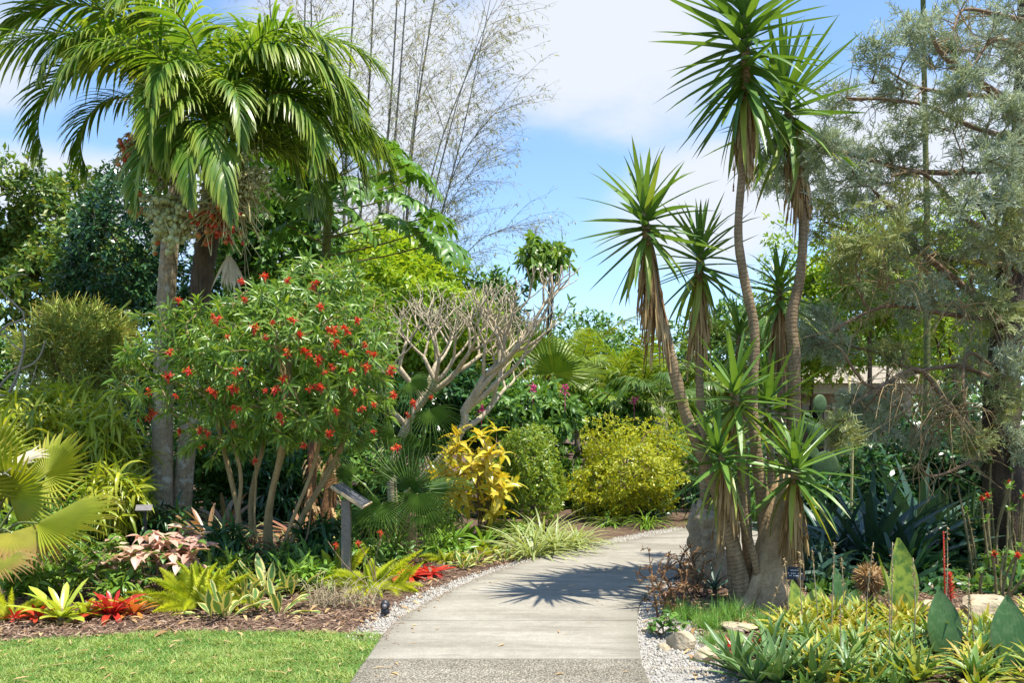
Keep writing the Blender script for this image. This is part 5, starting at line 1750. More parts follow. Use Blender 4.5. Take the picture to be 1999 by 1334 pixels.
# dry grass tuft by the sign
b = gnd(668, 1185); b[2] = 0
t = thing('dry_tuft', 'tangle of dry tan stems in front of the sign post', 'plant', b)
mb = MB()
for i in range(150):
    o = np.array([U(-.28, .3), U(-.15, .15), 0])
    a = U(0, 6.28)
    d = np.array([math.cos(a), math.sin(a), U(0.3, 1.6)])
    L = U(0.12, 0.4)
    e = o + nrm(d) * L
    tube(mb, smooth_line([o, (o + e) / 2 + rng.normal(0, .02, 3) + [0, 0, .05], e + [0, 0, -0.04]], 5), [0.0028, 0.0025, 0.0022, 0.002, 0.0015], 3, cap=False)
part('stems', mb.mesh('dry_stems', M['bark_twig']), t, kind='stuff')
mb = MB()
k = 140
leaves(mb, np.column_stack([U(-.28, .3, k), U(-.15, .15, k), U(0.03, 0.28, k)]), rng.normal(0, 1, (k, 3)), rng.normal(0, 1, (k, 3)), U(0.03, 0.07, k), 0.012, 0.5, 2, 'lance')
part('dry_leaves', mb.mesh('dry_leaves', M['cypress_old']), t, kind='stuff')
b = gnd(738, 1160); b[2] = 0
t = thing('thorny_sprig', 'thin sprig with small red flowers leaning past the sign', 'plant', b)
mb = MB()
for (x, y) in ((700, 1060), (745, 1040), (722, 1090), (640, 1058), (770, 1110)):
    e = lp(x, y, 8.3, b)
    tube(mb, smooth_line([(U(-.04, .04), 0, -0.02), e * 0.5 + rng.normal(0, .03, 3), e], 8), np.linspace(0.006, 0.003, 8), 4)
part('stems', mb.mesh('sprig', M['bark_limb']), t)
for (x, y) in ((655, 1067), (700, 1064), (728, 1168), (742, 1043)):
    leafobj('flower', FM[1], t, lp(x, y, 8.25, b), U(0, 6), 0, 0, 0.55)

# old shaggy trunks behind the sign
for (px, py, tx, ty, r, lab) in [(640, 1060, 655, 880, 0.10, 'flaking red-brown trunk behind the sign post'), (606, 1045, 612, 860, 0.085, 'dark trunk next to the flaking red-brown one')]:
    b = gnd(px, py); b[2] = 0
    t = thing('dead_palm', lab, 'palm', b)
    mb = MB()
    tube(mb, smooth_line([(0, 0, -0.05), lp(px, 1000, b[1], b), lp(tx, ty, b[1] + 0.1, b)], 24), np.linspace(r * 1.2, r * 0.8, 24), 12, jitter=0.16)
    part('trunk', mb.mesh('trunk', M['bark_red']), t)
    mb = MB()
    k = 30
    th = U(0, 6.28, k)
    o = np.column_stack([np.cos(th) * r, np.sin(th) * r, U(0.3, 1.2, k)]) + np.array([0.03, 0, 0])
    leaves(mb, o, np.column_stack([np.cos(th) * 0.5, np.sin(th) * 0.5, -np.ones(k) * 0.6]), np.column_stack([np.cos(th), np.sin(th), np.zeros(k)]), U(0.08, 0.2, k), U(0.03, 0.06, k), 0.5, 3, 'const', 0.3)
    part('bark_flakes', mb.mesh('flakes', M['dry']), t, kind='stuff')

# ------------------------------------------------------------------ signs and lamp
M['panel'] = stuffmat('dark_sign_panel', [(0.06, 0.062, 0.07), (0.06, 0.062, 0.07)], 0.35, 30, 0.5, 0.05)
M['panel_text'] = stuffmat('grey_lettering', [(0.2, 0.2, 0.21)] * 2, 0.6, 30, 0.3, 0)
M['panel_edge'] = stuffmat('tan_panel_edge', [(0.42, 0.33, 0.2)] * 2, 0.6, 30, 0.3, 0.05)
M['post'] = stuffmat('brown_metal_post', [(0.17, 0.145, 0.12)] * 2, 0.5, 25, 0.4, 0.15)
M['black'] = stuffmat('black_plastic', [(0.03, 0.03, 0.032)] * 2, 0.45, 25, 0.4, 0.05)
M['slate'] = stuffmat('grey_label_plate', [(0.17, 0.155, 0.15)] * 2, 0.5, 25, 0.4, 0.05)
M['white_text'] = stuffmat('white_lettering', [(0.7, 0.7, 0.7)] * 2, 0.6, 30, 0.3, 0)
b = gnd(676, 1142); b[2] = 0
t = thing('sign_post', 'information sign with tilted dark panel on a square brown post', 'sign', b)
mb = MB()
pt = lp(680, 975, b[1], b)
box(mb, (0, 0, pt[2] / 2 - 0.05), (0.085, 0.085, pt[2] + 0.08))
part('post', mb.mesh('post', M['post'], False), t)
rot = Matrix.Rotation(R(34), 4, 'Y')
mb = MB()
box(mb, pt + np.array([0.0, 0.16, 0.03]), (0.37, 0.52, 0.022), 0, rot)
pn = part('panel', mb.mesh('panel', M['panel'], False), t)
mb = MB()
box(mb, pt + np.array([0.0, 0.16, 0.03]) + np.array(rot.to_3x3() @ Vector((0, -0.266, 0))), (0.376, 0.014, 0.028), 0, rot)
box(mb, pt + np.array([0.0, 0.16, 0.03]) + np.array(rot.to_3x3() @ Vector((0.192, 0, 0))), (0.014, 0.546, 0.028), 0, rot)
part('edge_trim', mb.mesh('edge_trim', M['panel_edge'], False), pn)
mb = MB()
for i in range(15):
    w = 0.40 if i % 5 else 0.26
    c = pt + np.array([0.0, 0.16, 0.03]) + np.array(rot.to_3x3() @ Vector((-0.15 + i * 0.0215, -0.22 + w / 2, 0.0135)))
    box(mb, c, (0.007, w, 0.002), 0, rot)
part('printed_lines', mb.mesh('printed_lines', M['panel_text'], False), pn)


def label_stake(label, px, py, d, w, h, face, platemat, lettering=True):
    o = at(px, py, d)
    t = thing('plant_label', label, 'sign', (o[0], o[1], 0))
    mb = MB()
    box(mb, (0.01, 0.02, o[2] / 2 - 0.04), (0.03, 0.012, o[2] + 0.06))
    part('stake', mb.mesh('stake', M['black'], False), t)
    rot = Matrix.Rotation(R(face[0]), 4, 'Z') @ Matrix.Rotation(R(face[1]), 4, 'X')
    mb = MB()
    box(mb, (0, 0, o[2]), (w, 0.008, h), 0, rot)
    p = part('plate', mb.mesh('plate', platemat, False), t)
    if not lettering:
        return
    mb = MB()
    for z, wd in ((0.22, 0.45), (-0.02, 0.75), (-0.2, 0.6)):
        k = 9
        for i in range(k):
            if rng.random() < 0.15:
                continue
            x = (-0.5 + (i + 0.5) / k) * wd * w
            c = np.array([0, 0, o[2]]) + np.array(rot.to_3x3() @ Vector((x, -0.0055, z * h)))
            box(mb, c, (wd * w / k * 0.65, 0.002, h * 0.09), 0, rot)
    part('lettering', mb.mesh('lettering', M['white_text'], False), p)


label_stake('small black label with white lettering at the yucca base', 1552, 1120, 7.65, 0.17, 0.11, (-12, -15), M['black'])
label_stake('grey plant label on a dark stake beside the thick palm trunk', 281, 992, 10.6, 0.19, 0.09, (10, -45), M['slate'], False)
b = gnd(752, 1207); b[2] = 0
t = thing('garden_spotlight', 'small black ground spotlight at the gravel edge', 'lamp', b)
mb = MB()
tube(mb, [(0, 0, -0.05), (0, 0, 0.05)], [0.012, 0.012], 8)
part('stake', mb.mesh('stake', M['black']), t)
mb = MB()
tube(mb, [(0, 0, 0.03), (0, 0, 0.036), (0, 0, 0.07), (0, 0, 0.074), (0, 0, 0.08), (0, 0, 0.084), (0, 0, 0.115), (0, 0, 0.135)], [0.02, 0.036, 0.036, 0.03, 0.03, 0.038, 0.04, 0.03], 14)
part('housing', mb.mesh('housing', M['black']), t)
mb = MB()
tube(mb, [(0, -0.030, 0.1), (0, -0.043, 0.101)], [0.02, 0.02], 12)
part('lens', mb.mesh('lens', M['slate']), t)

# ------------------------------------------------------------------ blue cypress
cb = np.array([*at(1968, 1120, 9.4)[:2], 0.0])
ct = thing('cypress_tree', 'blue-grey cypress with shaggy dark trunk and airy drooping branches', 'tree', cb)
mb = MB()
tk = smooth_line([(0, 0, -0.05), lp(1955, 900, 9.4, cb), lp(1962, 700, 9.5, cb), lp(1985, 450, 9.6, cb), lp(2000, 200, 9.7, cb), lp(2010, -100, 9.7, cb)], 50)
tube(mb, tk, np.linspace(0.22, 0.09, 50), 14, jitter=0.14)
part('trunk', mb.mesh('cypress_trunk', M['bark_cypress']), ct)
limbs = [([(1970, 650), (1880, 560), (1790, 480), (1730, 400), (1700, 380)], 0.05, -.5), ([(1985, 480), (1900, 440), (1820, 350), (1740, 340)], 0.04, -.3), ([(1998, 210), (1900, 160), (1830, 95), (1800, 40)], 0.05, -.2),
         ([(1998, 270), (1900, 235), (1780, 215), (1650, 195)], 0.035, -.6), ([(2000, 190), (1880, 182), (1780, 160), (1720, 125)], 0.035, -.4), ([(1970, 640), (1850, 610), (1720, 600), (1620, 640)], 0.035, -.9),
         ([(1965, 760), (1870, 720), (1760, 735), (1680, 780)], 0.03, -.9), ([(1958, 900), (1860, 800), (1780, 720), (1700, 740), (1640, 690)], 0.035, -1.1), ([(1975, 580), (1960, 480), (1900, 400), (1880, 320)], 0.03, -.8),
         ([(1980, 520), (1820, 500), (1700, 470), (1620, 430)], 0.04, 0.1), ([(1990, 330), (1800, 330), (1660, 300), (1560, 290), (1520, 300)], 0.035, -.1), ([(2005, 50), (1950, 20), (1880, 20), (1850, 60)], 0.03, -.6),
         ([(1955, 850), (1900, 900), (1830, 920), (1790, 900)], 0.025, -1.0), ([(1965, 730), (1900, 690), (1880, 760), (1900, 850)], 0.022, -1.0), ([(2005, 100), (1930, 90), (1900, 130)], 0.03, -.9)]
stems, ends = [], []
for pp, r, dy in limbs:
    k = len(pp)
    q = smooth_line([lp(x, y, 9.5 + dy * i / (k - 1), cb) + rng.normal(0, 0.03, 3) for i, (x, y) in enumerate(pp)], 16)
    mb = MB()
    tube(mb, q, np.linspace(r, r * 0.3, 16), 7, jitter=0.08)
    part('limb', mb.mesh('limb', M['bark_limb']), ct)
    stems.append(q[2:])
clumps = [(1710, 105, 40, 0), (1780, 60, 50, 0), (1870, 50, 75, 0), (1950, 110, 70, 0), (1990, 30, 60, 0), (1830, 110, 40, 0), (1640, 215, 46, 0), (1525, 285, 50, 0), (1560, 345, 40, 0), (1505, 350, 28, 0), (1680, 295, 45, 0), (1780, 255, 45, 0),
          (1850, 225, 38, 0), (1900, 300, 55, 0), (1970, 310, 50, 0), (1650, 350, 55, 0), (1700, 385, 55, 0), (1750, 330, 45, 0), (1620, 430, 50, 1), (1700, 470, 70, 1), (1800, 420, 70, 1), (1900, 400, 70, 0), (1985, 430, 60, 1), (1600, 640, 48, 0), (1640, 680, 34, 0),
          (1578, 668, 26, 0), (1700, 560, 70, 1), (1800, 570, 50, 0), (1900, 590, 55, 0), (1920, 710, 46, 0), (1790, 600, 36, 0), (1720, 790, 42, 0), (1700, 830, 36, 0), (1640, 840, 28, 1), (1960, 780, 34, 1), (1930, 900, 30, 0), (1990, 870, 30, 0), (1850, 800, 34, 1),
          (1760, 480, 45, 0), (1850, 500, 50, 1), (1950, 520, 50, 1), (1660, 520, 45, 1), (1740, 690, 30, 1), (1990, 640, 40, 1), (1670, 790, 28, 0), (1900, 860, 26, 1), (1800, 860, 24, 0), (1960, 220, 40, 0), (1880, 160, 36, 0), (1740, 180, 30, 0), (1610, 290, 34, 0), (1975, 370, 50, 0), (1990, 480, 50, 0), (1960, 600, 44, 1), (1995, 230, 46, 0), (1985, 700, 36, 0), (1930, 480, 40, 0)]
tg, cid = [], []
for i, (px, py, r, kind) in enumerate(clumps):
    dc = 9.2 + U(-0.9, 0.6) if i < 51 else 8.9
    c = lp(px, py, dc, cb)
    rr = r / F * dc
    rr *= 1.1
    k = int(13 + rr * 64)
    v, _ = lumpy(k, (rr, rr * 0.9, rr * 0.85), (0.25, 1.0), 0.2, i)
    tg.append(c + v); cid += [kind] * k
tg = np.vstack(tg); cid = np.array(cid)
tb, td = skeleton(stems, tg, 0.1, 0.0022, 0.43, 0.3, -0.08, 0.12)
mb = MB()
for p, r in tb:
    tube(mb, p, np.minimum(r, 0.02), 4, cap=False)
part('branchlets', mb.mesh('branchlets', M['bark_limb']), ct, kind='stuff')
mb = MB()
# bare dead twigs inside
for _ in range(420):
    s = stems[rng.integers(len(stems))]
    o = s[rng.integers(2, len(s))]
    L = U(0.15, 0.5)
    d = nrm(rng.normal(0, 1, 3) + [0, 0, -0.5])
    e = o + d * L
    tube(mb, smooth_line([o, o + d * L * 0.5 + rng.normal(0, 0.05, 3), e + [0, 0, -0.05]], 6), np.linspace(0.006, 0.002, 6), 4, cap=False)
for (px, py) in ((1830, 810), (1850, 830), (1800, 780), (1870, 800), (1760, 760), (1730, 560), (1800, 520), (1880, 600)):
    for _ in range(16):
        o = lp(px + U(-15, 15), py + U(-15, 15), 8.6, cb)
        d = nrm(rng.normal(0, 1, 3) + [-0.2, -0.2, -0.35])
        L = U(0.25, 0.6)
        p1 = o + d * L * 0.5 + rng.normal(0, 0.06, 3) + [0, 0, 0.06]
        e = o + d * L + [0, 0, -0.12]
        tube(mb, smooth_line([o, p1, e], 7), np.linspace(0.007, 0.0022, 7), 4, cap=False)
part('bare_twigs', mb.mesh('bare_twigs', M['bark_shrub']), ct, 'tangle of bare curling tan twigs', 'stuff')
for kind, mt in ((0, 'cypress'), (1, 'cypress_old')):
    mb = MB()
    T0, D0 = tg[cid == kind], td[cid == kind]
    k = 7
    A = nrm(D0 + rng.normal(0, 0.5, D0.shape) + [0, 0, 0.1])
    P, D, N = whorl(T0, A, k, 0.1, 1.3, 0.35)
    P = P + rng.normal(0, 0.025, P.shape)
    # every spray: a twig with side twiglets
    n = len(P)
    L = U(0.07, 0.15, n)
    leaves(mb, P, D, N, L, 0.008, -0.15, 2, 'stick', 0)
    D = nrm(D)
    for f in (0.2, 0.45, 0.7, 0.9):
        for s in (-1, 1):
            sd = nrm(np.cross(D, N + 1e-3)) * s
            leaves(mb, P + D * (L * f)[:, None], D * 0.75 + sd * 0.7 + rng.normal(0, 0.25, P.shape), N, L * U(0.28, 0.6, n), 0.008, -0.15, 1, 'stick', 0)
    part('foliage', mb.mesh('cypress_foliage', M[mt]), ct, 'blue-grey scale foliage' if kind == 0 else 'olive older foliage', 'stuff')

# ------------------------------------------------------------------ big sword-leaved agaves on the right
AG = [one_leaf('agave_leaf', M['agave'], 1.25, 0.185, g, 9, 'agave', 0.45) for g in (0.15, 0.45, 0.85)]
AGT = [one_leaf('agave_leaf', M['agave'], 1.15, 0.19, g, 8, 'agave', 0.5) for g in (0.05, 0.3)]


def agave(label, px, py, n, s, el, meshes=None, z=0.05, trunk=0.0, d=None):
    b = gnd(px, py) if d is None else np.array([*at(px, py, d)[:2], 0.0])
    b[2] = 0
    t = thing('agave_plant', label, 'agave', b)
    mb = MB()
    tube(mb, [(0, 0, -0.04), (0, 0, z + trunk + 0.1 * s)], [0.10 * s, 0.05 * s], 10, jitter=0.1)
    part('trunk', mb.mesh('agave_trunk', M['bark_dark']), t)
    rosette(t, meshes or AG, n, el[0], el[1], (0, 0, z + trunk), (0.85 * s, 1.12 * s), 0.06 * s, rise=0.1 * s)
    return t


agave('broad dark blue-green sword-leaved agave beside the yuccas', 1700, 1120, 36, 1.0, (86, 6))
agave('dark agave behind the sword-leaved one, under the cypress', 1800, 1075, 30, 1.05, (84, 15))
agave('raised agave with stiff upright leaves by the building', 1820, 985, 22, 1.15, (86, 10), AGT, 0.05, 0.75)
agave('shaded agave by the cypress trunk', 1930, 1050, 20, 0.9, (80, 20))
agave('dark agave below the low yucca crowns', 1610, 1075, 22, 0.8, (82, 12))
agave('small shaded agave at the foot of the broken stump', 1395, 1165, 12, 0.30, (70, 15))
agave('large agave rosette at the edge of the aloe bed by the cypress', 2030, 1100, 20, 0.95, (80, 10))
WA = [one_leaf('white_edged_leaf', M['agave_white'], 0.40, 0.085, g, 14, 'agave', 0.55, teeth=0.1) for g in (0.05, 0.25)]
for (px, py, s, lab) in [(1440, 1322, 0.9, 'white-edged agave at the gravel corner'), (1520, 1345, 1.1, 'larger white-edged agave amid the aloes'), (1475, 1345, 0.85, 'white-edged agave between the gravel corner and the aloes'), (1590, 1350, 0.9, 'white-edged agave under the yellow aloes'), (1500, 1300, 0.7, 'small white-edged agave behind the larger one')]:
    b = gnd(px, py); b[2] = 0
    t = thing('agave_plant', lab, 'agave', b)
    rosette(t, WA, 20, 84, 12, (0, 0, 0.03), (0.8 * s, 1.1 * s), 0.03)

# tall snake plants
TS = [one_leaf('snake_leaf', M['snake'], 0.95, 0.065, g, 8, 'sword', 0.6) for g in (-0.1, 0.15)]
for (px, py, n, s, lab) in [(1868, 1110, 12, 1.0, 'tall upright snake plant left of the spiny stems'), (1905, 1090, 9, 0.85, 'tall snake plant behind the spiny stems'), (1755, 1100, 6, 0.6, 'shorter snake plant leaves by the brown seed ball'), (1985, 1080, 8, 0.9, 'snake plant beside the cypress trunk')]:
    b = gnd(px, py); b[2] = 0
    t = thing('snake_plant', lab, 'plant', b)
    for i in range(n):
        leafobj('leaf', TS[i % 2], t, (U(-.12, .12), U(-.1, .1), -0.02), U(0, 6.28), R(U(74, 89)), U(-.3, .3), U(0.7, 1.1) * s)

# paddle-leaved plants
def paddle(label, px, py, specs, mat):
    b = gnd(px, py); b[2] = 0
    t = thing('paddle_plant', label, 'plant', b)
    for (dx, h, w, az, el) in specs:
        me = one_leaf('paddle_leaf', mat, h, w, U(-0.1, 0.35), 10, 'paddle', 0.4, 0.05)
        leafobj('leaf', me, t, (dx, U(-.05, .05), -0.02), R(az), R(el), 0, 1)


paddle('big yellow-green paddle leaf standing among the aloes', 1762, 1225, [(0.0, 0.72, 0.27, 10, 87), (-0.06, 0.6, 0.16, 60, 82)], M['paddle_yellow'])
paddle('dark green paddle leaf in front of the pale rock', 1850, 1302, [(0.0, 0.52, 0.23, -8, 85), (-0.12, 0.28, 0.16, 50, 55), (0.14, 0.3, 0.16, -60, 55)], M['paddle'])
paddle('mottled dark paddle leaves at the aloe bed beyond the rock', 1978, 1322, [(-0.03, 0.54, 0.24, -20, 80), (0.12, 0.45, 0.2, 40, 70)], M['paddle'])
paddle('group of paddle leaves at the yucca base beside the black label', 1560, 1212, [(0.0, 0.34, 0.16, 15, 75), (0.1, 0.3, 0.14, -30, 65), (-0.08, 0.22, 0.1, 70, 50), (0.2, 0.28, 0.12, -10, 80)], M['paddle_yellow'])
paddle('grey-green paddle leaves left of the brown seed ball', 1640, 1200, [(0.0, 0.42, 0.14, 10, 80), (-0.08, 0.3, 0.1, 50, 70), (0.08, 0.26, 0.12, -40, 60)], M['paddle'])
paddle('low broad leaves under the white-edged agave', 1462, 1270, [(0, 0.24, 0.13, 30, 35), (0.05, 0.26, 0.14, -50, 30), (-0.06, 0.2, 0.12, 120, 40), (0.1, 0.22, 0.12, -100, 30)], M['shrub_green'])

# yellow aloes
AL = [one_leaf('aloe_leaf', M['aloe'], 0.22, 0.042, g, 16, 'blade', 0.5, teeth=0.35) for g in (0.1, 0.5, 1.0)]
AN = [one_leaf('aloe_leaf', M['aloe_green'], 0.22, 0.042, g, 16, 'blade', 0.5, teeth=0.3) for g in (0.1, 0.5, 1.0)]
spots = []
tries = 0
while len(spots) < 150 and tries < 20000:
    tries += 1
    px, py = U(1490, 2030), U(1222, 1372)
    if py < 1222 + max(0, 1560 - px) * 0.8 or (1790 < px < 1990 and py < 1245) or (px < 1560 and py > 1280) or (abs(px - 1850) < 42 and py > 1285) or (abs(px - 1976) < 40 and py > 1300):
        continue
    b = gnd(px, py)
    if all(np.linalg.norm(b - s) > 0.108 for s in spots):
        spots.append(b)
spots.sort(key=lambda s: -s[1])
marks = [('the large pale boulder', gnd(1935, 1222)), ('the yellow paddle leaf', gnd(1762, 1225)), ('the dark paddle leaf before the boulder', gnd(1848, 1268)), ('the brown seed ball', gnd(1698, 1190)),
         ('the larger white-edged agave', gnd(1520, 1345)), ('the mottled paddle leaves', gnd(1985, 1300)), ('the white-edged agave under the yellow aloes', gnd(1590, 1350)), ('the black plant label', gnd(1560, 1212)), ('the grey-green paddle leaves', gnd(1640, 1200))]


def nearest_mark(b):
    return min(marks, key=lambda m_: np.linalg.norm(m_[1][:2] - b[:2]))[0]


for i, b in enumerate(spots):
    green = rng.random() < (0.2 if b[1] > 6.2 else 0.5)
    t = thing('aloe_plant', ('small spiky green aloe rosette nearest ' if green else 'small spiky yellow-green aloe rosette nearest ') + nearest_mark(b), 'aloe', (b[0], b[1], 0), group='green aloes in the bed' if green else 'yellow aloes in the bed')
    s = U(0.8, 1.25)
    rosette(t, AN if green else AL, 15, 84, 18, (0, 0, U(0.02, 0.12)), (0.75 * s, 1.15 * s), 0.03)
# dry flower stalks over the aloe bed
for i, (px, py, ty) in enumerate([(1570, 1250, 1080), (1622, 1260, 1060), (1600, 1250, 1075), (1650, 1240, 1090), (1695, 1290, 1060), (1740, 1280, 1060), (1780, 1300, 1090), (1835, 1250, 1030), (1880, 1300, 1120), (1640, 1320, 1180), (1730, 1330, 1150), (1910, 1310, 1150), (1540, 1230, 1090), (1500, 1240, 1130)]):
    b = gnd(px, py); b[2] = 0
    t = thing('dry_flower_stalk', 'thin dry flower stalk rising above the aloes near ' + nearest_mark(b), 'flower stalk', b, group='dry stalks over the aloe bed')
    e = lp(px + U(-30, 30), ty, b[1], b)
    q = smooth_line([(0, 0, -0.02), e * 0.5 + rng.normal(0, .02, 3), e], 12)
    mb = MB()
    tube(mb, q, np.linspace(0.005, 0.003, 12), 5)
    part('stalk', mb.mesh('stalk', M['bark_twig']), t)
    mb = MB()
    k = 26
    f = U(0.62, 1.0, k)
    P = np.column_stack([np.interp(f * 11, np.arange(12), q[:, c]) for c in range(3)])
    leaves(mb, P, rng.normal(0, 1, (k, 3)) + [0, 0, -0.4], rng.normal(0, 1, (k, 3)), 0.022, 0.009, 0, 1, 'const')
    part('seed_heads', mb.mesh('seed_heads', M['dry']), t, kind='stuff')
# red flower spikes
for (px, py, ty, lab, n, hw) in [(1858, 1215, 1120, 'thick scarlet bromeliad flower spike before the rock', 60, 0.05), (1846, 1225, 1040, 'thin tall red flower spike by the snake plant', 46, 0.018)]:
    b = gnd(px, py); b[2] = 0
    t = thing('flower_spike_plant', lab, 'flower', b)
    e = lp(px - 4, ty, b[1], b)
    mb = MB()
    tube(mb, [(0, 0, -0.02), e * 0.5, e], [0.007, 0.006, 0.004], 6)
    part('stalk', mb.mesh('stalk', M['brom_red']), t)
    mb = MB()
    f = np.linspace(0.45, 1, n)
    th = np.arange(n) * 2.4
    leaves(mb, e * f[:, None], np.column_stack([np.cos(th), np.sin(th), np.full(n, 0.8)]), np.column_stack([-np.cos(th), -np.sin(th), np.ones(n)]), hw * 1.5 * (1.15 - f * 0.7), 0.018, 0.2, 2, 'ovate', 0.3)
    part('bracts', mb.mesh('bracts', M['brom_red']), t)
for (px, py, lab) in [(1425, 1290, 'fallen red flower sprig on the gravel side of the bed'), (1478, 1285, 'small red-tipped sprig among low broad leaves'), (1600, 1300, 'orange flower sprig under the yellow aloes')]:
    b = gnd(px, py); b[2] = 0
    t = thing('flower_sprig', lab, 'flower', b)
    mb = MB()
    n = 26
    leaves(mb, np.column_stack([U(-.05, .05, n), U(-.05, .05, n), U(0, .1, n)]), rng.normal(0, 1, (n, 3)) + [0, 0, 0.7], rng.normal(0, 1, (n, 3)), U(0.05, 0.11, n), 0.013, 0.3, 3, 'lance', 0.3)
    part('petals', mb.mesh('sprig', M['brom_red'] if px < 1500 else M['brom_orange']), t)
# brown seed ball
b = gnd(1698, 1190); b[2] = 0
t = thing('seed_ball', 'round brown dried seed head beside the yellow paddle leaf', 'seed head', b)
c = lp(1698, 1130, b[1], b)
mb = MB()
tube(mb, [(0, 0, -0.03), c], [0.03, 0.035], 8)
part('stalk', mb.mesh('stalk', M['bark_dark']), t)
mb = MB()
n = 520
d = nrm(rng.normal(0, 1, (n, 3)))
leaves(mb, c + d * 0.07, d + rng.normal(0, 0.15, (n, 3)), rng.normal(0, 1, (n, 3)), U(0.06, 0.1, n), U(0.012, 0.022, n), 0.15, 2, 'strap', 0.5)
ball(mb, [c], 0.1, 12, 8)
part('bristles', mb.mesh('bristles', M['dry']), t, kind='stuff')
# spiny thin-stemmed euphorbias
M['spiny'] = barkmat('spiny_stem', (0.13, 0.12, 0.06), (0.28, 0.25, 0.15), 16, bump=0.5)
for (px, py, n, hh, lab) in [(1925, 1140, 10, 0.95, 'cluster of thin pale spiny stems with tiny red flowers by the pale rock'), (1985, 1130, 9, 1.15, 'taller spiny stems next to the cypress trunk'), (1960, 1185, 6, 0.5, 'short spiny stems with round leaves at the rock')]:
    b = gnd(px, py); b[2] = 0
    t = thing('spiny_plant', lab, 'plant', b)
    fl = []
    for i in range(n):
        o = np.array([U(-.22, .2), U(-.15, .15), -0.02])
        e = o + np.array([U(-.14, .14), U(-.1, .1), hh * U(0.65, 1.1)])
        q = smooth_line([o, (o + e) / 2 + rng.normal(0, .04, 3), e], 12)
        mb = MB()
        tube(mb, q, np.linspace(0.014, 0.010, 12), 7, jitter=0.2)
        k = 110
        ix = rng.integers(0, 12, k)
        dd = nrm(rng.normal(0, 1, (k, 3)) * [1, 1, 0.3])
        leaves(mb, q[ix] + rng.normal(0, .01, (k, 3)), dd, rng.normal(0, 1, (k, 3)), 0.028, 0.004, 0, 1, 'const', mi=0)
        part('stem', mb.mesh('spiny_stem', M['spiny']), t)
        fl.append(e)
    mb = MB()
    P, D, N = whorl(np.array(fl), np.tile([[0, 0, 1.0]], (n, 1)), 6, 0.5, 1.4)
    leaves(mb, P, D, N, U(0.05, 0.09, len(P)), 0.035, 0.5, 3, 'obov', 0.2)
    part('foliage', mb.mesh('foliage', M['mid_green']), t, kind='stuff')
    for p in fl[::5]:
        leafobj('flower', FM[0], t, p + [0, -0.03, 0.02], 0, 0, 0, 0.6)
# prickly pear and post by the building
M['pear'] = stuffmat('cactus_pad', [(0.06, 0.12, 0.045), (0.09, 0.15, 0.06)], 0.6, 14, 0.3, 0.2)
b = np.array([*at(1610, 980, 12.6)[:2], 0.0])
t = thing('prickly_pear', 'green prickly pear with flat round pads in front of the building', 'cactus', b)
for (px, py, r, tilt) in [(1600, 790, 17, 5), (1628, 836, 20, -15), (1598, 850, 22, 10), (1645, 812, 18, 20), (1578, 826, 18, -20), (1612, 915, 30, 0), (1645, 880, 24, 15), (1585, 895, 24, -8)]:
    mb = MB()
    rr = r / F * 12.6
    ball(mb, [[0, 0, 0]], 1.0, 14, 8)
    mb.v[-1] = mb.v[-1] * np.array([rr * 0.85, 0.028, rr * 1.15])
    o = part('pad', mb.mesh('pad', M['pear']), t)
    o.location = tuple(lp(px, py, 12.6 + U(-.25, .15), b))
    o.rotation_euler = (0, R(tilt), U(-0.7, 0.7))
mb = MB()
tube(mb, [(0, 0, -0.03), lp(1608, 940, 12.6, b)], [0.1, 0.08], 10)
part('trunk', mb.mesh('trunk', M['stem_green']), t)
b = np.array([*at(1660, 1000, 10.8)[:2], 0.0])
t = thing('bamboo_stake', 'thin tan bamboo stake standing before the building', 'stake', b)
mb = MB()
tube(mb, [(0, 0, -0.03), lp(1664, 880, 10.8, b), lp(1658, 735, 10.8, b)], [0.018, 0.017, 0.015], 8)
part('shaft', mb.mesh('stake', M['straw']), t)

# rocks
M['rock'] = barkmat('pale_limestone', (0.26, 0.23, 0.18), (0.50, 0.46, 0.39), 5, stretch=(1, 1, 1), bump=0.8, bdist=0.03, lichen=((0.16, 0.14, 0.11), 4.0, 0.6))


def rock(label, px, py, w, h, dp, seed):
    r2 = np.random.default_rng(seed)
    b = gnd(px, py); b[2] = 0
    mb = MB()
    ball(mb, [[0, 0, 0]], 1.0, 22, 14)
    v = mb.v[-1]
    for _ in range(14):                                   # cut flat facets
        nn_ = nrm(r2.normal(0, 1, 3) + [0, 0, 0.2])
        d = v @ nn_
        lim = r2.uniform(0.55, 0.85)
        v = v - np.maximum(d - lim, 0)[:, None] * nn_
    v = v + r2.normal(0, 0.012, v.shape)
    v = v * np.array([w, dp, h])
    mb.v[-1] = v + [0, 0, h * 0.45]
    o = part('rock', mb.mesh('rock', M['rock'], False))
    o.location = tuple(b)
    tag(o, label, 'rock')


rock('angular pale limestone rock on the gravel by the path', 1328, 1268, 0.115, 0.11, 0.1, 1)
rock('smaller pitted rock behind the white-edged agave', 1385, 1290, 0.12, 0.075, 0.1, 2)
rock('little pale stone touching the angular rock', 1296, 1272, 0.05, 0.045, 0.05, 3)
rock('large pale boulder behind the aloe bed', 1935, 1222, 0.32, 0.2, 0.24, 4)
rock('low stone left of the large boulder', 1822, 1206, 0.17, 0.1, 0.14, 5)
rock('pale stone beside the mottled paddle leaves', 1990, 1262, 0.13, 0.1, 0.1, 6)
rock('small white stone by the snake plant', 1824, 1160, 0.06, 0.07, 0.05, 7)
rock('half-buried stone on the mulch below the yuccas', 1440, 1232, 0.16, 0.05, 0.12, 8)
rock('flat brown stone under the twiggy red-brown shrub', 1268, 1238, 0.07, 0.035, 0.06, 9)

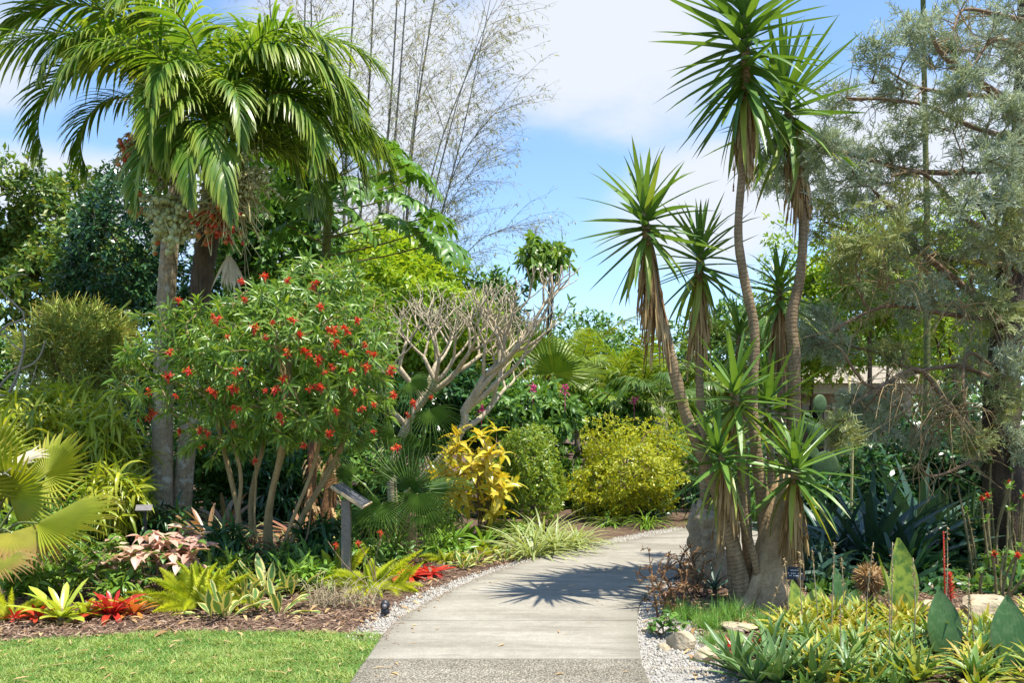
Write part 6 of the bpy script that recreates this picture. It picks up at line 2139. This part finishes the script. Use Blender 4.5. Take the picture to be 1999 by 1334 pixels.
# grass tufts and the twiggy shrub at the path edge
for (px, py, s, lab) in [(1335, 1212, 1.0, 'fine bright grass tuft at the twiggy shrub'), (1425, 1212, 1.15, 'fine bright grass tuft at the yucca foot'), (1385, 1228, 0.8, 'small fine grass tuft on the mulch slope'), (1500, 1225, 0.9, 'fine grass tuft in front of the swollen yucca base'), (1400, 1262, 0.7, 'fine grass tuft behind the angular rock')]:
    b = gnd(px, py); b[2] = 0
    t = thing('grass_tuft', lab, 'grass clump', b)
    mb = MB()
    k = 420
    th = U(0, 6.28, k); tl = U(0.0, 0.8, k)
    leaves(mb, rng.normal(0, .08 * s, (k, 3)) * [1, 1, 0], np.column_stack([np.cos(th) * tl, np.sin(th) * tl, np.ones(k)]), np.column_stack([-np.cos(th), -np.sin(th), tl]), U(0.10, 0.22, k) * s, 0.004, 0.8, 4, 'blade')
    part('blades', mb.mesh('blades', M['tuft']), t, kind='stuff')
for (px, py, hh, w, lab) in [(1305, 1205, 0.55, 0.26, 'twiggy red-brown shrub at the path edge'), (1350, 1165, 0.5, 0.22, 'second twiggy brown shrub against the stump')]:
    b = gnd(px, py); b[2] = 0
    t = thing('twiggy_shrub', lab, 'shrub', b)
    TP, TD = lumpy(120, (w, w * 0.8, hh * 0.5), (0.4, 1.0), 0.2, px)
    TP = TP + [0, 0, hh * 0.5]
    TP = TP[TP[:, 2] > 0.08]
    tb, td = skeleton([smooth_line([(U(-.12, .12), U(-.1, .1), -0.02), (U(-.15, .15), U(-.1, .1), hh * 0.5)], 5) for _ in range(9)], TP, 0.06, 0.0035, 0.35, up=0.3)
    mb = MB()
    for p, r in tb:
        tube(mb, p, r, 5)
    part('stems', mb.mesh('twigs', M['bark_red']), t)
    mb = MB()
    P, D, N = whorl(TP, nrm(td + [0, 0, 0.6]), 4, 0.3, 1.2)
    leaves(mb, P, D, N, U(0.02, 0.045, len(P)), 0.014, 0.3, 2, 'obov')
    part('foliage', mb.mesh('foliage', M['brom_bronze']), t, kind='stuff')
leafy('small green leafy seedling where path meets gravel', 1295, 1245, 0.2, 0.12, 14, [one_leaf('seedling_leaf', M['mid_green'], 0.08, 0.05, 0.5, 4, 'ovate', 0.25)] * 2, 0)

# ------------------------------------------------------------------ the building behind the garden
M['stucco'] = stuffmat('cream_stucco', [(0.55, 0.5, 0.36)] * 2, 0.85, 12, 0.2, 0.2)
M['fascia'] = stuffmat('pale_fascia', [(0.62, 0.58, 0.44)] * 2, 0.6, 10, 0.3, 0.05)
M['roofing'] = stuffmat('tan_roofing', [(0.3, 0.26, 0.2)] * 2, 0.8, 10, 0.2, 0.2)
mg, ntg = mnodes('dark_glass')
tg_ = NT(ntg)
pg = tg_.n('ShaderNodeBsdfPrincipled')
pg.inputs['Base Color'].default_value = (0.02, 0.022, 0.025, 1)
pg.inputs['Roughness'].default_value = 0.06
og = tg_.n('ShaderNodeOutputMaterial')
tg_.link(pg.outputs[0], og.inputs[0])
M['glass'] = mg
hb = np.array([*at(1650, 900, 23.0)[:2], 0.0])
ht = thing('garden_building', 'low cream building with broad eaves behind the cypress', 'building', hb)
mb = MB()
box(mb, (0, 3.2, 1.35), (4.6, 4.0, 2.7))
part('wall', mb.mesh('wall', M['stucco'], False), ht)
mb = MB()
for x in (-2.2, 0, 2.2):
    mb2 = MB()
    box(mb2, (x, 0.0, 1.2), (0.24, 0.24, 2.44))
    part('column', mb2.mesh('column', M['stucco'], False), ht)
box(mb, (0, 0.0, 2.55), (5.0, 0.16, 0.26))
part('fascia', mb.mesh('fascia', M['fascia'], False), ht)
mb = MB()
mb.add([[-2.6, -0.25, 2.69], [2.6, -0.25, 2.69], [2.6, 2.9, 3.35], [-2.6, 2.9, 3.35], [2.6, 5.6, 2.69], [-2.6, 5.6, 2.69]], [[0, 1, 2, 3], [3, 2, 4, 5]])
part('roof', mb.mesh('roof', M['roofing'], False), ht)
for x in (-1.1, 1.1):
    mb = MB()
    box(mb, (x, 1.19, 1.2), (1.9, 0.05, 1.9))  # panes enlarged so their dark glass stands in for shade under the eaves
    w = part('window', mb.mesh('window', M['glass'], False), ht)
    mb = MB()
    for (dx, dz, sx, sz) in ((-0.98, 0, 0.08, 2.02), (0.98, 0, 0.08, 2.02), (0, 0.98, 1.88, 0.08), (0, -0.98, 1.88, 0.08), (0, 0, 0.05, 1.88)):
        box(mb, (x + dx, 1.155, 1.2 + dz), (sx, 0.07, sz))
    part('window_frame', mb.mesh('frame', M['fascia'], False), w)

# ------------------------------------------------------------------ background trees and palms
def bgtree(label, px, py, d, rx, rz, mat, n, L, seed, prof='ovate', shell=(0.62, 1.0), lump=0.26, nst=90, k=6, group=None, g=0.8, depth=None, zmin=-0.9, rt=0.008, name='tree'):
    return pxshrub(name, label, 'tree', px, py, d, rx, rz, depth or rx / F * d * 0.8, n=n, L=L, Wd=L * 0.46, mat=mat, stemmat=M['bark_dark'], prof=prof, seed=seed, nst=nst, lump=lump, shell=shell, S=2, fold=0, k=k, g=g, group=group, zmin=zmin, rt=rt, stems=3)


bgtree('broad light green tree far behind the pencil bush', 60, 500, 34, 175, 165, M['far_green'], 20000, 0.36, 41, lump=0.34, shell=(0.72, 1.0))
bgtree('lower light green tree between the far tree and the dark one', 190, 560, 31, 90, 130, M['far_green'], 9000, 0.32, 42, lump=0.3, shell=(0.7, 1.0))
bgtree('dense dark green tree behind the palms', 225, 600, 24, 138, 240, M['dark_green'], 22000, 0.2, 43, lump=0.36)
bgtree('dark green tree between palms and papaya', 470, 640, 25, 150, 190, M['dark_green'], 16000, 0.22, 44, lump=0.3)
bgtree('bright lime tree behind the plumeria branches', 800, 650, 19, 135, 125, M['bright_green'], 12000, 0.2, 45, lump=0.28)
bgtree('bright green tree behind the papaya trunk', 640, 690, 20, 120, 120, M['bright_green'], 9000, 0.2, 46, lump=0.28)
bgtree('rounded green tree rising behind the plumeria tips', 935, 650, 21.5, 110, 110, M['mid_green'], 9000, 0.2, 47, lump=0.28)
bgtree('yellow-green tree glimpsed behind the cypress branches', 1700, 580, 19.5, 130, 160, M['bright_green'], 12000, 0.16, 48, lump=0.3, shell=(0.5, 1.0))
bgtree('lime tree behind the right of the cypress', 1880, 580, 20.5, 150, 190, M['bright_green'], 12000, 0.16, 49, lump=0.3, shell=(0.5, 1.0))
bgtree('yellow-green tree between the yucca trunks and cypress', 1575, 620, 21.5, 85, 150, M['bright_green'], 7000, 0.17, 50, lump=0.3, shell=(0.5, 1.0))
bgtree('mid green tree filling behind the yucca trunks', 1430, 700, 24, 130, 120, M['mid_green'], 9000, 0.2, 51, lump=0.3)
bgtree('green tree behind the feather palm thicket', 1190, 740, 27, 150, 100, M['mid_green'], 11000, 0.22, 52, lump=0.3)
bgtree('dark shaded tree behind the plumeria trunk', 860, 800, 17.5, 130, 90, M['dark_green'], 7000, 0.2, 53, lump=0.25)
bgtree('shaded tree behind the stems of the red-flowered shrub', 560, 880, 16, 170, 100, M['mid_green'], 9000, 0.2, 54, lump=0.25)
bgtree('large tree behind the building', 1800, 700, 30, 260, 120, M['mid_green'], 12000, 0.24, 55, lump=0.3)
bgtree('shaded tree at the lawn end behind the crotons', -60, 760, 19, 150, 130, M['mid_green'], 9000, 0.2, 56, lump=0.25)
# small tree with a mop of drooping leaves
t = bgtree('small tree with a drooping leafy mop crown on a thin trunk', 1066, 500, 20.5, 46, 42, M['shrub_green'], 1300, 0.26, 57, 'lance', (0.4, 1.0), 0.25, 40, 6, g=2.2)
# far wood closing the view
mb = MB()
n = 24000
x = U(-62, 62, n)
y = 46 + 6 * np.abs(np.sin(x * 0.21)) + U(0, 5, n)
top = 4.6 + 1.2 * np.sin(x * 0.33 + 1) + 0.8 * np.sin(x * 0.9) + 0.5 * np.sin(x * 2.1)
z = top * (1 - rng.random(n) ** 1.5)
leaves(mb, np.column_stack([x, y, z]), rng.normal(0, 1, (n, 3)) + [0, -0.5, 0.3], rng.normal(0, 0.6, (n, 3)) + [0, -0.3, 1], U(0.45, 0.9, n), U(0.28, 0.46, n), 0.6, 2, 'ovate')
tag(part('far_wood', mb.mesh('far_wood', M['mid_green'])), 'distant belt of green woodland closing the garden', 'woodland', kind='stuff')

# feather palms in the middle distance
AF = [frond('areca_frond', 2.3, 40, 0.5, 0.045, e0, e1, g, 0.35, 4, 0.2, [M['fan_bright'], M['palm_rachis']], 0.02) for e0, e1, g in ((75, -35, 1.2), (60, -70, 1.5), (80, 10, 1.0))]
AD = [frond('areca_frond', 2.2, 40, 0.5, 0.045, e0, e1, g, 0.3, 4, 0.2, [M['fan_green'], M['palm_rachis']], 0.02) for e0, e1, g in ((75, -45, 1.4), (55, -80, 1.7))]


def areca(label, px, py, d, n, s, meshes, h=0.4, name='feather_palm', tr=0.07):
    b = np.array([*at(px, py, d)[:2], 0.0])
    t = thing(name, label, 'palm', b)
    mb = MB()
    tube(mb, [(0, 0, -0.05), (0.02, 0, h * 0.5), (0, 0, h)], [tr * 1.2, tr, tr * 0.8], 10)
    part('trunk', mb.mesh('palm_stem', M['bark_bottle']), t)
    for i in range(n):
        leafobj('frond', meshes[i % len(meshes)], t, (U(-.05, .05), U(-.05, .05), h), i * 2.39996 + rng.normal(0, 0.2), R(U(-18, 12)), rng.normal(0, 0.15), U(0.75, 1.1) * s)
    return t


areca('yellow-green feather palm in the thicket left of the leaning yucca', 1180, 900, 18.5, 20, 1.1, AF, 1.3)
areca('arching dark feather palm behind the golden shrub', 1245, 900, 19.5, 20, 1.15, AF, 1.6)
areca('feather palm with upright crown above the fan palm', 1125, 900, 21.5, 18, 1.1, AF, 2.2)
areca('low feather palm behind the magenta-flowered shrub', 1110, 900, 18.5, 11, 0.8, AD, 0.6)
areca('feather palm seen between the leaning and slender yuccas', 1325, 900, 19.0, 13, 1.0, AD, 1.7)
areca('tall feather palm behind the tallest yucca trunk', 1505, 900, 20.5, 14, 1.0, AD, 3.4)
areca('feather palm right of the slender yucca', 1420, 900, 20.0, 13, 1.0, AF, 1.8)
t = areca('bottle-trunked palm beyond the golden shrub', 1290, 860, 16.8, 9, 0.75, AD, 1.95, 'bottle_palm', 0.04)
mb = MB()
q = smooth_line([(0, 0, -0.05), (0, 0, 0.6), (0, 0, 1.25), (0, 0, 1.6), (0, 0, 1.95)], 30)
tube(mb, q, np.interp(np.linspace(0, 1, 30), [0, 0.3, 0.65, 0.8, 1], [0.2, 0.17, 0.14, 0.13, 0.05]), 16)
part('bottle_trunk', mb.mesh('bottle_trunk', M['bark_bottle']), t)
# dry brown hanging leaves in the palm thicket
t = areca('half-dead feather palm with orange-brown hanging fronds', 1232, 900, 17.6, 7, 0.62, [frond('dry_frond', 2.0, 36, 0.5, 0.045, 30, -92, 1.8, 0.1, 4, 0.2, [M['fan_dry'], M['palm_rachis']], 0.02)], 1.75)
# slim palm stem behind the cypress
b = np.array([*at(1808, 900, 14.5)[:2], 0.0])
t = thing('slim_pole_palm', 'tall thin grey-green stem rising behind the cypress', 'palm', b)
mb = MB()
tube(mb, smooth_line([(0, 0, -0.05), lp(1810, 500, 14.5, b), lp(1806, 250, 14.5, b), lp(1800, -120, 14.5, b)], 30), np.linspace(0.06, 0.04, 30), 8)
part('trunk', mb.mesh('slim_stem', M['papaya_trunk']), t)
for i in range(8):
    leafobj('frond', AD[i % 2], t, lp(1800, -120, 14.5, b), i * 0.8, R(U(-10, 20)), 0, 0.8)

# ------------------------------------------------------------------ undergrowth that closes the beds
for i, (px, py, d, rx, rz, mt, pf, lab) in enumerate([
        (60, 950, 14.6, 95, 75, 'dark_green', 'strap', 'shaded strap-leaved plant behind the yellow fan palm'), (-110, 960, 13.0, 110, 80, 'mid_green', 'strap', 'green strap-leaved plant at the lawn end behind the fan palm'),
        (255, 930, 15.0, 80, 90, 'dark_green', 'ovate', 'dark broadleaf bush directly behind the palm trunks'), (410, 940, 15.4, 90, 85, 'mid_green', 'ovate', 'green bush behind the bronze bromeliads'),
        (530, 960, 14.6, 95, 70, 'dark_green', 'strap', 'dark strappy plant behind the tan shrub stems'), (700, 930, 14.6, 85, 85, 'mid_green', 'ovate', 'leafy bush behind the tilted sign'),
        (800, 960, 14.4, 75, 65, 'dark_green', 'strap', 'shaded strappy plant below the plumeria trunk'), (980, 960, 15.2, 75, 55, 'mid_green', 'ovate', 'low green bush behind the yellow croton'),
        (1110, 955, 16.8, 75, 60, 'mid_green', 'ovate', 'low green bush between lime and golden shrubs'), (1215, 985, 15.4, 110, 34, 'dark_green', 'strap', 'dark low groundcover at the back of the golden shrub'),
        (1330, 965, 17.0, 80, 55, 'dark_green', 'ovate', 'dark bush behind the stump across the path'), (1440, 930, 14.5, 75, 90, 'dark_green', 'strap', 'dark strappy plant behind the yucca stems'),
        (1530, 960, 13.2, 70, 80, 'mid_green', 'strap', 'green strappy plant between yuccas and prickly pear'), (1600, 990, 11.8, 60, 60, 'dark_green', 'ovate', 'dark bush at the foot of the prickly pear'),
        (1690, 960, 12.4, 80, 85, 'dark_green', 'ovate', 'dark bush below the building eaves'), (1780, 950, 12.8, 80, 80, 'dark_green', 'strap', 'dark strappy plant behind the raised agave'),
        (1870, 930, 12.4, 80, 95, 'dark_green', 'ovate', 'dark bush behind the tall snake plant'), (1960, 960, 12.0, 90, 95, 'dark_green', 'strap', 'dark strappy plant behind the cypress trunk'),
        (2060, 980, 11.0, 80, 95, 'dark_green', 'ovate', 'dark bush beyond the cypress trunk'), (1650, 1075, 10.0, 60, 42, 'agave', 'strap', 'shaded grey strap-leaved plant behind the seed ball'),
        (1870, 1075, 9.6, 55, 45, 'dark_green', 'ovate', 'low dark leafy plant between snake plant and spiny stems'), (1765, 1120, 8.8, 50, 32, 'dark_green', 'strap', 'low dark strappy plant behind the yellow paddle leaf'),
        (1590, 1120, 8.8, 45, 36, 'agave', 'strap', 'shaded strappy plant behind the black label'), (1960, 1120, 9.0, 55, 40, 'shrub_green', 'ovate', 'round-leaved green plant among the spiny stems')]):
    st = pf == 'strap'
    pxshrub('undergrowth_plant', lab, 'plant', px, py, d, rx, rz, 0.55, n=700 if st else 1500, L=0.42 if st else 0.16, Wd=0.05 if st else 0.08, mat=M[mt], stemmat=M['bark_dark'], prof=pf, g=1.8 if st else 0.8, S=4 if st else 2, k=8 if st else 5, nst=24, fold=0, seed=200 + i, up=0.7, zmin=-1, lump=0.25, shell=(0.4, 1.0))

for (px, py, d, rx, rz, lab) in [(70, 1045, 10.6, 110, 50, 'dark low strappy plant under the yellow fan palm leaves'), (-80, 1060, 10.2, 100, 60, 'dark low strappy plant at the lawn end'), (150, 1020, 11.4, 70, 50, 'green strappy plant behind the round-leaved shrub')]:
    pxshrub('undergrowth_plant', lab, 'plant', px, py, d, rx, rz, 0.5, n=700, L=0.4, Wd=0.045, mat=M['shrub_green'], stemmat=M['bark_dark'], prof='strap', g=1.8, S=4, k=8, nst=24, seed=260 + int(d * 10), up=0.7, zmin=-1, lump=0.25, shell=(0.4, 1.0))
# a few dry leaves and bits lying on the path
n = 46
yy = U(5.3, 9.0, n)
ff = np.where(rng.random(n) < 0.6, U(0.0, 0.15, n), U(0.15, 1, n))
xx = lx(yy) * (1 - ff) + rx_(yy) * ff
th = U(0, 2 * PI, n)
mb = MB()
leaves(mb, np.column_stack([xx, yy, np.full(n, 0.043)]), np.column_stack([np.cos(th), np.sin(th), U(0, 0.12, n)]), np.column_stack([U(-0.2, 0.2, n), U(-0.2, 0.2, n), np.ones(n)]), U(0.02, 0.09, n), U(0.006, 0.022, n), 0.1, 3, 'lance', 0.3)
tag(part('path_litter', mb.mesh('path_litter', M['dry'])), 'few dry leaves lying on the concrete path', 'fallen leaves', kind='stuff')
n = 900
yy = U(6.3, 12.5, n)
xx = lx(yy) + np.abs(rng.normal(0, 0.05, n)) - 0.01
th = U(0, 2 * PI, n)
mb = MB()
leaves(mb, np.column_stack([xx, yy, np.full(n, 0.041)]), np.column_stack([np.cos(th), np.sin(th), U(0, 0.1, n)]), np.column_stack([U(-0.2, 0.2, n), U(-0.2, 0.2, n), np.ones(n)]), U(0.008, 0.03, n), U(0.004, 0.009, n), 0, 1, 'const')
tag(part('path_mulch', mb.mesh('path_mulch', M['chip'])), 'stray mulch bits along the edge of the path', 'mulch', kind='stuff')

for i, (px, py, w, h, mt, lab) in enumerate([(130, 1150, 60, 0.3, 'shrub_green', 'low green filler plant behind the lime bromeliads'), (50, 1165, 55, 0.26, 'brom_green', 'low green filler plant under the yellow fan palm'), (240, 1175, 40, 0.22, 'shrub_green', 'low green filler plant behind the red cluster'),
        (330, 1120, 60, 0.32, 'mid_green', 'green filler plant behind the pink-leaved shrub'), (440, 1148, 45, 0.28, 'shrub_green', 'green filler plant behind the cream-edged clumps'), (600, 1150, 50, 0.28, 'brom_green', 'green filler plant beside the dry tuft'),
        (560, 1125, 60, 0.3, 'mid_green', 'green filler plant around the tan stems'), (700, 1112, 55, 0.3, 'shrub_green', 'green filler plant behind the sign post fern'), (760, 1100, 45, 0.26, 'mid_green', 'green filler plant under the split fan leaves'),
        (865, 1088, 45, 0.22, 'brom_green', 'green filler plant behind the gold-edged rosettes'), (990, 1060, 50, 0.25, 'shrub_green', 'green filler plant behind the striped grass'), (490, 1115, 55, 0.3, 'brom_bronze', 'bronze filler plant below the tan stems'),
        (640, 1100, 50, 0.35, 'mid_green', 'green filler plant before the flaking trunk')]):
    b = gnd(px, py)
    shrub('groundcover_plant', lab, 'plant', (b[0], b[1], 0), (0, 0, h * 0.6), (w / F * b[1], 0.22, h * 0.6), n=300, L=0.2, Wd=0.034, mat=M[mt], stemmat=M['bark_dark'], prof='strap' if i % 2 else 'lance', g=1.2, S=4, k=6, nst=14, seed=300 + i, up=0.8, zmin=-0.6)

bgtree('leafy green tree filling behind the papaya and slim palm', 540, 430, 18.5, 100, 150, M['mid_green'], 8000, 0.26, 71, lump=0.3)
bgtree('bright green tree at the foot of the bamboo culms', 770, 530, 21, 130, 85, M['bright_green'], 7000, 0.22, 72, lump=0.3)
agave('wide dark agave between seed ball and tall snake plant', 1775, 1125, 24, 0.85, (84, 10))
agave('dark agave behind the black label', 1630, 1110, 22, 0.75, (82, 10))
for i, (px, py, d, rx, rz, mt, pf, lab) in enumerate([(1740, 860, 13.2, 70, 70, 'dark_green', 'ovate', 'dark bush before the building columns'), (1860, 840, 13.8, 70, 75, 'dark_green', 'strap', 'tall dark strappy plant behind the raised agave leaves'),
        (1660, 1145, 8.6, 50, 28, 'dark_green', 'strap', 'low dark plant beside the seed ball'), (1800, 1150, 8.5, 55, 30, 'dark_green', 'ovate', 'low dark leafy plant behind the scarlet spike'), (1900, 1150, 8.5, 50, 30, 'shrub_green', 'ovate', 'low green leafy plant behind the large boulder'),
        (1990, 1160, 8.3, 50, 34, 'dark_green', 'strap', 'low dark strappy plant at the taller spiny stems'), (1610, 1160, 8.3, 40, 26, 'mid_green', 'ovate', 'low green plant beside the black label')]):
    st = pf == 'strap'
    pxshrub('undergrowth_plant', lab, 'plant', px, py, d, rx, rz, 0.4, n=600 if st else 1000, L=0.34 if st else 0.13, Wd=0.045 if st else 0.07, mat=M[mt], stemmat=M['bark_dark'], prof=pf, g=1.8 if st else 0.8, S=4 if st else 2, k=8 if st else 5, nst=20, fold=0, seed=400 + i, up=0.7, zmin=-1, lump=0.25, shell=(0.4, 1.0))
# dry bits and clippings on the lawn
n = 170
xx = U(-3.9, -1.05, n); yy = U(5.3, 6.6, n)
th = U(0, 2 * PI, n)
mb = MB()
leaves(mb, np.column_stack([xx, yy, U(0.03, 0.045, n)]), np.column_stack([np.cos(th), np.sin(th), U(-0.1, 0.2, n)]), np.column_stack([U(-0.3, 0.3, n), U(-0.3, 0.3, n), np.ones(n)]), rng.gamma(2, 0.022, n) + 0.02, U(0.004, 0.016, n), 0.2, 3, 'lance', 0.3)
tag(part('lawn_litter', mb.mesh('lawn_litter', M['dry'])), 'dry leaf bits scattered on the lawn', 'fallen leaves', kind='stuff')
